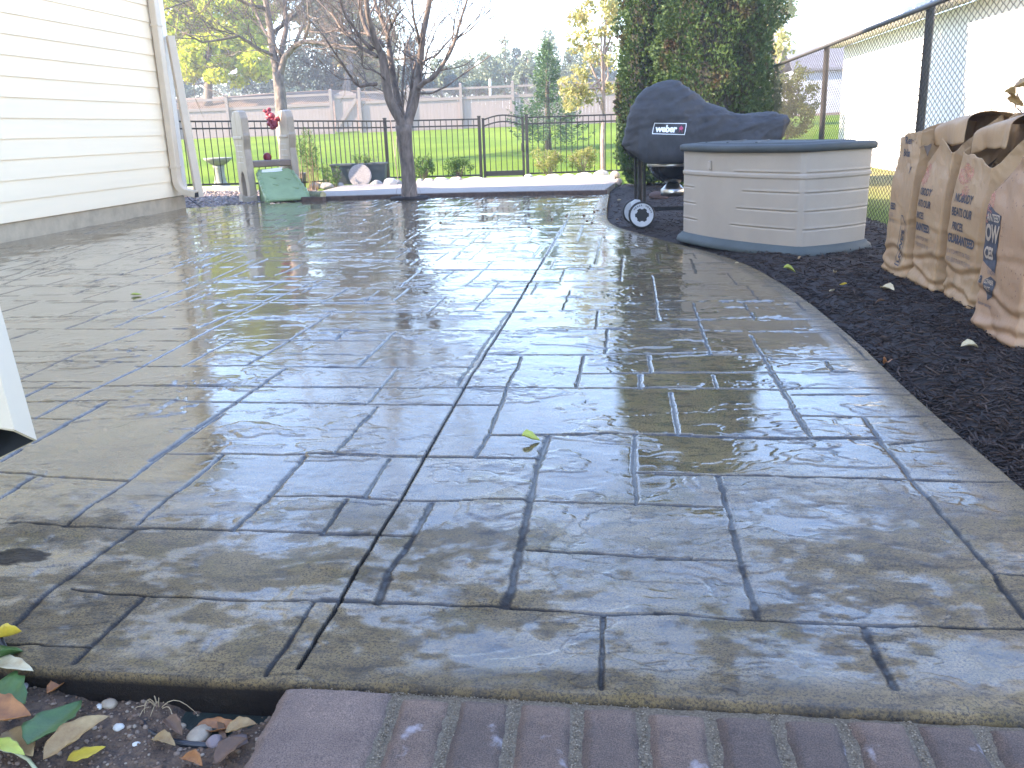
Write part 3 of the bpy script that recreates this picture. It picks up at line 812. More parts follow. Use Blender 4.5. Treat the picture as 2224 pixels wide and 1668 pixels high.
# near left: end of another downspout length hanging into the frame
def near_spout():
    a = D(7, 957, 1.42); b = D(-152, 330, 1.75)
    root = thing('downspout', 'cream downspout end cut at a slant at the left edge of the patio', 'gutter pipe', a)
    right = MC[0]; fw = MC[2]
    d = (b - a) / np.linalg.norm(b - a); s = np.cross(d, fw); s /= np.linalg.norm(s); f = np.cross(s, d); f /= np.linalg.norm(f)
    if s @ right < 0: s = -s
    if f @ fw < 0: f = -f
    w, t, th = .078, .05, .0025
    L = np.linalg.norm(b - a)
    # front sheet ends in a point at the right, back sheet is cut shorter: the dark opening shows between
    # corners of the profile and how far down each reaches
    prof = [(-1, -1, .004), (.1, -1, .014), (1, -1, -.014), (1, 0, -.014), (1, 1, -.014), (.1, 1, -.010), (-1, 1, -.006), (-1, 0, .0)]
    vs = []
    for r in (1.0, 1 - .10 / t * .05):
        for end in (0, 1):
            for i, j, dz in prof:
                vs.append(a + s * i * w / 2 * r + f * j * t / 2 * r + d * ((dz if end == 0 else L)))
    n = 8; fs = []; inn = []
    for k in range(n):
        k2 = (k + 1) % n
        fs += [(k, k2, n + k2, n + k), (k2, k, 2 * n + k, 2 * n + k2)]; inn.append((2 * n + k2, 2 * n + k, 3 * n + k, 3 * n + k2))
    link_mesh('pipe', vs, fs, M['downspout_near'], root); link_mesh('inner_wall', vs, inn, M['hole_shade'], root)  # inner faces coloured near black to paint the shade inside
    # near-black sheet painting the shade inside the pipe
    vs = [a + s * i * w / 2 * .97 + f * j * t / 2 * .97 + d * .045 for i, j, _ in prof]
    link_mesh('opening', vs, [tuple(range(8))], M['hole_shade'], root)
    mb = MB(); q = a + d * .07 - f * (t / 2 + .001) - s * .004; R_ = np.array([s, np.cross(-f, s), -f]).T
    mb.lathe(q, [(.0001, .002), (.003, .0018), (.0036, 0)], 10, R_); mb.build('screw', M['downspout_near'], root)


M['downspout_near'] = mat('cream_aluminium', (.60, .475, .33), .4, .04, 3)
near_spout()

# ------------------------------------------------------------------ foreground pavers and soil
M['paver'] = mat('tumbled_paver', (.150, .100, .076), .85, .3, 9, col2=(.078, .055, .045), bump=.003, bscale=90)
M['paver_pale'] = mat('large_paver', (.20, .138, .110), .85, .2, 9, col2=(.135, .092, .076), bump=.003, bscale=90)


def lime(m, th=.64, sc=16):
    """white lime bloom: patches on the surface"""
    N, L = m.node_tree.nodes, m.node_tree.links; b = N['Principled BSDF']; src = b.inputs['Base Color'].links[0].from_socket
    tc = N.new('ShaderNodeTexCoord'); no = N.new('ShaderNodeTexNoise'); no.inputs['Scale'].default_value = sc; no.inputs['Detail'].default_value = 5; no.inputs['Roughness'].default_value = .55
    L.new(tc.outputs['Object'], no.inputs[0])
    oi = N.new('ShaderNodeObjectInfo'); vm = N.new('ShaderNodeVectorMath'); vm.operation = 'ADD'
    cb = N.new('ShaderNodeCombineXYZ'); mm = N.new('ShaderNodeMath'); mm.operation = 'MULTIPLY'; mm.inputs[1].default_value = 37; L.new(oi.outputs['Random'], mm.inputs[0]); L.new(mm.outputs[0], cb.inputs[0]); L.new(mm.outputs[0], cb.inputs[2])
    L.new(tc.outputs['Object'], vm.inputs[0]); L.new(cb.outputs[0], vm.inputs[1]); L.new(vm.outputs[0], no.inputs[0])
    r = N.new('ShaderNodeValToRGB'); r.color_ramp.elements[0].position = th; r.color_ramp.elements[1].position = th + .12; r.color_ramp.elements[1].color = (.75, .75, .75, 1); L.new(no.outputs['Fac'], r.inputs[0])
    g = N.new('ShaderNodeTexNoise'); g.inputs['Scale'].default_value = 420; g.inputs['Detail'].default_value = 2; L.new(tc.outputs['Object'], g.inputs[0])
    r3 = N.new('ShaderNodeValToRGB'); r3.color_ramp.elements[0].position = .35; r3.color_ramp.elements[1].position = .68; r3.color_ramp.elements[0].color = (.55, .55, .55, 1); r3.color_ramp.elements[1].color = (1.5, 1.45, 1.4, 1); L.new(g.outputs['Fac'], r3.inputs[0])
    mu = N.new('ShaderNodeMixRGB'); mu.blend_type = 'MULTIPLY'; mu.inputs[0].default_value = 1; L.new(src, mu.inputs[1]); L.new(r3.outputs[0], mu.inputs[2])
    rr = N.new('ShaderNodeValToRGB'); rr.color_ramp.elements[0].color = (.82, .80, .80, 1); rr.color_ramp.elements[1].color = (1.35, 1.24, 1.15, 1); L.new(oi.outputs['Random'], rr.inputs[0])
    m3 = N.new('ShaderNodeMixRGB'); m3.blend_type = 'MULTIPLY'; m3.inputs[0].default_value = 1; L.new(mu.outputs[0], m3.inputs[1]); L.new(rr.outputs[0], m3.inputs[2]); mu = m3
    mx = N.new('ShaderNodeMixRGB'); mx.inputs[2].default_value = (.42, .37, .38, 1); L.new(r.outputs[0], mx.inputs[0]); L.new(mu.outputs[0], mx.inputs[1]); L.new(mx.outputs[0], b.inputs['Base Color'])


lime(M['paver']); lime(M['paver_pale'], .68, 12)


def paver(name, x0, x1, y0, y1, zt, m, seed, label, skew=0.0, group=None, skl=0.0):
    nx, ny = 44, 66
    u = np.linspace(-1, 1, nx); v = np.linspace(-1, 1, ny); U, V = np.meshgrid(u, v)
    # rounded rectangle outline with wavy sides
    cx, cy, hx, hy = (x0 + x1) / 2, (y0 + y1) / 2, (x1 - x0) / 2, (y1 - y0) / 2
    r = .16 / 1
    k = np.minimum(1, 1 / (np.maximum(np.abs(U), 1e-6) ** 9 + np.maximum(np.abs(V), 1e-6) ** 9) ** (1 / 9) * 1.0)
    X = cx + U * k * hx; Y = cy + V * k * hy
    e = np.maximum(np.abs(U), np.abs(V))
    wob = (fbm(X * 28 + seed * 3, Y * 28, seed=seed, o=3) - .5) * .012 * sstep(.5, 1, np.abs(U)) * np.sign(U)
    X = X + wob + (Y - y1) * np.where(U < 0, skl, skew) * np.abs(U) + (Y - y1) * (skew + skl) / 2 * (1 - np.abs(U))
    Y = Y + (fbm(X * 25 + seed * 5, Y * 25, seed=seed + 9, o=3) - .5) * .008 * sstep(.8, 1, np.abs(V))
    dx = (1 - np.abs(U)) * hx; dy = (1 - np.abs(V)) * hy; dm = np.minimum(dx, dy)
    Z = zt - .020 * (1 - sstep(0, .034, dm)) ** 1.6 + .003 * (1 - U * U) + .0022 * (fbm(X * 22, Y * 22, seed=seed + 20, o=4) - .5) * 2
    Z = np.where(e > .999, zt - .055, Z)
    idx = np.arange(nx * ny).reshape(ny, nx)
    q = np.stack([idx[:-1, :-1], idx[:-1, 1:], idx[1:, 1:], idx[1:, :-1]], -1).reshape(-1, 4)
    o = link_mesh(name, np.stack([X, Y, Z], -1), None, m, loc=(cx, cy, zt - .05), quads=q, smooth=True)
    return tag(o, label, 'paver', group)


gx = [-.418, -.308, -.197, -.081, .034, .153, .265, .379, .491, .606, .722, .838]
skl = [-.035, -.03, -.03, -.02, -.02, -.015, -.01, 0, .015, .045, .05, .05]
plab = ['first small paver right of the large pale one', 'dark paver with a white lime smear, second of the small row', 'third small paver of the border, between two sandy joints', 'fourth small paver of the border, plain and dark brown', 'fifth small paver of the border with a pale stain at its front', 'sixth small paver below the long blue grey joint', 'seventh small paver with scattered white lime specks', 'eighth small paver with heavy white lime spots', 'ninth small paver near the right end of the row', 'rightmost full paver of the border row', 'cut off dark paver in the bottom right corner']
for i in range(11):
    jit = math.sin(i * 7.3) * .004
    paver('paver', gx[i] - .001, gx[i + 1] + .001, 1.13 + .02 * (i > 4), 1.392 - .004 + jit - .0008 * i, -.003 + .002 * math.sin(i * 3), M['paver'], 40 + i, plab[i], skl[i + 1], 'small pavers edging the patio', skl[i])
paver('paver', -.650, gx[0] - .002, 1.02, 1.402, -.001, M['paver_pale'], 77, 'large pale mauve paver at the left end of the border row', skl[0], None, -.06)
M['sand'] = mat('joint_sand', (.30, .225, .15), .95, .5, 260, col2=(.11, .08, .055), bump=.006, bscale=320)
mb = MB(); xs = np.linspace(-.60, 1.1, 260); ysv = np.linspace(1.0, 1.402, 70); X, Y = np.meshgrid(xs, ysv)
Z = -.0125 + .006 * (fbm(X * 60, Y * 60, seed=8, o=4) - .5); idx = np.arange(X.size).reshape(X.shape)
q = np.stack([idx[:-1, :-1], idx[:-1, 1:], idx[1:, 1:], idx[1:, :-1]], -1).reshape(-1, 4)
tag(link_mesh('sand_bed', np.stack([X, Y, Z], -1), None, M['sand'], quads=q, smooth=True), 'gritty sand in the joints between the pavers', kind='structure')
R = np.random.RandomState(44); n = 5200
X = np.concatenate([np.repeat([(gx[i]) for i in range(12)], 330) + R.normal(0, .0045, 3960) , R.uniform(-.6, 1.1, 1600)]); Y = np.concatenate([R.uniform(1.1, 1.40, 3960), R.uniform(1.388, 1.402, 1600)])
kk = np.repeat(np.array(skl), 330); X[:3960] += (Y[:3960] - 1.39) * kk
M['sand_grain'] = leafmat('sand_grains', [(.34, .25, .16), (.18, .13, .09), (.42, .33, .23), (.11, .08, .06), (.27, .20, .13)], trans=0, rough=.85)
blobs('joint_sand', np.stack([X, Y, -.0118 + R.uniform(0, .002, len(X))], -1), R.uniform(.0009, .0022, len(X)), M['sand_grain'], 'coarse sand grains lying in the paver joints', 45)
M['soil'] = mat('garden_soil', (.17, .10, .06), .95, .4, 60, col2=(.055, .035, .028), bump=.008, bscale=110)


def soil_z(x, y): return -.062 + .05 * (fbm(x * 6, y * 6, seed=12, o=5) - .5) + .012 * (fbm(x * 40, y * 40, seed=14, o=3) - .5) + .035 * sstep(-1.0, -1.35, x) - .03 * sstep(.12, 0, np.hypot((x + .76) / 1.4, (y - 1.39) / .8))


grid_mesh('soil', np.linspace(-2.6, -.52, 300), np.linspace(.5, 1.425, 170), soil_z, M['soil'], label='reddish brown garden soil in front of the patio')
R = np.random.RandomState(31); n = 2600
X = R.uniform(-1.5, -.56, n); Y = R.uniform(1.0, 1.41, n)
M['grit'] = leafmat('soil_grit', [(.24, .14, .09), (.12, .07, .045), (.30, .21, .15), (.17, .10, .07), (.36, .28, .21)], trans=0, rough=.8)
blobs('soil_grit', np.stack([X, Y, soil_z(X, Y) + .001], -1), R.gamma(2, .0011, n) + .0008, M['grit'], 'grit and crumbs lying on the garden soil', 32)


def pebble(name, px, py, z, r, m, label, cat='stone', seed=1, squash=.65, ell=1.3, rot=0.0, group=None, loc=None, dep=None):
    c = G(px, py, z) if loc is None else np.array(loc)
    n = 24; th = np.linspace(0, math.pi, 14); ph = np.linspace(0, 2 * math.pi, n, endpoint=False)
    T, P_ = np.meshgrid(th, ph, indexing='ij'); d = np.stack([np.sin(T) * np.cos(P_), np.sin(T) * np.sin(P_), np.cos(T)], -1)
    R0 = 1 + .5 * (fbm(d[..., 0] * 1.4 + seed, d[..., 1] * 1.4, d[..., 2] * 1.4 + seed, o=3, seed=seed) - .5)
    V = d * R0[..., None] * r * np.array([ell, 1, squash]); V = V @ rotz(rot).T
    V = V + c + (0, 0, r * squash * .7)
    idx = np.arange(14 * n).reshape(14, n)
    q = np.stack([idx[:-1], np.roll(idx, -1, 1)[:-1], np.roll(idx, -1, 1)[1:], idx[1:]], -1).reshape(-1, 4)
    o = link_mesh(name, V, None, m, loc=c, quads=q, smooth=True); return tag(o, label, cat, group)


M['peb1'] = mat('tan_pebble', (.40, .30, .21), .7, .2, 30); M['peb2'] = mat('grey_pebble', (.30, .27, .25), .7, .3, 60, bump=.002, bscale=200); M['peb3'] = mat('white_pebble', (.62, .57, .5), .6, .15, 30)
M['peb4'] = mat('mauve_pebble', (.26, .19, .18), .7, .15, 30)
for px, py, r, m, lb in ((118, 1498, .017, 'peb2', 'rough grey stone below the yellow leaf tip'), (245, 1568, .013, 'peb1', 'tan stone in the middle of the soil'), (222, 1572, .007, 'peb3', 'small white stone beside the tan one'),
                         (264, 1617, .009, 'peb3', 'oval cream stone right of the curled tan leaf'), (435, 1620, .021, 'peb1', 'largest tan stone, beside the pale paver'), (396, 1598, .009, 'peb1', 'small tan stone left of the largest one'),
                         (470, 1642, .014, 'peb4', 'mauve stone under the largest tan stone'), (522, 1650, .016, 'peb4', 'round reddish stone against the pale paver edge'), (302, 1647, .006, 'peb3', 'tiny white stone at the bottom of the frame'),
                         (136, 1538, .006, 'peb3', 'tiny white stone near the green leaf'), (57, 1555, .011, 'peb2', 'grey stone between the green leaves')):
    c = G(px, py, -.1); c[2] = float(soil_z(c[0], c[1])) - .002
    pebble('stone', 0, 0, 0, r, M[m], lb, seed=int(px), loc=c, ell=1.25, rot=px)


# ---- leaves on the ground
def leaf(name, c, L, W, rot, m, label, curl=.25, seed=1, tilt=(0, 0), cat='leaf', group=None, wav=.1):
    n, k = 15, 9
    t = np.linspace(0, 1, n); s = np.linspace(-1, 1, k); T, S_ = np.meshgrid(t, s, indexing='ij')
    w = np.sin(math.pi * T ** .8) ** .8 * (1 - .25 * T) + .015
    X = (T - .5) * L; Y = S_ * w * W / 2 * (1 + wav * np.sin(T * 23 + seed) * np.abs(S_))
    Z = curl * W * np.abs(S_) ** 1.6 * w + .12 * L * np.sin(T * 3.1 + seed) * curl * 2 + wav * .15 * W * np.sin(T * 17 + S_ * 2 + seed) * np.abs(S_)
    V = np.stack([X, Y, Z], -1).reshape(-1, 3)
    ax, ay = tilt
    Rx = np.array([[1, 0, 0], [0, math.cos(ax), -math.sin(ax)], [0, math.sin(ax), math.cos(ax)]]); Ry = np.array([[math.cos(ay), 0, math.sin(ay)], [0, 1, 0], [-math.sin(ay), 0, math.cos(ay)]])
    V = V @ (rotz(rot) @ Ry @ Rx).T; V[:, 2] -= V[:, 2].min() * (1 if seed >= 0 else 0)
    V = V + np.array(c)
    idx = np.arange(n * k).reshape(n, k)
    q = np.stack([idx[:-1, :-1], idx[:-1, 1:], idx[1:, 1:], idx[1:, :-1]], -1).reshape(-1, 4)
    o = link_mesh(name, V, None, m, loc=c, quads=q, smooth=True)
    sl = o.modifiers.new('thick', 'SOLIDIFY'); sl.thickness = .0006
    return tag(o, label, cat, group)


def leaf_m(name, a, b2, sc=30):
    m = mat(name, a, .5, .1, sc, col2=b2, bump=.0008, bscale=120); return m


M['lf_green'] = leaf_m('green_leaf', (.06, .13, .03), (.035, .085, .025)); M['lf_tan'] = leaf_m('tan_leaf', (.42, .27, .12), (.24, .13, .05))
M['lf_yellow'] = leaf_m('yellow_leaf', (.72, .50, .05), (.55, .35, .04)); M['lf_orange'] = leaf_m('orange_brown_leaf', (.45, .17, .05), (.22, .08, .03))
M['lf_pale'] = leaf_m('pale_leaf', (.55, .45, .28), (.40, .28, .15)); M['lf_brown'] = leaf_m('brown_leaf', (.20, .10, .05), (.10, .05, .03))
M['lf_lime'] = leaf_m('yellow_green_leaf', (.42, .46, .08), (.34, .33, .06))


def gleaf(px, py, px2, py2, W, m, label, curl=.25, seed=1, z=-.055, lift=.0, **kw):
    W = W * 1.55
    a, b = G(px, py, z), G(px2, py2, z); c = (a + b) / 2; d = b - a
    c[2] = float(soil_z(c[0], c[1])) + .004 + lift
    return leaf('leaf', c, np.linalg.norm(d), W, math.atan2(d[1], d[0]), M[m], label, curl, seed, **kw)


gleaf(66, 1645, 180, 1535, .055, 'lf_green', 'large green leaf lying on the soil, left of the brown curled leaf', .2, 2, lift=.018)
gleaf(98, 1668, 245, 1590, .042, 'lf_tan', 'tan curled leaf with ragged edge above the yellow leaf', .3, 5, lift=.022)
gleaf(146, 1657, 230, 1626, .024, 'lf_yellow', 'bright yellow leaf at the bottom of the frame', .15, 3, lift=.012)
gleaf(-30, 1495, 62, 1470, .062, 'lf_green', 'dark green leaf against the patio edge at the left', .25, 4, lift=.03, tilt=(-.4, .1))
gleaf(-20, 1498, 85, 1516, .030, 'lf_pale', 'pale dry leaf over the green ones at the left edge', .2, 6, lift=.035)
gleaf(-25, 1545, 62, 1560, .070, 'lf_green', 'broad green leaf under the pale dry leaf', .2, 7, lift=.012)
gleaf(-30, 1612, 75, 1590, .060, 'lf_orange', 'rusty orange leaf at the left edge', .3, 8, lift=.025)
gleaf(10, 1458, 62, 1440, .045, 'lf_yellow', 'yellow leaf standing against the patio edge behind the black pipe', .3, 9, lift=.03, tilt=(-.7, 0))
gleaf(418, 1560, 522, 1562, .028, 'lf_orange', 'rust brown leaf on the dark green lid', .4, 10, lift=.008)
gleaf(490, 1598, 560, 1590, .026, 'lf_tan', 'ochre leaf wedged against the pale paver', .35, 11, lift=.01)
gleaf(468, 1660, 540, 1610, .028, 'lf_brown', 'dark brown leaf beside the pale paver', .35, 12, lift=.006)
gleaf(-10, 1640, 60, 1668, .02, 'lf_lime', 'narrow lime green blade in the bottom left corner', .15, 13, lift=.03)
gleaf(-25, 1575, 30, 1535, .05, 'lf_brown', 'dark brown leaf half under the broad green leaf', .3, 15, lift=.004)
gleaf(20, 1600, 75, 1660, .035, 'lf_tan', 'tan leaf between the rusty leaf and the large green leaf', .3, 16, lift=.008)
gleaf(105, 1520, 150, 1500, .022, 'lf_orange', 'small rusty leaf below the patio edge near the rough grey stone', .4, 17, lift=.004)
gleaf(395, 1640, 440, 1668, .02, 'lf_orange', 'curled orange leaf at the bottom of the frame near the tan stones', .4, 18, lift=.004)
gleaf(330, 1600, 380, 1612, .02, 'lf_tan', 'small tan leaf in the bare soil left of the largest tan stone', .4, 19, lift=.004)
gleaf(360, 1565, 395, 1590, .02, 'lf_brown', 'small brown curled leaf among the roots', .4, 14, lift=.004)
mb = MB(); mb.tube([G(-20, 1628, -.06), G(30, 1632, -.055), G(62, 1650, -.06), G(85, 1680, -.07)], .0035, 6)
tag(mb.build('stem', leaf_m('pale_stem', (.5, .5, .3), (.4, .4, .22)), loc=G(30, 1632, -.06), smooth=True), 'pale green plant stem curving through the bottom left corner', 'stem')
mb = MB(); mb.tube([G(-30, 1340, -.0) + (0, 0, .03), G(0, 1393, -.0) + (0, 0, .012), G(20, 1425, -.01), G(44, 1462, -.05), G(75, 1490, -.09), G(110, 1510, -.12)], .0055, 10)
tag(mb.build('pipe', M['pipe_black'], loc=G(20, 1425, -.05), smooth=True), 'black irrigation pipe bending over the patio edge into the leaves', 'pipe')
mb = MB(); mb.bar(G(478, 1565, -.075), G(492, 1640, -.075), .012, .006)
tag(mb.build('wood_chip', M['lf_brown'], loc=G(485, 1600, -.08), bevel=.001), 'brown splinter of wood standing beside the largest tan stone', 'wood chip')
# valve box
c = np.array([-.775, 1.375, -.080])
vb = thing('valve_box', 'black oval irrigation valve box half buried below the patio edge', 'valve box', c)
n = 40; ell = [(.135 * math.cos(2 * math.pi * i / n) * (1), .062 * math.sin(2 * math.pi * i / n)) for i in range(n)]
mb = MB(); mb.prism([(c[0] + x, c[1] + y - .01, c[2] - .03) for x, y in ell], (0, 0, .03)); mb.build('lid', M['lid_green'], vb, bevel=.003)
mb = MB(); mb.tube([(c[0] + x * 1.04, c[1] + y * 1.06 - .01, c[2] + .006) for x, y in ell + ell[:1]], .006, 8, False); mb.build('rim', M['pipe_black'], vb, smooth=True)
# dry roots
R = np.random.RandomState(17)
for k, (px, py, nn, sz, lb) in enumerate(((182, 1482, 16, .085, 'tuft of pale dry roots beside the patio edge'), (300, 1508, 14, .08, 'tuft of straw roots arching over the soil left of the valve box'), (345, 1548, 18, .085, 'tangle of tan roots in front of the valve box'))):
    c = G(px, py, -.08); mb = MB()
    for i in range(nn):
        a = R.uniform(0, 6.28); l = R.uniform(.4, 1.2) * sz; h = R.uniform(.008, .04); tw = R.normal(0, .6)
        pts = [c + (math.cos(a + tw * t) * l * t, math.sin(a + tw * t) * l * t * .5, h * math.sin(min(t * 1.15, 1) * 3.1) + .004 - .012 * t) for t in np.linspace(0, 1, 9)]
        mb.tube(pts, np.linspace(.0011, .0004, 9), 5, False)
    tag(mb.build('root_tuft', M['straw'], loc=c), lb, 'dry roots')

# leaves on patio and mulch
def patio_leaf(px, py, L, W, m, label, rot=0., curl=.3, seed=1, z=.004, tilt=(0, 0)):
    return leaf('leaf', G(px, py, z), L, W, rot, M[m], label, curl, seed, tilt=tilt)


patio_leaf(1153, 957, .062, .040, 'lf_lime', 'curled yellow green leaf lying on the wet patio', .1, .5, 2, tilt=(.3, .1))
patio_leaf(296, 641, .075, .045, 'lf_lime', 'small yellow leaf on the dry looking part of the patio near the house', .2, .3, 3)
for i, (x, y, L, m, lb) in enumerate(((1715, 583, .09, 'lf_lime', 'yellow green leaf on the mulch below the storage box'), (1812, 596, .05, 'lf_pale', 'small pale leaf on the mulch, upper of the pale scraps'), (1831, 620, .045, 'lf_yellow', 'tiny yellow leaf on the mulch midway to the paper bags'),
                                      (1807, 626, .05, 'lf_pale', 'small cream leaf beside the tiny yellow one'), (1928, 628, .11, 'lf_pale', 'pinkish dry leaf in front of the far paper bags'), (2105, 757, .08, 'lf_pale', 'pale leaf standing in the mulch by the front paper bag'),
                                      (1925, 770, .07, 'lf_orange', 'rusty oak leaf on the mulch at the patio border'), (1598, 562, .05, 'lf_pale', 'pale leaf right under the storage box corner'), (1736, 561, .045, 'lf_tan', 'tan leaf at the front corner of the storage box'),
                                      (1330, 503, .04, 'lf_pale', 'pale scrap on the mulch left of the grill wheel'), (1345, 430, .06, 'lf_pale', 'pale leaf at the far corner of the mulch bed'), (1380, 500, .05, 'lf_pale', 'pale leaf against the grill wheel'), (1910, 660, .05, 'lf_brown', 'brown leaf between bags and patio'))):
    c = G(x, y, .03); c[2] = float(mulch_z(c[0], c[1])) + .012
    leaf('leaf', c, L, L * .55, i * 1.3, M[m], lb, .5, i + 1, tilt=(.3, .2))
R = np.random.RandomState(5)
sd = [(1155, 497), (1149, 495), (957, 484), (1268, 468), (1275, 480), (1291, 460), (1298, 458), (1199, 476), (1340, 477), (1164, 430), (1286, 484), (1312, 455), (1230, 470)]
for i, (x, y) in enumerate(sd):
    c = G(x, y, .003)
    o = pebble('seed', 0, 0, 0, .012, M['lf_brown'], 'small dark seed lying on the far part of the wet patio', 'seed', seed=i, loc=c, group='dark seeds scattered on the patio')

# ------------------------------------------------------------------ black picket fence and gate
def fence_frame(a, b):
    """a, b: (x, y, z) feet of the two ends; returns functions along the run"""
    a, b = np.array(a, float), np.array(b, float); return a, b, (b - a) / np.linalg.norm((b - a)[:2])


def picket_run(parent, a, b, h=1.22, gap=.118, arch=0., low=.06, part='panel'):
    a, b, d = fence_frame(a, b); L = np.linalg.norm((b - a)[:2]); n = max(2, int(round(L / gap))); mb = MB()
    R_ = rotz(math.atan2(d[1], d[0]))

    def at(t, z): p = a + (b - a) * t; return p + (0, 0, z)

    def top(t): return h + arch * math.sin(math.pi * t)
    for i in range(1, n):
        t = i / n; zt = top(t); mb.box(at(t, (zt + low - .02) / 2), (.016, .016, zt - low + .02), R_)
    seg = 12 if arch else 1
    for off, f in ((0, 1), (-.13, 1)):
        for s in range(seg):
            t0, t1 = s / seg, (s + 1) / seg
            mb.bar(at(t0, top(t0) + off), at(t1, top(t1) + off), .027, .030)
    mb.bar(at(0, low), at(1, low), .027, .034)
    return mb.build(part, M['black_metal'], parent)


def fpost(parent, p, h=1.27, w=.062, m='black_metal', name='post'):
    mb = MB(); mb.box(np.array(p) + (0, 0, h / 2 - .03), (w, w, h + .06)); mb.box(np.array(p) + (0, 0, h + .008), (w + .012, w + .012, .018))
    return mb.build(name, M[m], parent, bevel=.003)


p1 = (-9.3, 15.9, .14); p2 = (-6.386, 17.202, .06); p3 = (-5.012, 18.939, .02); p4 = (-3.075, 19.386, 0.0); g1 = (-2.99, 19.40, 0.); g2 = (-2.16, 19.51, 0.); p5 = (-2.075, 19.52, 0.); p6 = (.9, 19.93, 0.)
bf = thing('picket_fence', 'black metal picket fence from behind the toy climber to the gate', 'fence', p2)
for a, b in ((p1, p2), (p2, p3), (p3, p4)): picket_run(bf, a, b)
for p in (p1, p3, p4): fpost(bf, p)
bf2 = thing('picket_fence', 'black metal picket fence from the gate to the tall evergreens', 'fence', p5)
picket_run(bf2, p5, p6); fpost(bf2, p5); fpost(bf2, p6)
gt = thing('fence_gate', 'black metal gate with an arched top in the picket fence', 'gate', g1)
picket_run(gt, g1, g2, h=1.20, arch=.085, low=.12); fpost(gt, g1, 1.22, .05, name='stile'); fpost(gt, g2, 1.22, .05, name='stile')
mb = MB(); mb.bar(np.array(g1) + (0, 0, .07), np.array(g2) + (0, 0, .07), .045, .075); mb.build('bottom_rail', M['black_metal'], gt)
mb = MB(); mb.box(np.array(g2) + (-.01, -.05, .62), (.05, .05, .16)); mb.build('latch', M['black_metal'], gt, bevel=.006)
M['post_wood'] = mat('weathered_post', (.20, .16, .10), .85, .2, 12, bump=.004, bscale=40, stretch=(1, 1, .3))
mb = MB(); mb.tube([D(637, 400, 17.1) * (1, 1, 0) + (0, 0, .0), D(637, 400, 17.1) * (1, 1, 0) + (0, 0, 1.32)], .055, 10)
tag(mb.build('wooden_post', M['post_wood'], loc=D(637, 400, 17.1) * (1, 1, 0)), 'round weathered wooden post beside the toy climber', 'post')

# ------------------------------------------------------------------ beige fence with lattice on the rise
def bpos(k):                                # posts 112 px apart in the photo, run parallel to the picture plane
    p = D(495.5 + 112.4 * k, 250, 41.0); z = float(np.interp(k, [-4, 0, 3, 6, 12], [.92, .97, 1.07, 1.13, 1.2])); return np.array([p[0], p[1], z])


FH = 1.80
fd = bpos(3) - bpos(2); fd[2] = 0; fd /= np.linalg.norm(fd); FR = rotz(math.atan2(fd[1], fd[0])); fn = np.array([fd[1], -fd[0], 0])   # towards the camera


def beige_panel(parent, a, b):
    mb = MB()
    def at(t, z): return a + (b - a) * t + (0, 0, z)
    L = np.linalg.norm((b - a)[:2]); n = int(L / .15)
    for i in range(n):
        t0, t1 = i / n, (i + 1) / n; c = (at(t0, 0) + at(t1, 0)) / 2
        mb.box(c + (0, 0, .66) - fn * .015, (L / n - .006, .018, 1.28), FR)
    mb.build('board_panel', M['beige_board'], parent)
    for z, hh in ((.05, .14), (1.33, .13), (FH - .04, .10)):
        mb = MB(); mb.bar(at(0, z) + fn * .012, at(1, z) + fn * .012, .05, hh); mb.build('rail', M['beige_vinyl'], parent)
    mb = MB(); z0, z1 = 1.395, FH - .09; hgt = z1 - z0; x = -hgt
    while x < L:
        for sg in (1, -1):
            xa, xb = (x, x + hgt); za, zb = (z0, z1) if sg > 0 else (z1, z0)
            if xa < 0: za = za + (zb - za) * (-xa / hgt); xa = 0
            if xb > L: zb = zb + (za - zb) * ((xb - L) / (xb - xa)); xb = L
            if xb - xa > .03: mb.bar(at(xa / L, za) - fn * .008 * sg, at(xb / L, zb) - fn * .008 * sg, .008, .042, fn)
        x += .105
    mb.build('lattice', M['beige_vinyl'], parent)


bfence = thing('privacy_fence', 'mauve beige privacy fence with a lattice top, left of its gate', 'fence', bpos(0))
bfence2 = thing('privacy_fence', 'mauve beige privacy fence with a lattice top, right of its gate', 'fence', bpos(5))
GK0, GK1 = 2.01, 2.56
ks = [-4, -3, -2, -1, 0, 1, GK0]
for a, b in zip(ks, ks[1:]): beige_panel(bfence, bpos(a), bpos(b))
for k in ks:
    mb = MB(); mb.box(bpos(k) + fn * .02 + (0, 0, .94), (.13, .13, 1.98), FR); mb.lathe(bpos(k) + fn * .02 + (0, 0, 1.93), [(.10, 0), (.09, .03), (.02, .07)], 4, FR @ rotz(math.pi / 4)); mb.build('post', M['beige_vinyl'], bfence)
ks = [GK1] + [GK1 + .95 + i for i in range(8)]
for a, b in zip(ks, ks[1:]): beige_panel(bfence2, bpos(a), bpos(b))
for k in ks:
    mb = MB(); mb.box(bpos(k) + fn * .02 + (0, 0, .94), (.13, .13, 1.98), FR); mb.lathe(bpos(k) + fn * .02 + (0, 0, 1.93), [(.10, 0), (.09, .03), (.02, .07)], 4, FR @ rotz(math.pi / 4)); mb.build('post', M['beige_vinyl'], bfence2)
bg = thing('garden_gate', 'mauve beige board gate with a rounded top and diagonal brace', 'gate', bpos(GK0))
a, b = bpos(GK0 + .06), bpos(GK1 - .06); L = np.linalg.norm(b - a)
mb = MB(); n = 8
for i in range(n):
    t = (i + .5) / n; h = 1.66 + .17 * math.sin(math.pi * t); c = a + (b - a) * t; mb.box(c + (0, 0, h / 2 + .06) - fn * .03, (L / n - .006, .018, h), FR)
mb.build('board_panel', M['beige_board'], bg)
for z in (1.62, .14):
    mb = MB(); mb.bar(a + (0, 0, z) + fn * .01, b + (0, 0, z) + fn * .01, .05, .13); mb.build('rail', M['beige_vinyl'], bg)
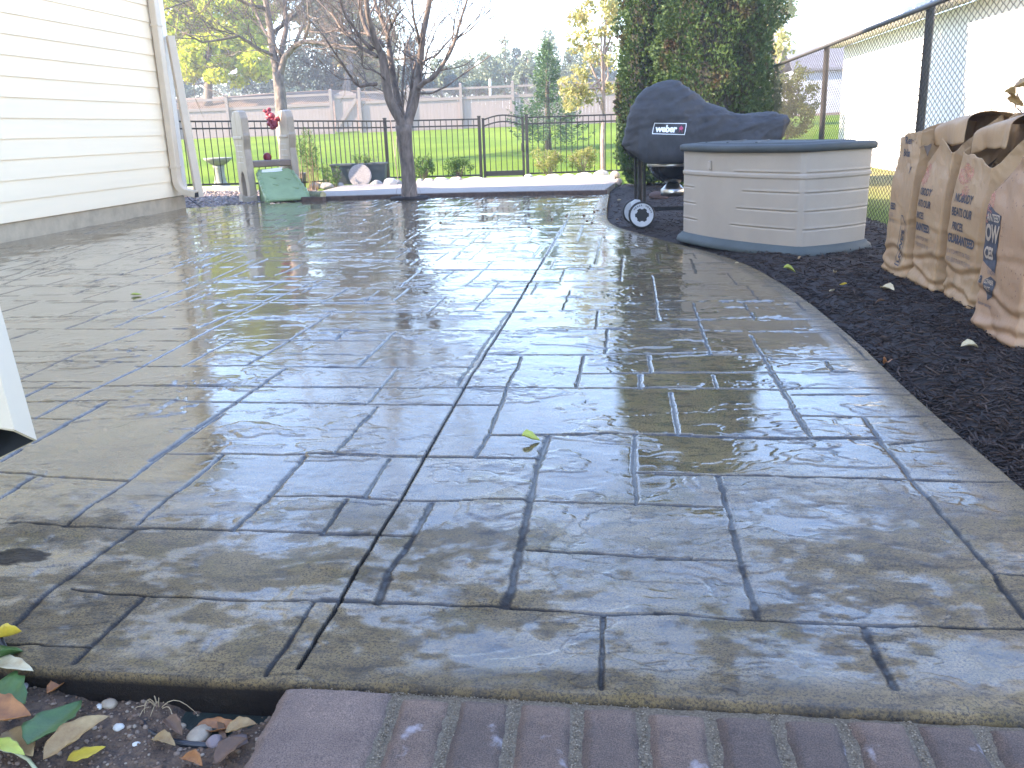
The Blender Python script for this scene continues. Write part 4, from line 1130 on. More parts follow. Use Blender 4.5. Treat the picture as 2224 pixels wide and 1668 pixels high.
mb = MB(); mb.bar(a + (0, 0, .2) + fn * .035, b + (0, 0, 1.52) + fn * .035, .04, .15, (0, 0, 1)); mb.build('brace', M['beige_vinyl'], bg)

# ------------------------------------------------------------------ chain link fence on the right
CX = 2.30; CH = 1.83
cl = thing('chain_link_fence', 'tall chain link fence with dark posts behind the storage box and the bags', 'fence', (CX, 7.8, 0))
mb = MB(); mb.tube([(CX, 16.0, CH - .03), (CX, -1.5, CH - .03)], .022, 12); mb.build('top_rail', M['rail'], cl, smooth=True)
for y in (16.0, 11.45, 7.75, 4.1, .5):
    mb = MB(); mb.lathe((CX + .055, y, -.1), [(.033, 0), (.033, CH + .06), (.036, CH + .062), (.034, CH + .09), (.004, CH + .12)], 14); mb.build('post', M['rail'], cl, smooth=True)
vs, q = [], []
PIT, RW = .052, .0021
zz = np.arange(.03, CH, PIT / 2)
nw = int(17.3 / PIT)
for w in range(nw):
    y0 = 15.98 - w * PIT
    ys_ = y0 + np.where((np.arange(len(zz)) + w) % 2 == 0, -PIT * .5, PIT * .5)
    xs_ = CX - .002 + np.where(np.arange(len(zz)) % 2 == 0, .002, -.002) * (1 if w % 2 else -1)
    n0 = len(vs)
    for y, z, x in zip(ys_, zz, xs_):
        vs += [(x - RW, y, z), (x + RW, y - RW * .8, z), (x + RW, y + RW * .8, z)]
    for i in range(len(zz) - 1):
        for k in range(3): q.append((n0 + i * 3 + k, n0 + i * 3 + (k + 1) % 3, n0 + i * 3 + 3 + (k + 1) % 3, n0 + i * 3 + 3 + k))
link_mesh('wire_mesh', vs, None, M['chain'], cl, quads=np.array(q))

# ------------------------------------------------------------------ storage box
def perimeter(L, C, Rr, bowf=.10, bows=.05, r=.035):
    """closed outline L-C-R-B (front edge L-C bowed) -> pts, outward normals, arc length"""
    L, C, Rr = map(lambda p: np.array(p, float), (L, C, Rr)); B = L + (Rr - C)
    cs = [L, C, Rr, B]; bows_ = [bowf, bows, .0, bows]; pts = []; fid = []
    cen = sum(cs) / 4
    for i in range(4):
        a, b = cs[i], cs[(i + 1) % 4]; d = b - a; n = np.array([d[1], -d[0]]); n /= np.linalg.norm(n)
        if n @ ((a + b) / 2 - cen) < 0: n = -n
        for t in np.linspace(0, 1, 90 if i == 0 else 60, endpoint=False):
            pts.append(a + d * t + n * bows_[i] * 4 * t * (1 - t)); fid.append(i + t)
    pts = np.array(pts)
    for _ in range(16): pts = (np.roll(pts, 1, 0) + pts * 2 + np.roll(pts, -1, 0)) / 4
    t = np.roll(pts, -1, 0) - np.roll(pts, 1, 0); n = np.stack([t[:, 1], -t[:, 0]], -1); n /= np.linalg.norm(n, axis=1)[:, None]
    if (n[5] @ (pts[5] - pts.mean(0))) < 0: n = -n
    return pts, n, np.array(fid)


BP, BN, BF = perimeter((.50, 8.06), (1.30, 6.86), (1.90, 7.30))
sb = thing('storage_box', 'taupe resin storage box with a slate lid standing on the mulch', 'storage box', (1.15, 7.5, 0))


def loft(rows, closed_top=False, closed_bot=False):
    """rows: list of (n,3) rings"""
    n = len(rows[0]); V = np.concatenate(rows); q = []
    for i in range(len(rows) - 1):
        a = np.arange(n) + i * n; q.append(np.stack([a, np.roll(a, -1), np.roll(a, -1) + n, a + n], -1))
    return V, np.concatenate(q)


zs = np.linspace(.075, .79, 150); rings = []
for z in zs:
    off = np.zeros(len(BP)); f = BF
    # full width raised band, with recess line under it
    band = sstep(.573, .577, z) * sstep(.609, .605, z); off += .008 * band
    for zc, rngs in ((.615, ((.55, .985), (1.03, 1.97), (3.03, 3.97))), (.47, ((-1, .17), (.62, .985), (1.03, 1.97), (3.03, 3.97))), (.335, ((-1, .19), (.58, .975), (1.03, 1.97), (3.03, 3.97))), (.20, ((-1, .21), (.53, .965), (1.03, 1.97), (3.03, 3.97)))):
        g = math.exp(-((z - zc) / .0052) ** 2); lap = sstep(zc, zc + .006, z) * sstep(zc + .028, zc + .006, z)
        for a, b in rngs:
            mk = sstep(a, a + .012, f) * sstep(b, b - .012, f); off += mk * (-.009 * g + .003 * lap)
    off -= .006 * np.exp(-((f - 1.0) / .006) ** 2) + .006 * np.exp(-((f - 2.0) / .006) ** 2) * 0      # seam at the front corner
    off += .012 * (z - .4)
    p = BP + BN * off[:, None]; rings.append(np.column_stack([p, np.full(len(p), z)]))
V, q = loft(rings); link_mesh('body', V, None, M['box_body'], sb, quads=q, smooth=True)
# small moulded clasp
mb = MB(); i0 = 31; p = BP[i0]; nn = BN[i0]; tt = np.array([-nn[1], nn[0]])
mb.box((p[0] + nn[0] * .012, p[1] + nn[1] * .012, .66), (.035, .02, .075), np.array([[tt[0], nn[0], 0], [tt[1], nn[1], 0], [0, 0, 1]])); mb.build('clasp', M['box_body'], sb, bevel=.008)
rings = []
for z, o in ((.0, .050), (.012, .056), (.045, .045), (.062, .022), (.078, .010), (.080, -.01)):
    rings.append(np.column_stack([BP + BN * o, np.full(len(BP), z)]))
V, q = loft(rings); link_mesh('base', V, None, M['box_base'], sb, quads=q, smooth=True)
cen = BP.mean(0)
rings = []
drop = .018 * np.cos((BF % 4) * math.pi / 2)   # lid edge dips slightly towards the left
for z, o in ((.772, .018), (.768, .030), (.778, .040), (.800, .044), (.816, .038), (.824, .022), (.826, .0), (.822, -.02)):
    rings.append(np.column_stack([BP + BN * o, z - .004 * np.sin(BF * math.pi)]))
for k, dz in ((.86, 0), (.84, .010), (.80, .014), (.62, .016), (.60, .008), (.40, .006), (.38, .014), (.05, .015)):
    b = cen + (BP - cen) * k; rings.append(np.column_stack([b, np.full(len(BP), .824 + dz)]))
V, q = loft(rings); n = len(BP); lidv = np.concatenate([V, [[cen[0], cen[1], .84]]])
o = link_mesh('lid', V, None, M['box_lid'], sb, quads=q, smooth=True)
mb = MB()
for t in (.15, .42, .7):
    a = np.array([*(BP[int(90 * t)] * .82 + cen * .18), .838]); b = np.array([*(BP[(240 - int(60 * t)) % len(BP)] * .8 + cen * .2), .838]); mb.bar(a, b, .02, .008)
mb.build('lid_rib', M['box_lid'], o, bevel=.003)

# ------------------------------------------------------------------ covered kettle grill
er = np.array([math.cos(YAW), math.sin(YAW), 0]); ed = np.array([-math.sin(YAW), math.cos(YAW), 0])
GP0 = G(1388, 497) + ed * .11
KP = (GP0 @ ed) / FPX * 1.035


def gw(px, py, dd=0.0):
    """photo position on the grill's long plane -> world"""
    d = ray(px, py); t = (GP0 @ ed) / (d @ ed)
    return np.array([0, 0, EYE]) + d * t + ed * dd


grill = thing('covered_grill', 'kettle grill cart under a charcoal fabric cover with a logo patch', 'grill', (gw(1390, 497)[0], gw(1390, 497)[1], 0))
top = [(1352, 316), (1358, 290), (1365, 256), (1374, 228), (1388, 207), (1405, 192), (1428, 180), (1455, 176), (1470, 178), (1484, 186), (1505, 202), (1524, 214), (1556, 231), (1590, 244), (1620, 246), (1645, 242), (1660, 240.5), (1680, 245), (1694, 250), (1697, 258)]
bot = [(1352, 319), (1358, 325), (1366, 333), (1376, 341), (1386, 348), (1398, 354), (1430, 353), (1470, 350), (1500, 349), (1540, 348), (1580, 345), (1620, 338), (1650, 325), (1676, 305), (1688, 285), (1696, 265)]
us = np.concatenate([np.linspace(1352.5, 1400, 26), np.linspace(1403, 1696.5, 130)])
zt = np.array([gw(u, np.interp(u, *zip(*top)))[2] for u in us]); zb = np.array([gw(u, np.interp(u, *zip(*bot)))[2] for u in us])
hv = np.interp(us, [1352, 1362, 1380, 1420, 1470, 1540, 1600, 1680, 1697], [.03, .14, .24, .31, .33, .29, .30, .31, .25])
nth = 90; th = np.linspace(0, math.pi, nth)
V = np.zeros((len(us), nth, 3))
for i, u in enumerate(us):
    flat = np.interp(u, [1352, 1480, 1600, 1697], [1, 1, .55, .35])
    cx_ = np.cos(th); sx_ = np.sin(th)
    pz = np.abs(sx_) ** (.62 * flat + .25 * (1 - flat)); pv = np.sign(cx_) * np.abs(cx_) ** .85
    lowc = .9 + .1 * pz
    base = gw(u, 260); z = zb[i] + (zt[i] - zb[i]) * pz
    v = -pv * hv[i] * (1 + .05 * (1 - pz))
    pos = base[None, :] * (1, 1, 0) + ed[None] * v[:, None] + np.array([0, 0, 1])[None] * z[:, None]
    V[i] = pos
nrm = np.cross(np.gradient(V, axis=0), np.gradient(V, axis=1)); nrm /= np.linalg.norm(nrm, axis=2)[..., None] + 1e-9
cc = V.mean((0, 1)); sg = np.sign(((V - cc) * nrm).sum(-1).mean()); nrm *= sg
Ug = ((us - 1352) * KP)[:, None] * np.ones((1, nth)); Zg = V[..., 2]
wr = 1 - np.abs(2 * fbm(Ug * 2.2 + Zg * 1.2, Zg * 9 - Ug * 2.4, seed=70, o=4) - 1)      # long drape folds running down to the right
wr2 = 1 - np.abs(2 * fbm(Ug * 9, Zg * 14 + Ug * 3, seed=75, o=4) - 1)
crease = np.exp(-((Zg - (1.075 - .02 * Ug)) / .012) ** 2) * sstep(.25, .5, Ug) * .010
dsp = .042 * (wr - .8) + .014 * (wr2 - .8) + crease
V = V + nrm * dsp[..., None]
idx = np.arange(len(us) * nth).reshape(len(us), nth)
q = np.stack([idx[:-1, :-1], idx[:-1, 1:], idx[1:, 1:], idx[1:, :-1]], -1).reshape(-1, 4)
cov = link_mesh('cover', V, None, M['weber_cover'], grill, quads=q, smooth=True)
sd_ = cov.modifiers.new('thick', 'SOLIDIFY'); sd_.thickness = .003
bpy.context.view_layer.update()


def bvh_of(o):
    me = o.data; w = np.array([v.co for v in me.vertices]) + wloc(o)
    return BVHTree.FromPolygons([Vector(p) for p in w], [list(p.vertices) for p in me.polygons])


def text_verts(body, size, bold=0.0, align='LEFT', spacing=1.0, xs=1.0):
    cu = bpy.data.curves.new('lettering', 'FONT'); cu.body = body; cu.size = size; cu.offset = bold; cu.align_x = align; cu.space_character = spacing; cu.resolution_u = 3
    ob = bpy.data.objects.new('lettering', cu); COL.objects.link(ob); bpy.context.view_layer.update()
    dg = bpy.context.evaluated_depsgraph_get(); me = bpy.data.meshes.new_from_object(ob.evaluated_get(dg))
    v = np.array([x.co[:] for x in me.vertices]).reshape(-1, 3); f = [list(p.vertices) for p in me.polygons]
    bpy.data.objects.remove(ob); bpy.data.curves.remove(cu); bpy.data.meshes.remove(me)
    v[:, 0] *= xs
    return v[:, :2], f


def project(bvh, o3, ex, ey, uv, f, dirv, off=.002, back=.5):
    """drop a flat figure (uv metres in the plane o3+ex,ey) onto a surface along dirv"""
    out = []; ok = []
    d = Vector(dirv).normalized()
    for a, b in uv:
        p = Vector(o3 + ex * a + ey * b) - d * back
        hit, n, _, _ = bvh.ray_cast(p, d, back * 2.2)
        if hit is None: out.append((0, 0, 0)); ok.append(False)
        else:
            if n.dot(d) > 0: n = -n
            out.append(tuple(hit + n * off * .6 - d * off * .6)); ok.append(True)
    f = [x for x in f if all(ok[i] for i in x)]
    return np.array(out), f


def densify(uv, f, cell):
    """split big polygons so that a decal can follow a curved surface"""
    import bmesh
    bm = bmesh.new(); vv = [bm.verts.new((a, b, 0)) for a, b in uv]
    for x in f:
        try: bm.faces.new([vv[i] for i in x])
        except Exception: pass
    xs_ = uv[:, 0]; ys_ = uv[:, 1]
    for ax, lo, hi in ((0, xs_.min(), xs_.max()), (1, ys_.min(), ys_.max())):
        k = lo + cell
        while k < hi:
            co = [0, 0, 0]; no = [0, 0, 0]; co[ax] = k; no[ax] = 1
            bmesh.ops.bisect_plane(bm, geom=bm.verts[:] + bm.edges[:] + bm.faces[:], plane_co=co, plane_no=no); k += cell
    bm.verts.ensure_lookup_table(); bm.verts.index_update()
    uv2 = np.array([v.co[:2] for v in bm.verts]); f2 = [[v.index for v in x.verts] for x in bm.faces]; bm.free(); return uv2, f2


def decal(name, parent, bvh, o3, ex, ey, dirv, uv, f, m, off=.002, cell=.02):
    uv, f = densify(np.asarray(uv, float), f, cell)
    V_, f = project(bvh, np.array(o3, float), np.array(ex, float), np.array(ey, float), uv, f, dirv, off)
    if not f: return None
    used = sorted({i for x in f for i in x}); mp = {j: i for i, j in enumerate(used)}
    return link_mesh(name, V_[used], [[mp[i] for i in x] for x in f], m, parent)


cb = bvh_of(cov)
# logo patch: white line frame, white letters and a small red kettle mark; corner positions as in the photo
l0 = gw(1406, 292); l1 = gw(1472, 292); lu = gw(1411, 266)
exl = gw(1472, 292.5) - gw(1406, 291); W_ = np.linalg.norm(exl); exl /= W_
eyl = gw(1411, 267) - gw(1406, 291); H_ = np.linalg.norm(eyl); eyl /= H_
org_l = gw(1406, 291)


def rect(x0, y0, x1, y1): return np.array([(x0, y0), (x1, y0), (x1, y1), (x0, y1)]), [[0, 1, 2, 3]]


def decals(name, parent, shapes, m, off): 
    uv = []; f = []
    for u_, ff in shapes:
        n = len(uv); uv += list(map(tuple, u_)); f += [[n + i for i in x] for x in ff]
    return decal(name, parent, cb, org_l, exl, eyl, ed, np.array(uv), f, m, off, .02)


bt = .006
patch = decals('logo_patch', cov, [rect(0, 0, W_, H_)], mat('patch_black', (.03, .03, .034), .6, .1), .003)
decals('border', patch, [rect(0, 0, W_, bt), rect(0, H_ - bt, W_, H_), rect(0, 0, bt, H_), rect(W_ - bt, 0, W_, H_)], M['white_paint'], .0055)
tv, tf = text_verts('weber', .098, .0045, xs=1.0, spacing=.92)
tw = tv[:, 0].max() - tv[:, 0].min(); tv[:, 0] = (tv[:, 0] - tv[:, 0].min()) * (W_ * .66 / tw) + W_ * .07; tv[:, 1] = (tv[:, 1] - tv[:, 1].min()) * (H_ * .66 / (tv[:, 1].max() - tv[:, 1].min())) + H_ * .17
decals('lettering', patch, [(tv, tf)], M['white_paint'], .0055)
kx, ky, kr = W_ * .85, H_ * .56, H_ * .17
circ = (np.array([(kx + kr * math.cos(a), ky + kr * .95 * math.sin(a)) for a in np.linspace(0, 6.28, 20, endpoint=False)]), [list(range(20))])
legs = [(np.array([(kx + s * kr * .3, ky - kr * .6), (kx + s * kr * .55, ky - kr * .6), (kx + s * kr * .95, ky - kr * 2.0), (kx + s * kr * .75, ky - kr * 2.0)]), [[0, 1, 2, 3]]) for s in (-1, 1)]
decals('kettle_mark', patch, [circ] + legs + [rect(kx - kr * .2, ky + kr * .9, kx + kr * .2, ky + kr * 1.35)], M['red_paint'], .0055)
# frame under the cover: leg pair, bowl, ash catcher, rack, wheels
w0 = gw(1390, 470); zw = .118; R_W = 27 * KP
wx, wy = w0[0], w0[1]
for s_, dd in ((0, -.05), (1, .20)):
    mb = MB()
    for k in (0, .055): mb.tube([np.array([wx, wy, .16]) + er * (k - .012) + ed * (dd + .03), np.array([wx, wy, .70]) + er * (k - .02) + ed * (dd + .03)], .014, 10)
    mb.build('leg', M['black_metal'], grill, smooth=False)
for dd in (-.16, .20):
    mb = MB(); mb.tube([np.array([wx, wy, .06]) + er * 1.15 + ed * dd, np.array([wx, wy, .80]) + er * 1.15 + ed * dd], .014, 10); mb.build('leg', M['black_metal'], grill)
mb = MB()
for dd in (.02, .1, .18, .26, .34): mb.tube([np.array([wx, wy, .17]) + ed * dd, np.array([wx, wy, .15]) + er * 1.15 + ed * dd], .006, 6)
mb.build('rack', M['black_metal'], grill)
bc = gw(1462, 360, .0); bc[2] = 0
mb = MB(); mb.lathe(bc, [(.02, .42), (.10, .44), (.19, .50), (.235, .58), (.25, .655), (.24, .67)], 36); bowl = mb.build('bowl', M['black_enamel'], grill, smooth=True)
mb = MB(); mb.lathe(bc, [(.252, .598), (.256, .603), (.256, .625), (.252, .63)], 36); mb.build('band', M['steel'], bowl, smooth=True)
mb = MB(); mb.lathe(bc, [(.06, .30), (.115, .31), (.12, .37), (.10, .385), (.05, .44)], 28); mb.build('ash_catcher', M['steel'], grill, smooth=True)
Rw = np.array([er, np.cross(-ed, er), -ed]).T    # lathe axis -> towards the camera
for k, (dd, sh) in enumerate(((-.11, 0), (.28, -.01))):
    c = np.array([wx, wy, R_W + .005]) + ed * dd + er * sh
    mb = MB(); mb.lathe(c, [(.10, -.022), (R_W - .008, -.022), (R_W, -.012), (R_W, .012), (R_W - .008, .022), (.10, .022)], 40, Rw); wl = mb.build('wheel', M['rubber'], grill, smooth=False)
    # hub disc: pale ring with star shaped dark centre
    nn = 72; ri = [R_W * (.44 + .09 * (1 if math.cos(6 * a) > -.25 else 0)) for a in np.linspace(0, 2 * math.pi, nn, endpoint=False)]
    vs = []; an = np.linspace(0, 2 * math.pi, nn, endpoint=False)
    for r_, dz in ((ri, .024), ([R_W * .86] * nn, .026), ([R_W * .88] * nn, .016)):
        for a, r in zip(an, r_): vs.append(c + Rw @ np.array([r * math.cos(a), r * math.sin(a), dz]))
    fs = [(i * nn + j, i * nn + (j + 1) % nn, (i + 1) * nn + (j + 1) % nn, (i + 1) * nn + j) for i in range(2) for j in range(nn)]
    hub = link_mesh('hub', vs, fs, M['grey_plastic'], wl)
    if k == 0:
        V_, F_ = [], []
        for wd, a0 in (('WEBER', 140), ('WEBER', 62)):
            for i, ch in enumerate(wd):
                tv, tf = text_verts(ch, .026, .0006, 'CENTER'); a = math.radians(a0 - i * 11.5); n0 = len(V_)
                for x, y in tv:
                    r = R_W * .66 + y; p = np.array([-math.sin(a - math.pi / 2) * 0, 0, 0]); lx = r * math.cos(a) + x * math.sin(a); ly = r * math.sin(a) - x * math.cos(a)
                    V_.append(c + Rw @ np.array([lx, ly, .0275]))
                F_ += [[n0 + j for j in x] for x in tf]
        link_mesh('lettering', V_, F_, M['ink'], hub)
mb = MB(); mb.bar(np.array([wx, wy, .12]) + er * (-.03) + ed * (-.08), np.array([wx, wy, .12]) + er * (-.05) + ed * .26, .05, .05); mb.build('axle', M['black_metal'], grill)
mb = MB(); mb.prism([np.array([wx, wy, 0]) + er * a - ed * .07 + (0, 0, b) for a, b in ((-.09, .12), (-.10, .26), (-.06, .285), (-.01, .28), (.01, .2), (.01, .12))], ed * .035); mb.build('wheel_bracket', M['grey_plastic'], grill, bevel=.006)

# ------------------------------------------------------------------ paper yard-waste bags
def facet(u, v, nu, seed):
    """piecewise flat noise, periodic in u with nu cells"""
    i = np.floor(u).astype(np.int64); j = np.floor(v).astype(np.int64); fx, fy = u - i, v - j
    z_ = np.zeros_like(i); h = lambda a, b: _h(np.mod(a, nu), b, z_, seed)
    a, b, c, d = h(i, j), h(i + 1, j), h(i, j + 1), h(i + 1, j + 1)
    return np.where(fx + fy < 1, a + (b - a) * fx + (c - a) * fy, d + (c - d) * (1 - fx) + (b - d) * (1 - fy))


def bag(X0, Ya, Yb, dep, front, back, seed, label, lean=0.0, flap=0.0):
    """front face at x=X0 between Ya (far) and Yb (near); front = rim heights far..near along the front; back = rim height behind"""
    root = thing('paper_bag', label, 'paper bag', (X0 + dep / 2, (Ya + Yb) / 2, .01), 'kraft paper yard bags in a row')
    W = Ya - Yb; NS, NT = 300, 170
    per = 2 * (W + dep); s = np.linspace(0, per, NS, endpoint=False)
    # s runs: front face far->near, near side, back near->far, far side
    def base_xy(s):
        x = np.where(s < W, 0, np.where(s < W + dep, s - W, np.where(s < 2 * W + dep, dep, dep - (s - 2 * W - dep))))
        y = np.where(s < W, Ya - s, np.where(s < W + dep, Yb, np.where(s < 2 * W + dep, Yb + (s - W - dep), Ya)))
        return x, y
    x, y = base_xy(s)
    for _ in range(3): x = (np.roll(x, 1) + 2 * x + np.roll(x, -1)) / 4; y = (np.roll(y, 1) + 2 * y + np.roll(y, -1)) / 4
    tx, ty = np.roll(x, -1) - np.roll(x, 1), np.roll(y, -1) - np.roll(y, 1); L = np.hypot(tx, ty); nx, ny = ty / L, -tx / L
    if nx[NS // 8] > 0: nx, ny = -nx, -ny
    # rim height around the mouth
    fr = np.interp(s / W, np.linspace(0, 1, len(front)), front)
    rim = np.where(s < W, fr, np.where(s < W + dep, front[-1] + (back - front[-1]) * (s - W) / dep, np.where(s < 2 * W + dep, back, back + (front[0] - back) * (s - 2 * W - dep) / dep)))
    for _ in range(12): rim = (np.roll(rim, 1) + 2 * rim + np.roll(rim, -1)) / 4
    rim = rim + .012 * (vnoise(s * 14, s * 0 + seed, seed=seed) - .5)
    t = np.linspace(0, 1, NT)[:, None]
    z = t * rim[None]
    S_ = np.broadcast_to(s[None], z.shape)
    ang = 2 * math.pi * S_ / per; R_ = per / 2 / math.pi; nxx, nyy = R_ * np.cos(ang), R_ * np.sin(ang)   # seamless noise domain
    wu = .35 * (vnoise(nxx * 7, nyy * 7, z * 7, seed=seed + 2) - .5)
    crum = .45 + .42 * facet(S_ / per * 9 + wu, z * 7 + wu * 2 + S_ / per * 9 * .0, 9, seed) + .22 * facet(S_ / per * 21 + wu, z * 17 - wu, 21, seed + 1) + .08 * facet(S_ / per * 47, z * 38 + wu * 3, 47, seed + 4)
    low = sstep(.22, .0, z); hi = sstep(.50, .80, z)
    d = .022 * (fbm(nxx * 2.5 + seed, nyy * 2.5, z * 2.2, o=2, seed=seed + 3) - .45) + (crum - .80) * (.018 + .045 * low + .05 * hi)
    for zc, amp, sl in ((.055 + .02 * math.sin(seed), .012, .05), (.17 + .02 * math.cos(seed), .008, -.05), (.35 + .02 * math.sin(seed * 2), .003, .03)):
        zz_ = zc + sl * np.sin(ang * 2 + seed) * .5 + .02 * (vnoise(nxx * 6, nyy * 6, seed=seed + 8) - .5)
        u = (z - zz_) / .020
        d = d - amp * np.exp(-u * u) + amp * .7 * np.exp(-((u - 1.6) / 1.1) ** 2)
    d = d + .015 * sstep(.10, .03, z) - .018 * sstep(.03, .0, z)
    pinch = hi * .22
    cx, cy = dep / 2, (Ya + Yb) / 2
    Xp = x[None] + nx[None] * d; Yp_ = y[None] + ny[None] * d
    Xp = cx + (Xp - cx) * (1 - pinch) + lean * z; Yp_ = cy + (Yp_ - cy) * (1 - pinch * .25)
    V = np.stack([Xp + X0, Yp_, z + .006], -1)
    idx = np.arange(NT * NS).reshape(NT, NS)
    q = np.stack([idx[:-1], np.roll(idx, -1, 1)[:-1], np.roll(idx, -1, 1)[1:], idx[1:]], -1).reshape(-1, 4)
    body = link_mesh('body', V, None, M['bagpaper'], root, quads=q, smooth=True)
    so = body.modifiers.new('thick', 'SOLIDIFY'); so.thickness = .002
    # garden waste seen in the mouth
    R = np.random.RandomState(seed); vs, fs = [], []
    for i in range(260):
        p = np.array([X0 + cx + lean * .6 + R.uniform(-.4, .4) * dep * .8, cy + R.uniform(-.45, .45) * W, min(front) - .05 + R.uniform(0, .05)])
        a = R.uniform(0, 6.28); tl = R.normal(0, .5); l = R.uniform(.02, .05); dd = np.array([math.cos(a), math.sin(a), tl]) * l; e = np.array([-math.sin(a), math.cos(a), R.normal(0, .3)]) * l * .5
        n0 = len(vs); vs += [p - dd, p + e, p + dd, p - e + (0, 0, .01)]; fs.append((n0, n0 + 1, n0 + 2, n0 + 3))
    w_ = link_mesh('garden_waste', vs, fs, M['waste'], root); w_['kind'] = 'stuff'
    return root, body, V


M['bagpaper'] = mat('kraft_bag_paper', (.43, .255, .125), .62, .1, 2.5, col2=(.34, .19, .092), bump=.0012, bscale=55)
M['waste'] = leafmat('dry_garden_waste', [(.16, .10, .06), (.30, .20, .11), (.22, .14, .09), (.10, .07, .05)], trans=.1)


def specks(m):
    N, L = m.node_tree.nodes, m.node_tree.links; b = N['Principled BSDF']; src = b.inputs['Base Color'].links[0].from_socket
    tc = N.new('ShaderNodeTexCoord'); vo = N.new('ShaderNodeTexVoronoi'); vo.inputs['Scale'].default_value = 32; L.new(tc.outputs['Object'], vo.inputs['Vector'])
    r = N.new('ShaderNodeValToRGB'); r.color_ramp.elements[0].position = .10; r.color_ramp.elements[1].position = .17; r.color_ramp.elements[0].color = (1, 1, 1, 1); r.color_ramp.elements[1].color = (0, 0, 0, 1); L.new(vo.outputs['Distance'], r.inputs[0])
    sep = N.new('ShaderNodeSeparateColor'); L.new(vo.outputs['Color'], sep.inputs[0]); g = N.new('ShaderNodeMath'); g.operation = 'GREATER_THAN'; g.inputs[1].default_value = .62; L.new(sep.outputs[0], g.inputs[0])
    mm = N.new('ShaderNodeMath'); mm.operation = 'MULTIPLY'; L.new(r.outputs[0], mm.inputs[0]); L.new(g.outputs[0], mm.inputs[1])
    mx = N.new('ShaderNodeMixRGB'); mx.inputs[2].default_value = (.16, .075, .05, 1); L.new(mm.outputs[0], mx.inputs[0]); L.new(src, mx.inputs[1]); L.new(mx.outputs[0], b.inputs['Base Color'])


# bag with brown drip spots gets its own paper
base_paper = M['bagpaper']
b1 = bag(1.73, 6.17, 5.76, .30, (.86, .89, .90), .94, 3, 'farthest paper bag, with black words near its top')
b2 = bag(1.765, 5.72, 5.29, .31, (.71, .86, .79), 1.0, 14, 'second farthest paper bag, its rim peaked above an orange print')
b3 = bag(1.79, 5.22, 4.78, .31, (.79, .78, .72), .99, 25, 'paper bag second from the front, folded mouth and large black slogan')
M['bagpaper'] = mat('spotted_bag_paper', (.42, .235, .125), .62, .1, 2.5, col2=(.34, .185, .10), bump=.0012, bscale=55); specks(M['bagpaper'])
b4 = bag(1.665, 4.40, 3.93, .33, (.64, .80, .94), 1.04, 36, 'nearest paper bag, spotted brown, with a dark price badge')
M['bagpaper'] = base_paper

# folded paper collars over the mouths
def collar(root, body_v, x0, x1, ya, yb, z0, rise, drop, seed, m):
    n, k = 40, 24; t = np.linspace(0, 1, n); u = np.linspace(0, 1, k); T, U = np.meshgrid(t, u, indexing='ij')
    a = U * math.radians(205); R_ = rise
    X = x1 - (1 - np.cos(np.minimum(a, math.pi))) * (x1 - x0) / 2; Z = z0 + R_ * np.sin(np.minimum(a, math.pi)) - drop * sstep(.8, 1, U) + .04 * (T - .5)
    Y = ya + (yb - ya) * T + .02 * np.sin(U * 5 + seed)
    nz = (fbm(T * 2.5 + seed, U * 1.5, seed=seed, o=4) - .5) * .05
    V = np.stack([X + nz, Y, Z + nz], -1); idx = np.arange(n * k).reshape(n, k)
    q = np.stack([idx[:-1, :-1], idx[:-1, 1:], idx[1:, 1:], idx[1:, :-1]], -1).reshape(-1, 4)
    o = link_mesh('folded_rim', V, None, m, root, quads=q, smooth=True); s = o.modifiers.new('thick', 'SOLIDIFY'); s.thickness = .002; return o


M['paper_white'] = mat('pale_paper_print', (.44, .32, .23), .6, .08, 3, bump=.001, bscale=30)
collar(b2[0], None, 1.84, 2.09, 5.74, 5.26, .93, .06, .10, 4, M['bagpaper'])
cr3 = collar(b3[0], None, 1.86, 2.12, 5.18, 4.74, .91, .06, .10, 9, M['bagpaper'])

EY = np.array([0, -1., 0]); EZ = np.array([0, 0, 1.])


def bag_text(B, yfar, items, m=None):
    bv = bvh_of(B[1])
    for body, dy, z, size, bold, xs in items:
        tv, tf = text_verts(body, size, bold, xs=xs)
        decal('lettering', B[1], bv, (B[1].location[0] + 1.75, yfar, z), EY, EZ, (1, 0, 0), tv + (dy, 0), tf, m or M['ink'], .0022, .012)


M['ink_thin'] = mat('faded_ink', (.20, .14, .12), .7, .2, 30)
bag_text(b3, 5.22, [("NOBODY", .055, .545, .062, .0016, .92), ("BEATS OUR", .035, .470, .062, .0016, .92), ("PRICES.", .060, .395, .058, .0016, .9), ("GUARANTEED", .02, .325, .064, .0028, .90)])
bag_text(b3, 5.22, [("IF A COMPETITOR TRIES", .03, .265, .034, 0, .9), ("WE'LL BEAT THEIR PRICE BY 10%", .03, .222, .034, 0, .72)], M['ink_thin'])
bag_text(b2, 5.72, [("OBODY", .045, .545, .058, .0014, .92), ("ATS OUR", .03, .475, .058, .0014, .92), ("RICES.", .03, .405, .054, .0014, .9), ("RANTEED.", .02, .335, .062, .0028, .88)])
bag_text(b2, 5.72, [("OMPETITOR TRIES", .03, .28, .032, 0, .9), ("THEIR PRICE BY 10%", .03, .24, .032, 0, .85)], M['ink_thin'])
bag_text(b1, 6.17, [("EED.", .04, .42, .056, .0022, .9), ("Ren", .13, .83, .062, .0016, 1.1), ("Bolsa", .11, .755, .062, .0016, 1.1), ("y", .30, .67, .06, .001, 1.1)])
bag_text(b1, 6.17, [("TRIES", .04, .375, .034, 0, .9), ("BY 10%", .04, .335, .034, 0, .9)], M['ink_thin'])
bv1 = bvh_of(b1[1])
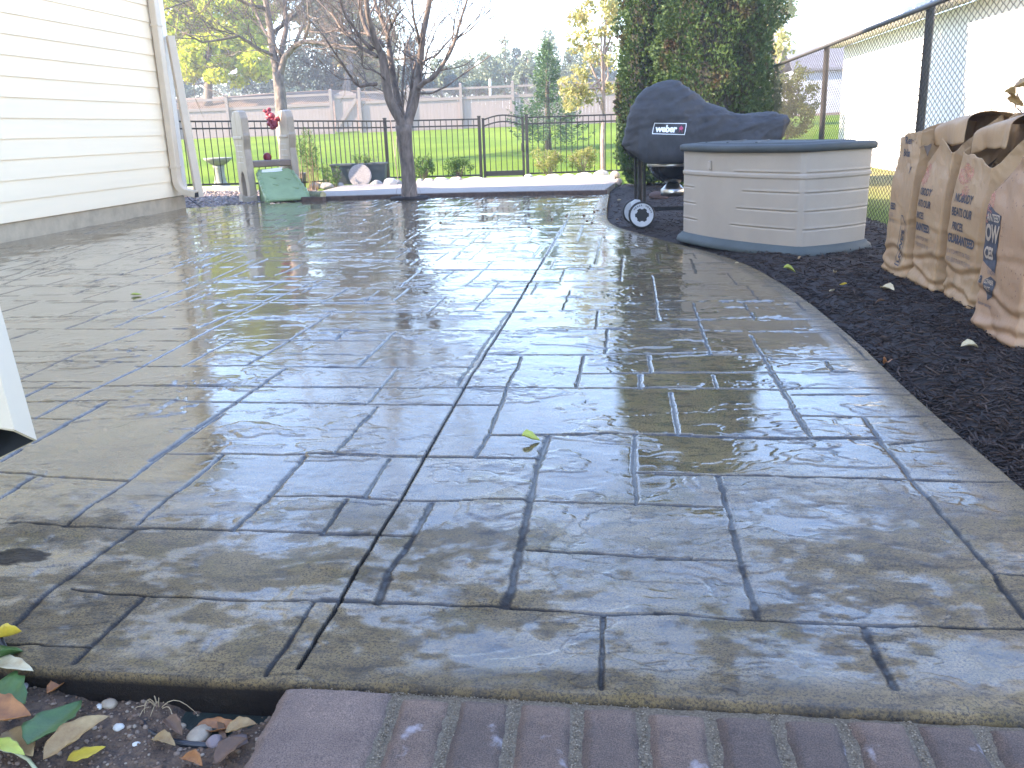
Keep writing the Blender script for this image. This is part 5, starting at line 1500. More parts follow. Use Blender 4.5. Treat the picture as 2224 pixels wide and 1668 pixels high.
# upright framed word on the far bag
tv, tf = text_verts("LOWE'S", .062, .0026, xs=.95); tv2 = np.column_stack([-tv[:, 1] + .335, tv[:, 0] + .105])
decal('lettering', b1[1], bv1, (1.75, 6.17, 0), EY, EZ, (1, 0, 0), tv2, tf, M['ink'], .0022, .012)
fr_ = [((.262, .09, .268, .40)), ((.262, .09, .36, .097)), ((.262, .393, .30, .40)), ((.354, .09, .36, .36))]
uv = []; ff = []
for r in fr_:
    u_, g_ = rect(*r); n0 = len(uv); uv += list(map(tuple, u_)); ff += [[n0 + i for i in x] for x in g_]
n0 = len(uv); uv += [(.296, .393), (.354, .355), (.360, .361), (.300, .400)]; ff += [[n0, n0 + 1, n0 + 2, n0 + 3]]
decal('frame_print', b1[1], bv1, (1.75, 6.17, 0), EY, EZ, (1, 0, 0), np.array(uv), ff, M['ink'], .0022, .012)
# price badge on the nearest bag
bv4 = bvh_of(b4[1]); o4 = np.array([1.75, 4.40, 0])
def d4(nm, shapes, m, off):
    uv = []; f = []
    for u_, g_ in shapes:
        n0 = len(uv); uv += list(map(tuple, u_)); f += [[n0 + i for i in x] for x in g_]
    return decal(nm, b4[1], bv4, o4, EY, EZ, (1, 0, 0), np.array(uv), f, m, off, .014)


d4('badge', [(np.array([(.012, .335), (.175, .300), (.172, .555), (.10, .568), (.012, .60)]), [[0, 1, 2, 3, 4]])], M['ink'], .0022)
for body, x, z, sz, bold, xs in (("ANTEED", .03, .525, .045, .001, .80), ("OW", .02, .435, .105, .004, .80), ("CES", .03, .355, .072, .003, .85)):
    tv, tf = text_verts(body, sz, bold, xs=xs); d4('lettering', [(tv + (x, z), tf)], M['paper_white'], .0042)
d4('badge', [(np.array([(.075, .255), (.075, .215), (.12, .165), (.180, .205), (.195, .265), (.135, .280)]), [[0, 1, 2, 3, 4, 5]])], M['ink'], .0022)
for body, x, z, sz, mm in (("KNOW", .10, .287, .030, 'ink_thin'), ("LOWER", .087, .243, .030, 'paper_white'), ("PRICE", .095, .213, .028, 'paper_white')):
    tv, tf = text_verts(body, sz, .0006, xs=.85); d4('lettering', [(tv + (x, z), tf)], M[mm], .0042)
tv, tf = text_verts("a", .07, .002); d4('lettering', [(tv + (.02, .235), tf)], M['ink'], .0022)
tv, tf = text_verts("know savings", .026, .0004); d4('lettering', [(tv + (.03, .135), tf)], M['ink_thin'], .0022)


def print_mat():
    m, nt, b, N, L = newmat('orange_print')
    b.inputs['Base Color'].default_value = (.62, .22, .15, 1); b.inputs['Roughness'].default_value = .65
    tc = N.new('ShaderNodeTexCoord'); no = N.new('ShaderNodeTexNoise'); no.inputs['Scale'].default_value = 55; no.inputs['Detail'].default_value = 6; no.inputs['Roughness'].default_value = .75; L.new(tc.outputs['Object'], no.inputs[0])
    r = N.new('ShaderNodeValToRGB'); r.color_ramp.elements[0].position = .40; r.color_ramp.elements[1].position = .66; r.color_ramp.elements[1].color = (.8, .8, .8, 1); L.new(no.outputs['Fac'], r.inputs[0])
    L.new(r.outputs[0], b.inputs['Alpha']); return m


M['print'] = print_mat()


def blot(B, y0, yc, zc, w, h, seed):
    R = np.random.RandomState(seed); n = 26
    pts = np.array([((w * (.75 + .4 * R.rand())) * math.cos(a), (h * (.75 + .4 * R.rand())) * math.sin(a)) for a in np.linspace(0, 6.28, n, endpoint=False)]) + (yc, zc)
    decal('faded_print', B[1], bvh_of(B[1]), (1.75, y0, 0), EY, EZ, (1, 0, 0), pts, [list(range(n))], M['print'], .0022, .014)


blot(b2, 5.72, .07, .655, .07, .065, 1); blot(b3, 5.22, .12, .69, .10, .055, 2); blot(b3, 5.22, .17, .60, .06, .035, 3); blot(b4, 4.40, .03, .58, .03, .08, 4)
# torn brown paper / leaf standing out of the near bag
M['stalk_brown'] = mat('brown_twig', (.16, .10, .06), .8, .2, 20)
bp = thing('dry_leaf_cluster', 'large brown dry leaf sticking out of the nearest paper bag', 'leaf', (1.95, 4.35, 1.0))
for i, (px, py, L_, r) in enumerate(((2190, 218, .10, .3), (2205, 232, .09, -.5), (2212, 190, .08, 1.9))):
    c = D(px, py, 4.75); o = leaf('leaf', c, L_, .05, r, M['lf_tan'], None, .8, i + 1, tilt=(1.1, .3)); o.parent = bp; o.location = [float(v) for v in (c - np.array([1.95, 4.35, 1.0]))]; del_keys = [k for k in o.keys()]
    for k in del_keys: del o[k]

mb = MB(); c0 = np.array([1.86, 4.22, .80]); mb.tube([c0, (c0 + D(2205, 232, 4.75)) / 2 + (.01, 0, .02), D(2205, 232, 4.75), D(2212, 192, 4.75)], [.005, .004, .003, .002], 6); mb.build('twig', M['stalk_brown'], bp)
# ------------------------------------------------------------------ toy climber
pc = np.array([-5.62, 14.2, 0]); climb = thing('toy_climber', 'faded tan and green plastic toy climber with a climbing ramp', 'toy climber', pc)
lx = np.array([math.cos(.62), math.sin(.62), 0]); ly = np.array([-math.sin(.62), math.cos(.62), 0])


def cw(a, b, z): return pc + lx * a + ly * b + np.array([0, 0, z])


def side_panel(a0, lean, name, arch):
    cw = lambda a, b, z: pc + lx * a + ly * (b * 1.35) + np.array([0, 0, z])
    """a tall side wall in the depth direction, at local a = a0; lean shifts the top sideways"""
    prof = [(.0, 0), (.0, .62), (.02, .82), (-.03, .98), (-.04, 1.04), (-.02, 1.06), (-.02, 1.30), (.05, 1.40), (.14, 1.42), (.40, 1.40), (.52, 1.30), (.55, 1.06), (.57, 1.04), (.56, .98), (.50, .80), (.54, .60), (.56, 0)]
    mb = MB(); w = .115
    if arch:
        hole = [(.16, 0), (.16, .30), (.20, .42), (.28, .47), (.36, .42), (.40, .30), (.40, 0)]
        left = prof[:9] + [(.28, 1.42), (.28, .47), (.20, .42), (.16, .30), (.16, 0)]
        right = [(.28, .47), (.28, 1.42), (.40, 1.40)] + prof[10:] + [(.40, 0), (.40, .30), (.36, .42)]
        for pg in (left, right): mb.prism([cw(a0 - w / 2 + lean * z, b, z) for b, z in pg], lx * w)
    else: mb.prism([cw(a0 - w / 2 + lean * z, b, z) for b, z in prof], lx * w)
    o = mb.build(name, M['play_tan'], climb, bevel=.018)
    # moulded collar and board lines
    mb = MB(); mb.box(cw(a0 + lean * 1.0, .26, 1.0), (w + .03, .64, .05), np.array([lx, ly, [0, 0, 1]]).T); mb.build('collar', M['play_tan'], o, bevel=.012)
    for z in (.88, .79, .70, .61):
        mb = MB(); mb.box(cw(a0 + lean * z, .27, z), (w + .008, .40, .012), np.array([lx, ly, [0, 0, 1]]).T); mb.build('moulded_line', M['play_line'], o, bevel=.003)
    return o


M['play_brown'] = mat('brown_play_plastic', (.20, .135, .10), .5, .1, 5)
M['play_line'] = mat('worn_plastic_edge', (.50, .45, .42), .5, .1, 9)
sl = side_panel(-.40, -.02, 'tower', True); sr = side_panel(.33, -.02, 'tower', False)
mb = MB(); mb.box(cw(-.04, .27, .585), (.66, .50, .10), np.array([lx, ly, [0, 0, 1]]).T); mb.build('deck', M['play_brown'], climb, bevel=.02)
# inner dark floor and foot moulding
mb = MB(); mb.prism([cw(-.60, -.05, 0), cw(-.60, -.05, .13), cw(-.53, -.05, .09), cw(-.45, -.05, .08), cw(-.36, -.05, .12), cw(-.36, -.05, 0)], ly * .25); mb.build('foot', M['play_tan'], climb, bevel=.012)
# green ramp: curved sheet with side rails and footholds
n, k = 30, 20; T, U = np.meshgrid(np.linspace(0, 1, n), np.linspace(-1, 1, k), indexing='ij')
hz = .455 * (1 - T) ** .92 - .02; by = .02 - .62 * T ** 1.2
wid = .265 + .075 * T
aa_ = U * wid - .04 + .05 * T; V = np.stack([pc[0] + lx[0] * aa_ + ly[0] * by, pc[1] + lx[1] * aa_ + ly[1] * by, np.maximum(hz, .0) + .02], -1)
idx = np.arange(n * k).reshape(n, k); q = np.stack([idx[:-1, :-1], idx[:-1, 1:], idx[1:, 1:], idx[1:, :-1]], -1).reshape(-1, 4)
ramp = link_mesh('ramp', V, None, M['play_green'], climb, quads=q, smooth=True); so = ramp.modifiers.new('thick', 'SOLIDIFY'); so.thickness = .05; so.offset = -1
mb_side = []
for sg in (-1, 1):
    pts = [V[i, 0 if sg < 0 else -1] + (0, 0, .035 + .022 * math.sin(i * 1.5)) for i in range(3, n)]
    mb = MB(); mb.tube(pts, .035, 10); mb.build('side_rail', M['play_green'], climb, smooth=True)
    e = [tuple(p) for p in V[:, 0 if sg < 0 else -1]]
    mb = MB(); mb.prism([(p[0], p[1], p[2]) for p in e] + [(e[-1][0], e[-1][1], 0), (e[0][0], e[0][1], 0)], lx * (.03 * -sg)); mb.build('side_skirt', M['play_green'], climb)
for a, t in ((-.12, .55), (.12, .36), (.17, .68), (-.10, .28)):
    i = int(t * (n - 1)); c = V[i, k // 2] + lx * a
    mb = MB(); mb.lathe(c + (0, -.01, .008), [(.085, 0), (.08, .030), (.05, .045), (.0, .046)], 18, np.diag([1, .5, 1.0])); mb.build('foothold', M['play_green'], climb, smooth=True)
mb = MB(); c = cw(-.08, -.035, .475); mb.prism([c + lx * a + (0, 0, b) for a, b in ((-.17, -.035), (.17, -.012), (.155, .012), (.175, .045), (-.16, .02))], -ly * .012); mb.build('sticker', M['white_paint'], climb)
mb = MB(); mb.prism([cw(-.29, -.0, .50), cw(.21, .0, .50), cw(.21, .0, .40), cw(-.29, .0, .40)], ly * .04); mb.build('front_board', M['play_green'], climb)
# knobbly red topper: a cluster of moulded lobes
mb = MB(); R = np.random.RandomState(2)
for x_, z_, r_ in ((585, 238, .035), (583, 246, .05), (590, 252, .055), (582, 255, .04), (592, 262, .045), (586, 268, .05), (595, 266, .035), (598, 271, .05), (592, 276, .045), (603, 258, .04), (598, 264, .045)):
    p = D(x_, z_, 14.62); mb.lathe(p, [(r_ * math.sin(a), -r_ * math.cos(a)) for a in np.linspace(.05, 3.09, 9)], 12)
    mb.tube([p, p + (R.normal(0, .03), -.05, R.normal(0, .03))], [.028, .020], 8)
mb.build('red_topper', M['play_red'], climb, smooth=True)
mb = MB(); c = cw(-.02, .42, .68); mb.lathe(c, [(.06, -.025), (.075, 0), (.06, .025)], 18, np.array([[1, 0, 0], [0, 0, 1], [0, -1, 0]])); mb.build('steering_wheel', M['play_red'], climb, smooth=True)
mb = MB(); mb.prism([cw(-.40, .60, 0), cw(-.42, .60, .10), cw(-.36, .55, .45), cw(-.25, .55, .50), cw(-.25, .60, 0)], ly * .4); mb.build('slide', M['play_red'], climb, bevel=.02)

# ------------------------------------------------------------------ bird bath, pots, planter, stones, log
c = G(481, 411, 0.03); c = np.array([-8.1, 17.5, .05]); c = D(481, 410, 18.3); c[2] = -.0
bb = thing('bird_bath', 'weathered stone bird bath in the gravel behind the house corner', 'bird bath', c)
mb = MB(); mb.lathe(c, [(.19, 0), (.20, .05), (.15, .09), (.115, .16), (.10, .30), (.105, .42), (.12, .47)], 28); mb.build('pedestal', M['birdbath'], bb, smooth=True)
mb = MB(); mb.lathe(c, [(.06, .46), (.14, .49), (.24, .56), (.285, .605), (.285, .625), (.26, .62), (.18, .57), (.02, .545)], 36); mb.build('bowl', M['birdbath'], bb, smooth=True)
mb = MB(); e_ = [D(405, 411, 17.6), D(520, 409, 17.3), D(548, 412, 16.2)]
for a, b in zip(e_, e_[1:]): a = a * (1, 1, 0); b = b * (1, 1, 0); mb.bar(a + (0, 0, .04), b + (0, 0, .04), .10, .12)
tag(mb.build('stone_edging', M['stone_curb'], bevel=.01), 'pale stone edging between the gravel and the fence', kind='structure')
c = G(655, 405, 0) * .985; c[2] = 0
pot = thing('plant_pot', 'mauve grey pot beside the toy climber', 'pot', c)
mb = MB(); mb.lathe(c, [(.085, 0), (.115, .24), (.125, .25), (.125, .29), (.105, .29), (.10, .26), (.01, .25)], 24); mb.build('pot', M['pot'], pot, smooth=True)
c = D(784, 405, 17.9); c[2] = 0.03
pl = thing('planter', 'large charcoal trough planter with low plants', 'planter', c)
mb = MB()
for s0, w0_, yo in ((-.2, .70, 0), (.30, .46, .10)):
    cc_ = c + er * s0 + ed * yo; bx = [(-.5, -.2), (.5, -.2), (.5, .2), (-.5, .2)]
    mb = MB(); lo = [cc_ + er * (x_ * w0_ * .82) + ed * y_ * .8 for x_, y_ in bx]; hi_ = [cc_ + er * x_ * w0_ + ed * y_ + (0, 0, .40) for x_, y_ in bx]
    mb.add(lo + hi_, [(3, 2, 1, 0), (4, 5, 6, 7), (0, 1, 5, 4), (1, 2, 6, 5), (2, 3, 7, 6), (3, 0, 4, 7)])
    for i in range(4): mb.bar(hi_[i] + (0, 0, -.015), hi_[(i + 1) % 4] + (0, 0, -.015), .03, .04)
    mb.build('trough', M['planter'], pl, bevel=.006)
c2 = D(784, 408, 17.35); c2[2] = 0.0
mb = MB(); Rd = np.array([er, np.cross(-ed, er), -ed]).T; tl = math.radians(-12); Rt = np.array([[1, 0, 0], [0, math.cos(tl), -math.sin(tl)], [0, math.sin(tl), math.cos(tl)]])
mb.lathe(c2 + (0, 0, .215), [(.20, -.025), (.222, -.02), (.222, .02), (.20, .025)], 40, rotz(YAW) @ Rt @ rotz(-YAW) @ Rd)
tag(mb.build('stepping_stone', M['pebbled'], loc=c2), 'round pebbled stepping stone leaning on the charcoal planter', 'stepping stone')
a, b = D(655, 424, 14.4), D(702, 426, 14.0); a[2] = b[2] = .085
lg = thing('log', 'short greenish cut log lying beside the climber ramp', 'log', (a + b) / 2 * (1, 1, 0))
mb = MB(); mb.tube([a + (b - a) * t for t in np.linspace(-.5, 1, 8)], [.058, .06, .057, .06, .058, .06, .059, .058], 20); mb.build('bark', M['log_bark'], lg, smooth=True)
dl = (b - a) / np.linalg.norm(b - a); sd2 = np.cross(dl, (0, 0, 1)); mb = MB(); mb.lathe(b + dl * .001, [(.0005, .002), (.052, .002), (.056, 0)], 20, np.array([sd2, np.cross(dl, sd2), dl]).T); mb.build('cut_end', M['log_cut'], lg)
mb = MB(); mb.bar(D(658, 433, 14.1) * (1, 1, 0) + (0, 0, .02), D(705, 433, 13.95) * (1, 1, 0) + (0, 0, .02), .10, .09)
tag(mb.build('timber', M['timber'], loc=D(680, 433, 14.0) * (1, 1, 0), bevel=.006), 'dark rotten timber under the cut log', 'timber')

rocks = [  # px centre, py bottom, width px, height px, material, label
    (684, 410, 26, 13, 'stone_grey', 'round grey stone, first to the right of the climber'), (702, 400, 28, 10, 'stone_pink', 'flat stone lying behind two grey ones near the climber'), (712, 411, 30, 14, 'stone_grey', 'pointed grey stone behind the cut log'), (735, 409, 26, 12, 'stone_grey', 'dark grey stone left of the leaning round slab'),
    (818, 406, 26, 14, 'stone_grey', 'dull grey stone at the right foot of the planter'), (848, 407, 30, 19, 'stone_pale', 'large pale stone left of the bare tree trunk'), (865, 405, 16, 14, 'stone_grey', 'small grey stone touching the tree trunk'),
    (913, 399, 15, 11, 'stone_grey', 'small grey stone right of the tree trunk'), (932, 399, 24, 12, 'stone_pink', 'tan stone, second right of the tree trunk'), (960, 397, 30, 12, 'stone_pale', 'wide pinkish stone between two tan ones'), (991, 397, 28, 13, 'stone_pink', 'rounded warm tan stone left of the gate'), (1030, 395, 44, 10, 'stone_pale', 'long flat stone at the left gate post'),
    (1148, 391, 20, 12, 'stone_pale', 'pale stone at the right gate post'), (1172, 390, 28, 8, 'stone_pale', 'flat pale stone right of the gate'), (1202, 389, 32, 11, 'stone_pale', 'pale stone under the left sunlit shrub'), (1234, 388, 29, 10, 'stone_pale', 'pale stone between the two sunlit shrubs'), (1270, 386, 40, 11, 'stone_pale', 'long pale stone under the right sunlit shrub'), (1306, 384, 32, 14, 'stone_pale', 'tall pale stone at the foot of the young tree'), (1336, 388, 22, 16, 'stone_pink', 'pinkish stone against the evergreen'), (1343, 402, 17, 14, 'stone_pink', 'tan stone at the end of the brick path')]
for i, (px, py, w, h, m, lb) in enumerate(rocks):
    c = G(px, py, .0); dep = (MC @ (c - (0, 0, EYE)))[2]; r = h * dep / FPX / 1.25
    pebble('rock', 0, 0, 0, r, M[m], lb, 'rock', seed=i + 3, squash=.75, ell=(w * dep / FPX / 2) / r, rot=YAW + .1 * math.sin(i), group='stones along the far bed', loc=(c[0], c[1], .0))
for px, py, w, lb in ((1432, 432, 40, 'reddish brown stone in the mulch under the grill'), (1316, 470, 1, None)):
    if lb: c = G(px, py, .02); pebble('rock', 0, 0, 0, .10, mat('brown_fieldstone', (.10, .06, .05), .9, .2), lb, 'rock', seed=44, squash=.6, ell=1.4, loc=c)

# ------------------------------------------------------------------ trees and shrubs
def orient(n, R, up=.0, spread=1.0):
    d = R.normal(size=(n, 3)); d[:, 2] = d[:, 2] * spread + up; return d / (np.linalg.norm(d, axis=1)[:, None] + 1e-9)


def leaf_cards(P, size, R, nrm=None, asp=.55, droop=None, axis=None):
    """one small four-sided blade, folded slightly, per point"""
    n = len(P); a = axis if axis is not None else orient(n, R)
    r = orient(n, R) if nrm is None else nrm
    s = np.cross(a, r); s /= np.linalg.norm(s, axis=1)[:, None] + 1e-9
    u = np.cross(s, a); L = (size if np.ndim(size) else np.full(n, size))[:, None] * R.uniform(.6, 1.3, (n, 1))
    V = np.stack([P - a * L / 2, P + s * L * asp / 2 + u * L * .08, P + a * L / 2, P - s * L * asp / 2 + u * L * .08], 1)
    return V.reshape(-1, 3), np.arange(n * 4).reshape(n, 4)


def cloud(R, n, blobs_, shell=.55):
    """points in a union of ellipsoids, thicker towards the outside, with noise gaps"""
    out = []; tot = sum(b[1][0] * b[1][1] * b[1][2] for b in blobs_)
    for c, r, in blobs_:
        k = int(n * (r[0] * r[1] * r[2]) / tot); d = orient(k, R); rad = R.uniform(shell ** 3, 1, k) ** (1 / 3)
        rad *= .78 + .44 * vnoise(d[:, 0] * 2.6 + c[0], d[:, 1] * 2.6 + c[1], d[:, 2] * 2.6 + c[2], seed=4)
        out.append(np.array(c) + d * rad[:, None] * np.array(r))
    P = np.concatenate(out)
    return P


def clump(P, R, scale, keep=.5, seed=0):
    v = fbm(P[:, 0] / scale, P[:, 1] / scale, P[:, 2] / scale, o=2, seed=seed)
    return P[v > np.quantile(v, 1 - keep)]


def tree_skeleton(mb, p, d, length, r, depth, R, up=.25, n=8, split=(2, 3), spread=.55, droop=0.0, tips=None, minr=.0025, shrink=.66, tw=None):
    pts = [p]; k = 5; dirn = d
    for i in range(k):
        dirn = dirn + R.normal(0, .09, 3) + (0, 0, up * .12 - droop * .1); dirn /= np.linalg.norm(dirn); pts.append(pts[-1] + dirn * length / k)
    r1 = max(r * .62, minr)
    mb.tube(pts, np.linspace(r, r1, k + 1), n if depth > 1 else 4, False)
    if depth == 0:
        if tips is not None: tips.append(pts[-1]); tips.append(pts[-3])
        return
    m = R.randint(split[0], split[1] + 1)
    for i in range(m):
        j = R.randint(2, k + 1) if i else k
        dd = dirn + R.normal(0, spread, 3) * (1, 1, .7); dd /= np.linalg.norm(dd)
        tree_skeleton(mb, pts[j], dd, length * R.uniform(.6, .9) * (1 if i else 1), max(r1 * R.uniform(shrink - .12, shrink + .1), minr), depth - 1, R, up, max(4, n - 2), split, spread, droop, tips, minr, shrink)


# central bare tree: stems read from the photo (x, y) and given their own depths
tb = G(889, 432, 0); TD = float((MC @ (tb - (0, 0, EYE)))[2])
main = thing('bare_tree', 'leafless tree with several upright stems growing at the patio edge', 'tree', (tb[0], tb[1], 0))


def tp(x, y, dd=0.0):     # pixel in the enlarged crop (scale 5.53, origin 700,0) on the tree's upright plane
    px, py = 700 + x / 5.53, y / 5.53
    d = ray(px, py); t = (tb @ ed) / (d @ ed); return np.array([0, 0, EYE]) + d * t * (1 + dd / TD)


def stem(mb, pts, w0, w1, dd0=0, dd1=0, n=9):
    P_ = [tp(x, y, dd0 + (dd1 - dd0) * i / max(1, len(pts) - 1)) for i, (x, y) in enumerate(pts)]
    Q = []
    for i in range(len(P_) - 1):
        a0 = P_[max(i - 1, 0)]; a1, a2 = P_[i], P_[i + 1]; a3 = P_[min(i + 2, len(P_) - 1)]
        for t in np.linspace(0, 1, 5)[:-1]:
            Q.append(.5 * ((2 * a1) + (-a0 + a2) * t + (2 * a0 - 5 * a1 + 4 * a2 - a3) * t * t + (-a0 + 3 * a1 - 3 * a2 + a3) * t ** 3))
    Q.append(P_[-1]); m = TD / FPX / 5.53 / 2
    mb.tube(Q, np.linspace(w0 * m, w1 * m, len(Q)), n, True); return Q


R = np.random.RandomState(21)
mb = MB()
trunk_pts = [(1052, 2400), (1048, 2330), (1040, 2200), (1025, 2000), (1000, 1800), (985, 1600), (975, 1500)]
Q = [tp(*p) for p in trunk_pts]; mb.tube([Q[0] - (0, 0, .12)] + Q, np.array([135, 118, 96, 86, 82, 84, 92, 100]) * TD / FPX / 5.53, 20)
mb.build('trunk', M['bark'], main, smooth=True)
stems = [
    ([(985, 1560), (930, 1430), (850, 1290), (795, 1150), (760, 950), (735, 750), (705, 620)], 125, 92, 0, -.1), ([(705, 640), (640, 500), (590, 330), (550, 180), (530, 0), (520, -200), (470, -420)], 80, 36, -.1, -.5),
    ([(690, 600), (590, 470), (520, 330), (470, 180), (440, 0), (400, -220)], 62, 30, -.1, .3), ([(1000, 1560), (1045, 1420), (1100, 1250), (1140, 1050), (1160, 880), (1185, 640), (1200, 450), (1240, 260), (1290, 0), (1330, -300)], 118, 52, 0, .3),
    ([(985, 1500), (930, 1300), (885, 1100), (850, 900), (810, 650), (780, 420), (700, 200), (640, 60), (600, -200)], 100, 34, .25, .8), ([(800, 560), (790, 400), (840, 290), (900, 180), (990, 90)], 50, 14, .3, .1),
    ([(1010, 1420), (1040, 1250), (1075, 1050), (1090, 880), (1120, 760)], 52, 26, .2, .4), ([(960, 1250), (965, 1000), (985, 780), (1010, 560), (1080, 390), (1190, 200), (1230, 130)], 34, 8, .2, .8),
    ([(1165, 520), (1140, 380), (1100, 230), (1080, 0), (1060, -200)], 38, 18, .1, -.3), ([(1090, 1150), (1080, 900), (1060, 700), (1030, 500)], 26, 10, .3, .6),
    ([(1150, 1060), (1230, 985), (1330, 935), (1430, 800), (1530, 640), (1600, 470), (1650, 280), (1740, 0), (1800, -180)], 62, 16, 0, -.4), ([(1600, 470), (1740, 340), (1870, 200), (1930, 60), (1960, -100)], 16, 5, -.2, -.4),
    ([(1610, 460), (1760, 370), (1970, 160), (2150, 0)], 18, 5, -.2, -.6), ([(1215, 740), (1300, 690), (1360, 670), (1480, 530), (1570, 420), (1590, 240), (1640, 60), (1670, -60)], 30, 9, 0, .4),
    ([(1150, 1115), (1300, 1120), (1420, 1070), (1500, 1030), (1640, 930), (1800, 820), (1950, 720), (2100, 590), (2212, 440)], 26, 6, 0, -.6), ([(1190, 890), (1330, 870), (1500, 830), (1700, 785), (1850, 670), (1960, 560), (2090, 430)], 18, 4, 0, .5),
    ([(1220, 780), (1260, 620), (1320, 480), (1380, 330), (1500, 190), (1660, 110), (1830, 40)], 22, 5, .2, .8), ([(760, 960), (690, 890), (600, 840), (490, 800), (480, 640), (455, 420), (440, 200)], 24, 9, -.1, -.8),
    ([(650, 1010), (560, 1015), (470, 1035), (420, 1020), (340, 920), (240, 760), (140, 620), (0, 410), (-200, 200)], 44, 10, -.1, -1.0), ([(420, 1010), (330, 955), (200, 940), (60, 820), (-60, 700)], 14, 5, -.6, -1.2),
    ([(660, 680), (560, 620), (440, 560), (330, 440), (230, 350), (130, 190), (0, 60), (-120, -60)], 46, 14, -.1, .9), ([(600, 600), (480, 480), (380, 330), (290, 200), (210, 0), (160, -160)], 42, 16, -.1, -.7),
    ([(740, 560), (640, 440), (500, 400), (330, 400), (200, 350), (50, 390), (-150, 380)], 34, 12, 0, 1.2), ([(440, 560), (300, 560), (150, 530), (0, 590), (-200, 560)], 24, 8, .3, 1.4),
    ([(330, 440), (200, 380), (60, 370), (-120, 250)], 20, 7, .5, 1.6), ([(700, 200), (690, 60), (720, -160)], 30, 14, .6, .9), ([(560, 200), (620, 80), (680, -80)], 30, 14, -.2, .2)]
tips = []
for pts, w0, w1, d0, d1 in stems:
    mb = MB(); Q = stem(mb, pts, w0, w1, d0, d1)
    m = TD / FPX / 5.53 / 2
    # side twigs
    for i in range(3, len(Q) - 1):
        if R.rand() < (.40 if w0 < 70 else .2):
            d = (Q[i + 1] - Q[i]); d /= np.linalg.norm(d); side = R.normal(0, .7, 3); side[2] = abs(side[2]) * .6 + .1
            dd = d * .8 + side; dd /= np.linalg.norm(dd); r0 = max(.0035, min(.012, (w0 + (w1 - w0) * i / len(Q)) * m * .35))
            tree_skeleton(mb, Q[i], dd, R.uniform(.3, .75), r0, 2, R, up=.5, n=5, split=(1, 3), spread=.45, minr=.0022)
    # crown above the frame goes on
    if pts[-1][1] < 60 and w1 >= 14:
        d = (Q[-1] - Q[-3]); d /= np.linalg.norm(d)
        tree_skeleton(mb, Q[-1], d, 1.1, w1 * m, 4, R, up=.5, n=6, split=(2, 3), spread=.42, minr=.003)
    mb.build('branch', M['bark'], main, smooth=True)
# suckers at the foot
mb = MB()
for i in range(9):
    a = R.uniform(0, 6.28); c = tb + (math.cos(a) * .13, math.sin(a) * .13 - .03, -.01); mb.tube([c, c + (R.normal(0, .06), -.03, .10), c + (R.normal(-.05, .12), -.05, R.uniform(.18, .4))], [.004, .003, .0015], 5)
mb.build('sucker', M['bark_light'], main); main.children[-1]['kind'] = 'stuff' if False else 'thing'
R = np.random.RandomState(8); n = 60
tag(pebble('tree_mulch', 0, 0, 0, .30, M['mulch'], None, None, seed=6, squash=.16, ell=1.1, loc=(tb[0], tb[1] + .05, -.03)), 'low collar of dark mulch round the trunk', kind='structure')
mb = MB(); a = D(855, 410, 14.6); b = D(848, 180, 14.9)
mb = MB(); mb.tube([G(866, 402, 0), D(858, 340, 15.8), D(848, 260, 15.8), D(845, 200, 15.8)], [.010, .008, .006, .004], 6); mb.tube([D(858, 340, 15.8), D(865, 260, 15.8), D(838, 215, 15.8)], [.006, .004, .002], 5)
tag(mb.build('sapling', M['bark_light'], loc=G(866, 402, 0)), 'thin bare sapling just left of the bare tree trunk', 'sapling')

# second bare tree, further back on the lawn
def bare_tree(name, px, py0, dep, zb_, stems_px, label, twigs, seed, m='bark', trunk_w=24, tipleaf=None):
    root_p = D(px, py0, dep); root_p[2] = zb_
    root = thing(name, label, 'tree', root_p); R = np.random.RandomState(seed)
    for j, (pts, w0, w1, d0, d1) in enumerate(stems_px):
        mb = MB(); P_ = [D(x, y, dep + d0 + (d1 - d0) * i / max(1, len(pts) - 1)) for i, (x, y) in enumerate(pts)]
        if j == 0: P_[0][2] = zb_ - .1
        sc = dep / FPX / 2; Q = []
        for i in range(len(P_) - 1):
            for t in (0, .33, .66): Q.append(P_[i] * (1 - t) + P_[i + 1] * t + R.normal(0, .006 * w0 * sc * 2, 3))
        Q.append(P_[-1]); mb.tube(Q, np.linspace(w0 * sc, w1 * sc, len(Q)), 10, True)
        if j:
            for i in range(2, len(Q)):
                for _ in range(twigs):
                    d = Q[i] - Q[i - 1]; d /= np.linalg.norm(d); dd = d * .7 + R.normal(0, .6, 3) + (0, 0, .15); dd /= np.linalg.norm(dd)
                    tree_skeleton(mb, Q[i], dd, R.uniform(.5, 1.2), R.uniform(.010, .02), 3, R, up=.2, n=5, split=(2, 3), spread=.5, minr=.005, droop=.15)
            d = Q[-1] - Q[-3]; d /= np.linalg.norm(d); tree_skeleton(mb, Q[-1], d, 1.6, w1 * sc, 4, R, up=.3, n=6, split=(2, 3), spread=.5, minr=.006)
        mb.build('trunk' if j == 0 else 'branch', M[m], root, smooth=True)
    return root


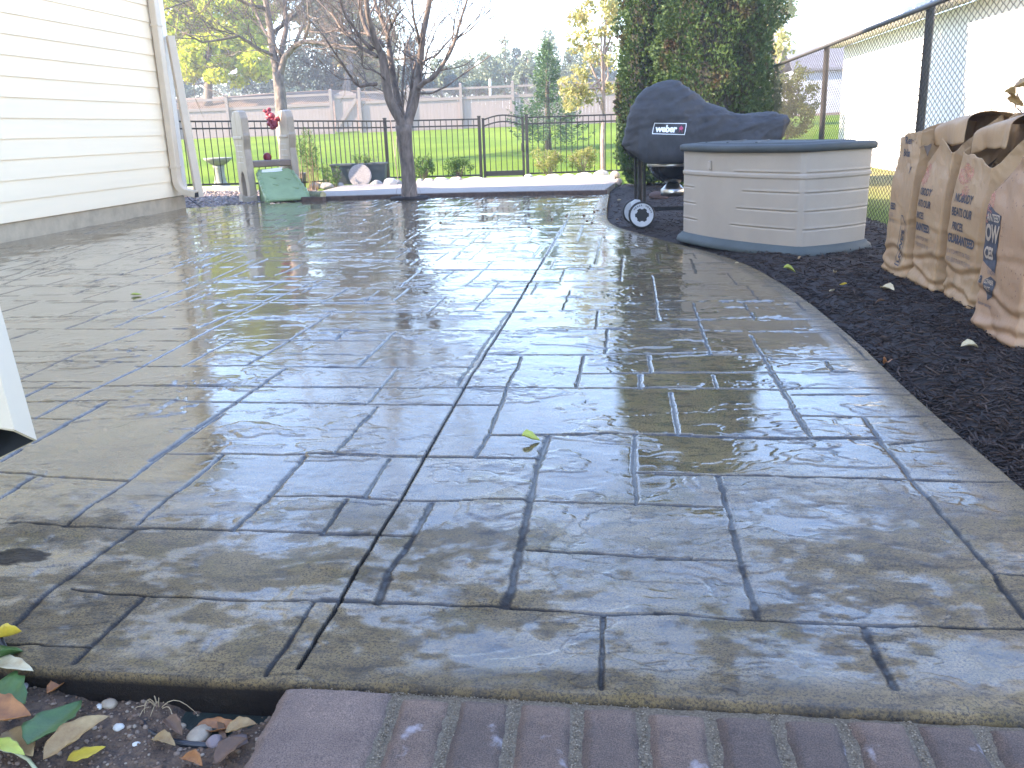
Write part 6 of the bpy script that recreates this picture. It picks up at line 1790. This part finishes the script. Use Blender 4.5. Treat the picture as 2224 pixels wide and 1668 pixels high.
bare_tree('bare_tree', 619, 330, 24, .12, [
    ([(619, 345), (617, 300), (612, 250), (608, 200), (604, 160)], 27, 24, 0, 0), ([(604, 165), (594, 120), (588, 70), (580, 20), (570, -60)], 20, 11, 0, .5), ([(606, 170), (618, 125), (640, 100), (660, 90), (700, 95), (740, 105), (790, 120)], 15, 5, 0, -.8),
    ([(606, 160), (612, 110), (622, 60), (618, 10), (625, -70)], 15, 8, 0, .8), ([(588, 75), (620, 50), (660, 20), (700, -20)], 10, 5, .3, 1.2), ([(592, 120), (560, 105), (520, 78), (480, 86), (440, 92), (395, 70)], 8, 3, 0, -1),
    ([(580, 20), (540, 10), (500, -10), (450, -10)], 9, 4, .4, -1), ([(640, 100), (655, 60), (690, 40), (730, 30)], 9, 4, -.2, 1), ([(660, 90), (672, 50), (668, 0)], 8, 4, -.3, -1.2), ([(610, 120), (570, 60), (545, 0), (520, -60)], 8, 4, 0, 1.5)],
    'pale bare tree with fine pinkish twigs on the lawn behind the toy climber', 1, 33, 'bark')

# leafy trees
M['maple'] = leafmat('yellow_green_foliage', [(.22, .32, .02), (.42, .48, .03), (.58, .56, .05), (.34, .42, .03)], trans=.5)
M['olive'] = leafmat('olive_tan_foliage', [(.16, .17, .06), (.30, .25, .12), (.22, .22, .08), (.36, .28, .17)], trans=.35)
M['spruce'] = leafmat('blue_spruce_needles', [(.035, .07, .065), (.06, .11, .10), (.085, .14, .13), (.045, .09, .07)], trans=.1)
M['pine'] = leafmat('pine_needles', [(.10, .15, .08), (.17, .22, .12), (.23, .27, .16), (.13, .18, .12)], trans=.2)
M['smallspruce'] = leafmat('young_spruce_needles', [(.05, .11, .045), (.09, .17, .06), (.13, .22, .09), (.06, .13, .06)], trans=.15)
M['birchy'] = leafmat('yellowing_foliage', [(.42, .38, .14), (.34, .36, .12), (.55, .47, .24), (.26, .30, .10), (.45, .33, .12)], trans=.4)
M['arb'] = leafmat('arborvitae_sprays', [(.034, .066, .020), (.058, .105, .028), (.088, .145, .040), (.050, .090, .030)], trans=.18, patch=(.075, .045, .022), pscale=2.6)
M['shrub'] = leafmat('shrub_leaves', [(.05, .12, .025), (.09, .18, .035), (.13, .22, .05)], trans=.3)
M['shrub_y'] = leafmat('sunlit_shrub_leaves', [(.24, .26, .06), (.33, .33, .10), (.18, .24, .06), (.38, .32, .14)], trans=.35)  # sunlight put into the leaf colour as a paler yellow
M['reeds'] = leafmat('lily_leaves', [(.06, .13, .03), (.10, .20, .05), (.08, .14, .04)], trans=.3)
M['stalk'] = leafmat('dry_stalks', [(.20, .13, .07), (.30, .20, .11), (.14, .10, .06)], trans=0)
M['redhedge'] = leafmat('neighbour_foliage', [(.10, .14, .05), (.17, .20, .07), (.23, .24, .10), (.12, .12, .06)], trans=.3)


def foliage_tree(name, label, base, trunk_top, tr, blobs_, n, size, m, seed, keep=.62, cl=.5, trunk_m='bark', limbs=7, asp=.6, group=None, cat='tree', shell=.5, axis_up=None):
    root = thing(name, label, cat, base, group); R = np.random.RandomState(seed)
    mb = MB(); b = np.array(base, float); t = np.array(trunk_top, float)
    pts = [b - (0, 0, .15)] + [b + (t - b) * k + R.normal(0, tr * .35, 3) * (1, 1, 0) * (k > 0) for k in np.linspace(0, 1, 6)]
    mb.tube(pts, np.linspace(tr, tr * .4, 7), 10)
    for c, r in blobs_[:limbs]:
        k = R.uniform(.35, .8); p = b + (t - b) * k; mb.tube([p, p * .5 + np.array(c) * .5 + R.normal(0, .1 * r[0], 3), np.array(c)], [tr * .5, tr * .3, tr * .12], 6)
    mb.build('trunk', M[trunk_m], root, smooth=True)
    P = clump(cloud(R, int(n / keep), blobs_, shell), R, cl, keep, seed)
    ax = None
    if axis_up is not None: ax = orient(len(P), R, axis_up, .5)
    V, q = leaf_cards(P, size, R, asp=asp, axis=ax); link_mesh('crown', V, None, M[m], root, quads=q)
    return root


def dblobs(lst): return [(D(px, py, dep), (rx * dep / FPX, rx * dep / FPX, ry * dep / FPX)) for px, py, dep, rx, ry in lst]


def bxy(px, dep, z): p = D(px, 250, dep); p[2] = z; return p


foliage_tree('leafy_tree', 'large yellow green tree beyond the beige fence, next to the house', bxy(455, 50, 3.0), D(460, 0, 50), .28,
             dblobs([(400, 60, 50, 60, 50), (450, 120, 49, 65, 42), (520, 90, 50, 60, 45), (560, 140, 49, 42, 34), (480, 20, 50, 75, 50), (545, 25, 50, 55, 40), (400, -40, 50, 80, 60), (500, -70, 50, 90, 60), (520, 175, 49, 22, 16), (470, 165, 48, 30, 16), (575, 160, 49, 22, 16), (410, 150, 50, 30, 30)]), 36000, .30, 'maple', 5, keep=.88, cl=.9)
foliage_tree('leafy_tree', 'tall olive and tan tree behind the bare tree branches', bxy(760, 54, 2.5), D(760, 0, 54), .30,
             dblobs([(690, 40, 54, 60, 45), (760, 60, 55, 60, 50), (820, 90, 54, 50, 60), (640, 10, 54, 60, 40), (740, -30, 54, 90, 50), (850, 40, 55, 30, 50), (830, 150, 54, 40, 45), (620, -40, 54, 70, 40), (780, 130, 55, 50, 45)]), 20000, .24, 'olive', 6, keep=.66, cl=.8)


def conifer(name, label, base, h, rb, m, seed, n, size, lo=.06, dens=1.0, trunk_m='bark', group=None, ragged=.35, power=.8, up=-.12, skirt=None):
    """whorls of drooping boughs round a straight trunk"""
    root = thing(name, label, 'conifer', base, group); R = np.random.RandomState(seed); b = np.array(base, float)
    mb = MB(); mb.tube([b - (0, 0, .15), b + (0, 0, h * .5), b + (0, 0, h * .97)], [rb * .07 + .03, rb * .04 + .02, .012], 8); mb.build('trunk', M[trunk_m], root, smooth=True)
    P, A, Nn = [], [], []
    nb = int(90 * dens)
    for i in range(nb):
        t = (i / nb) ** .85; z = h * (lo + (1 - lo) * t); a = i * 2.39996 + R.normal(0, .3)
        L = rb * (1 - t) ** power * R.uniform(1 - ragged, 1.12) + .05 * rb
        if skirt: L *= skirt(t)
        k = max(6, int(n / nb * (L / rb + .15) * 1.6)); u = R.uniform(.12, 1, k) ** .7; w = R.normal(0, .16, k) * L * (1.15 - u)
        d = np.array([math.cos(a), math.sin(a), 0]); s = np.array([-math.sin(a), math.cos(a), 0])
        pts = b + (0, 0, z) + d * (u * L)[:, None] + s * w[:, None] + np.array([0, 0, 1]) * ((up * L * u + .22 * L * u ** 3) + R.normal(0, .035 * rb + .01, k))[:, None]
        P.append(pts); A.append(d * .8 + s * np.sign(w)[:, None] * .6 + R.normal(0, .25, (k, 3)) + (0, 0, .1)); 
    P = np.concatenate(P); A = np.concatenate(A); A /= np.linalg.norm(A, axis=1)[:, None]
    V, q = leaf_cards(P, size, R, asp=.42, axis=A); link_mesh('crown', V, None, M[m], root, quads=q)
    return root


def mass(name, label, px, dep, zb_, lst, n, size, m, seed, keep=.68, cl=.55, group=None):
    c = bxy(px, dep, zb_); ymin = min(b[1] - b[4] for b in lst)
    return foliage_tree(name, label, c, D(px, ymin + 12, dep), .14, dblobs(lst), n, size, m, seed, keep, cl, 'bark', 5, .5, group, 'conifer', .35)


mass('spruce_tree', 'dark blue spruce left of the gate, behind the pale bare tree', 650, 58, 2.0, [(650, 185, 58, 52, 34), (655, 150, 58, 46, 30), (650, 118, 58, 34, 28), (645, 205, 57, 60, 16)], 6500, .22, 'spruce', 12)
mass('spruce_tree', 'dark blue spruce behind the beige fence gate', 722, 60, 2.0, [(725, 188, 60, 54, 32), (722, 150, 60, 46, 32), (716, 112, 60, 36, 30), (735, 205, 59, 56, 14)], 6500, .22, 'spruce', 11)
mass('spruce_tree', 'blue grey spruce right of the gate showing between the bare stems', 800, 60, 2.0, [(800, 190, 60, 50, 30), (795, 158, 60, 42, 30), (790, 122, 60, 32, 28), (832, 195, 60, 30, 26)], 5600, .22, 'spruce', 13)
mass('spruce_tree', 'dim narrow spruce seen between the stems of the bare tree', 900, 58, 1.9, [(898, 190, 58, 42, 26), (895, 150, 58, 28, 30), (893, 112, 58, 18, 26), (890, 85, 58, 9, 16)], 4200, .2, 'spruce', 14)
mass('spruce_tree', 'dark conifer under the yellow green tree', 395, 60, 3.0, [(395, 175, 60, 40, 34), (560, 185, 62, 60, 18), (400, 200, 58, 40, 14)], 3600, .22, 'spruce', 15)
for i, (px, dep, lst, m, lb) in enumerate((
        (958, 62, [(955, 185, 62, 34, 22), (962, 160, 62, 28, 22), (950, 140, 62, 18, 14)], 'pine', 'low pale pine just right of the bare tree'),
        (1010, 66, [(1010, 180, 66, 36, 26), (1005, 150, 66, 30, 24), (1014, 128, 66, 18, 14)], 'pine', 'pine with a dark hollow, second right of the bare tree'),
        (1058, 64, [(1055, 180, 64, 36, 28), (1060, 148, 64, 30, 26), (1052, 124, 64, 16, 12)], 'pine', 'soft topped pine left of the tallest pine'),
        (1096, 68, [(1095, 172, 68, 34, 34), (1094, 130, 68, 26, 34), (1096, 96, 68, 14, 20), (1078, 148, 68, 20, 20)], 'pine', 'tallest pointed pine of the left group'),
        (1124, 72, [(1122, 160, 72, 22, 30), (1122, 120, 72, 11, 18)], 'spruce', 'small dark tip of a far conifer between two pines'),
        (1145, 62, [(1142, 178, 62, 30, 26), (1140, 146, 62, 26, 26), (1150, 122, 62, 16, 14)], 'pine', 'rounded pine right of the dark tip'),
        (1192, 66, [(1195, 170, 66, 36, 36), (1192, 120, 66, 30, 36), (1190, 84, 66, 18, 22)], 'pine', 'tall pale pine beside the yellowing tree'),
        (1245, 66, [(1248, 170, 66, 38, 34), (1250, 128, 66, 30, 30)], 'pine', 'pine partly hidden by the yellowing tree'),
        (1305, 66, [(1305, 172, 66, 42, 34), (1300, 140, 66, 34, 26)], 'spruce', 'dark pine behind the yellowing tree'),
        (985, 56, [(985, 192, 56, 22, 14), (980, 176, 56, 13, 12)], 'spruce', 'short dark conifer above the fence'),
        (1035, 56, [(1035, 190, 56, 40, 14), (1070, 192, 56, 30, 12)], 'pine', 'bushy low pine above the fence'))):
    mass('pine_tree', lb, px, dep, 1.8, lst, 3600, .21, m, 60 + i, keep=.72, cl=.7, group='pines beyond the beige fence')


R = np.random.RandomState(77)
bl = []
for i in range(46):
    px = 360 + i * 27; bl.append((D(px, 200 + R.uniform(-8, 6) - (px - 360) * .012, 95), (1.9, 1.9, R.uniform(1.3, 2.4))))
P = cloud(R, 16000, bl, .2); V, q = leaf_cards(P, .42, R, asp=.6); tag(link_mesh('distant_woods', V, None, M['pine'], quads=q), 'low grey green woods far beyond the beige fence', kind='stuff')


def sk(t): return 1.0 if t > .42 else 1.0
b = D(1191, 322, 27.2); b[2] = .36
conifer('young_spruce', 'young green spruce standing on the lawn behind the gate', b, 3.1, 1.12, 'smallspruce', 90, 9000, .085, lo=.04, dens=2.6, ragged=.3, power=.62, up=.02, skirt=lambda t: 1.12 if t < .4 else (.55 if t < .62 else .75))

# young yellowing tree with its pale trunk
b = G(1309, 376, 0); b = D(1309, 376, 19.75); b[2] = 0
yt = foliage_tree('young_tree', 'young tree with pale yellow drooping leaves beside the evergreens', b, D(1315, 40, 19.75), .062,
                  dblobs([(1245, 215, 19.7, 34, 28), (1232, 185, 19.6, 24, 22), (1290, 190, 19.8, 36, 36), (1325, 205, 19.9, 26, 36), (1270, 130, 19.7, 42, 34), (1320, 140, 19.7, 34, 40), (1280, 80, 19.8, 45, 30), (1330, 80, 19.7, 34, 36), (1300, 25, 19.7, 50, 34), (1345, 20, 19.7, 30, 34), (1310, -40, 19.7, 60, 40), (1255, 40, 19.7, 24, 22)]),
                  4600, .115, 'birchy', 41, keep=.42, cl=.30, trunk_m='bark_light', limbs=12, asp=.36, axis_up=-.7)

# tall evergreens behind the grill
def arbor(name, label, base, h, r, n, seed, size=.075):
    root = thing(name, label, 'evergreen', base, 'tall evergreens behind the grill'); R = np.random.RandomState(seed); b = np.array(base, float)
    mb = MB(); mb.tube([b - (0, 0, .1), b + (0, 0, h * .5), b + (0, 0, h * .96)], [.07, .05, .015], 8); mb.build('trunk', M['bark'], root, smooth=True)
    # irregular dark core added inside the crown to block light
    nz, na = 70, 40; zz_, aa = np.meshgrid(np.linspace(.02, .98, nz), np.linspace(0, 2 * math.pi, na, endpoint=False), indexing='ij')

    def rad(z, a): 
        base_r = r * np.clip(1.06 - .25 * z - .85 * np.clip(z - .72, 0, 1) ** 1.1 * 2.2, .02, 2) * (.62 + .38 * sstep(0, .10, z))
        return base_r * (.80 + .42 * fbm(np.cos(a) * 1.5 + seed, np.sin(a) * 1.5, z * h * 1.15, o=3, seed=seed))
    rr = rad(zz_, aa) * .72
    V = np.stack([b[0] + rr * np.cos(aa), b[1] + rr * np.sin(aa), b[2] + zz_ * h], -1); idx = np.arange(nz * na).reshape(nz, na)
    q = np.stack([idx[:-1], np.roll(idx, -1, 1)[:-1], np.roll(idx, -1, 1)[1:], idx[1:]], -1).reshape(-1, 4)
    link_mesh('light_block_core', V, None, M['arb_in'], root, quads=q, smooth=True)
    z = R.uniform(.01, 1, n); a = R.uniform(0, 6.283, n); rv = rad(z, a)
    gap = fbm(np.cos(a) * 3 + seed, np.sin(a) * 3, z * h * 2.4, o=2, seed=seed + 5)
    k = (.70 + .34 * R.rand(n) ** .6) * (.90 + .25 * (gap - .5) * 2)
    P = np.stack([b[0] + rv * k * np.cos(a), b[1] + rv * k * np.sin(a), b[2] + z * h], -1)
    out = np.stack([np.cos(a), np.sin(a), np.zeros(n)], -1)
    A = out * R.uniform(.3, 1.0, (n, 1)) + (0, 0, 1.0) * R.uniform(.1, 1.3, (n, 1)) + R.normal(0, .35, (n, 3)); A /= np.linalg.norm(A, axis=1)[:, None]
    side = np.cross(out, (0, 0, 1.)); nr = side * R.normal(0, 1, (n, 1)) + out * R.normal(0, .8, (n, 1)) + R.normal(0, .3, (n, 3)); nr /= np.linalg.norm(nr, axis=1)[:, None]
    # fan sprays: three blades from one stem point
    Vs = []; n0 = 0; qs = []
    for j, off in enumerate((-.55, 0, .55)):
        s = np.cross(A, nr); s /= np.linalg.norm(s, axis=1)[:, None] + 1e-9; Aj = A + s * off; Aj /= np.linalg.norm(Aj, axis=1)[:, None]
        V, q = leaf_cards(P + Aj * size * .4, size, R, nrm=nr, asp=.34, axis=Aj); Vs.append(V); qs.append(q + n0); n0 += len(V)
    link_mesh('crown', np.concatenate(Vs), None, M['arb'], root, quads=np.concatenate(qs)); return root


M['arb_in'] = mat('dark_core', (.030, .030, .016), .9, .4, 14, col2=(.018, .012, .008), bump=.04, bscale=9)
a1 = D(1413, 415, 14.9); a1[2] = 0; a2 = D(1548, 415, 14.2); a2[2] = 0
arbor('arborvitae', 'left of the two tall evergreens behind the grill, nearest the brick path', a1, 5.6, .58, 30000, 3, .055)
arbor('arborvitae', 'right of the two tall evergreens, wide, with reddish brown sprays', a2, 5.4, .93, 50000, 4, .055)
a3 = D(1468, 415, 15.6); a3[2] = 0


# small shrubs at the far bed
def shrub(label, px, py, dep, w, h, n, m, seed, size=.045, stemm='bark'):
    c = D(px, py, dep); c[2] = 0; s_ = dep / FPX; root = thing('shrub', label, 'shrub', c); R = np.random.RandomState(seed)
    mb = MB()
    for i in range(14):
        a = R.uniform(0, 6.28); t = np.array([math.cos(a) * w * s_ * .45 * R.rand(), math.sin(a) * w * s_ * .3 * R.rand(), h * s_ * R.uniform(.6, .95)]); mb.tube([c + t * (.08, .08, 0), c + t * (.5, .5, .5) + R.normal(0, .02, 3), c + t], [.009, .006, .003], 5)
    mb.build('stems', M[stemm], root)
    bl = [(c + (0, 0, h * s_ * .55), (w * s_ * .42, w * s_ * .3, h * s_ * .42))] + [(c + (R.uniform(-.34, .34) * w * s_, R.uniform(-.2, .2) * w * s_, h * s_ * R.uniform(.45, .85)), (w * s_ * .2, w * s_ * .18, h * s_ * .22)) for _ in range(6)]
    P = clump(cloud(R, int(n / .6), bl, .3), R, .12, .6, seed); V, q = leaf_cards(P, size, R, asp=.5); link_mesh('foliage', V, None, M[m], root, quads=q); return root


shrub('low green shrub just right of the bare tree trunk', 920, 387, 18.0, 54, 62, 1500, 'shrub', 1); shrub('wider green shrub between the tree and the gate', 997, 387, 18.2, 80, 56, 1900, 'shrub', 2)
shrub('pale sunlit shrub right of the gate', 1193, 383, 18.5, 84, 62, 2000, 'shrub_y', 3, .04, 'bark_light'); shrub('pale sunlit shrub before the young tree', 1266, 380, 18.6, 74, 62, 1900, 'shrub_y', 4, .04, 'bark_light')


def stalk_plant(label, px, py, dep, w, h, ns, seed, green=.55, nlv=30, z0=0.0):
    c = D(px, py, dep); c[2] = z0; s_ = dep / FPX; root = thing('stalk_plant', label, 'plant', c); R = np.random.RandomState(seed); mb = MB(); P, A = [], []
    for i in range(ns):
        bx_, by_ = R.uniform(-.5, .5) * w * s_ * .55, R.uniform(-.12, .12); hh = h * s_ * R.uniform(.65, 1.05); top = np.array([bx_ * 1.7 + R.normal(0, .03), by_ * 2, hh]); b0 = c + (bx_, by_, 0)
        pts = [b0 + (top - (bx_, by_, 0)) * t + (0, 0, 0) for t in np.linspace(0, 1, 5)]; mb.tube(pts, np.linspace(.005, .002, 5), 4, False)
        for j in range(nlv):
            t = R.uniform(1 - green, 1) if j < nlv * .85 else R.uniform(.1, 1); p = b0 + (top - (bx_, by_, 0)) * t; P.append(p); a = R.uniform(0, 6.28); A.append((math.cos(a), math.sin(a), R.uniform(.2, 1.6)))
    mb.build('stalks', M['stalk'], root)
    A = np.array(A); A /= np.linalg.norm(A, axis=1)[:, None]; P = np.array(P) + A * .03; V, q = leaf_cards(P, .10, R, asp=.13, axis=A); link_mesh('leaves', V, None, M['reeds'], root, quads=q); return root


stalk_plant('tall lily stalks in the mauve grey pot, half hidden by the climber', 652, 372, 16.0, 36, 96, 11, 5, z0=.26); stalk_plant('tallest lily clump with dry brown lower stalks', 674, 400, 16.6, 34, 128, 16, 6, green=.62)
stalk_plant('leaning thin lily stem between the tall clump and the low ones', 690, 394, 16.9, 20, 104, 4, 7, green=.6); stalk_plant('low bright green lily beside the tallest clump', 706, 396, 17.2, 26, 54, 8, 8, green=.9); stalk_plant('low bright green lily against the charcoal planter', 727, 396, 17.0, 28, 50, 8, 9, green=.9)
stalk_plant('feathery herbs growing out of the charcoal planter', 790, 366, 17.9, 66, 24, 20, 10, green=.9, nlv=12, z0=.38)

# trees beyond the chain link fence
foliage_tree('leafy_tree', 'pale leafy tree rising behind the evergreens on the right', bxy(1690, 34, 1.0), D(1680, 40, 34), .16,
             dblobs([(1660, 60, 34, 44, 40), (1695, 20, 34, 42, 36), (1680, 120, 34, 40, 34), (1650, 0, 34, 50, 40), (1705, 95, 33, 26, 30), (1650, 160, 33, 40, 26)]), 5200, .15, 'birchy', 51, keep=.45, cl=.45, trunk_m='bark_light')
foliage_tree('hedge', 'green hedge behind the chain link fence near the evergreens', bxy(1712, 22, .1), D(1712, 220, 22), .05,
             dblobs([(1700, 215, 22, 46, 50), (1735, 195, 22, 34, 52), (1680, 250, 21.5, 34, 40), (1725, 262, 21.5, 44, 38), (1760, 215, 22.5, 22, 44), (1690, 180, 22.5, 30, 26)]), 7500, .07, 'redhedge', 52, keep=.6, cl=.25, cat='hedge', limbs=4)

# ------------------------------------------------------------------ neighbour's white garage and a far house
gar = thing('garage', 'sunlit white garage close behind the chain link fence', 'garage', (5.3, 23.8, 0))
mb = MB(); mb.box((5.3 + 3.2, 14.9, 1.2), (6.4, 17.8, 2.9)); mb.build('wall', M['garage'], gar)
mb = MB()
for i in range(17): mb.box((5.295 - .001 * (i % 2), 14.9, .16 + i * .15), (.012, 17.8, .006))
mb.build('siding_line', M['garage'], gar)
mb = MB(); mb.prism([(4.86, 24.2, 2.66), (5.3, 24.2, 2.66), (8.5, 24.2, 4.1), (8.5, 24.2, 4.25), (4.86, 24.2, 2.80)], (0, -18.6, 0)); mb.prism([(12.2, 24.2, 2.66), (11.8, 24.2, 2.66), (8.5, 24.2, 4.1), (8.5, 24.2, 4.25), (12.2, 24.2, 2.80)], (0, -18.6, 0)); mb.build('roof', M['soffit'], gar)
mb = MB(); mb.bar((4.83, 24.2, 2.72), (4.83, 5.6, 2.72), .10, .12); mb.build('gutter', M['soffit'], gar)
c = D(1815, 215, 46); c[2] = .9
fh = thing('far_house', 'pale blue grey house seen through the chain link fence left of the garage', 'house', c)
mb = MB(); mb.box(D(1830, 185, 46) + (0, 2.5, -.3), (4.6, 5, 2.4)); mb.build('wall', M['far_wall'], fh)
p = D(1830, 152, 46); mb = MB(); mb.prism([p + (-2.6, -.5, 0), p + (2.6, -.5, 0), p + (2.6, 2.5, 1.3), p + (-2.6, 2.5, 1.3)], (0, 0, .12)); mb.prism([p + (-2.6, 5.5, 0), p + (2.6, 5.5, 0), p + (2.6, 2.5, 1.3), p + (-2.6, 2.5, 1.3)], (0, 0, .12)); mb.build('roof', M['far_roof'], fh)
mb = MB(); mb.tube([D(1064, 200, 52) * (1, 1, 0) + (0, 0, 1.8), D(1064, 172, 52)], .07, 8); tag(mb.build('pole', M['siding_trim'], loc=D(1064, 200, 52)), 'short white pole standing among the pines above the fence', 'pole')

# ------------------------------------------------------------------ haze added to imitate backlit glare
def add_haze(density):
    m = bpy.data.materials.new('glare_haze'); m.use_nodes = True; nt = m.node_tree; nt.nodes.remove(nt.nodes['Principled BSDF'])
    v = nt.nodes.new('ShaderNodeVolumePrincipled'); v.inputs['Color'].default_value = (.93, .96, 1, 1); v.inputs['Density'].default_value = density; v.inputs['Anisotropy'].default_value = .2
    nt.links.new(v.outputs[0], nt.nodes['Material Output'].inputs['Volume'])
    mb = MB(); mb.box((0, 320, 10), (640, 800, 28)); o = mb.build('haze', m); tag(o, 'thin pale haze added to imitate backlit glare', kind='stuff')


HAZE = 0.0024
if HAZE: add_haze(HAZE)
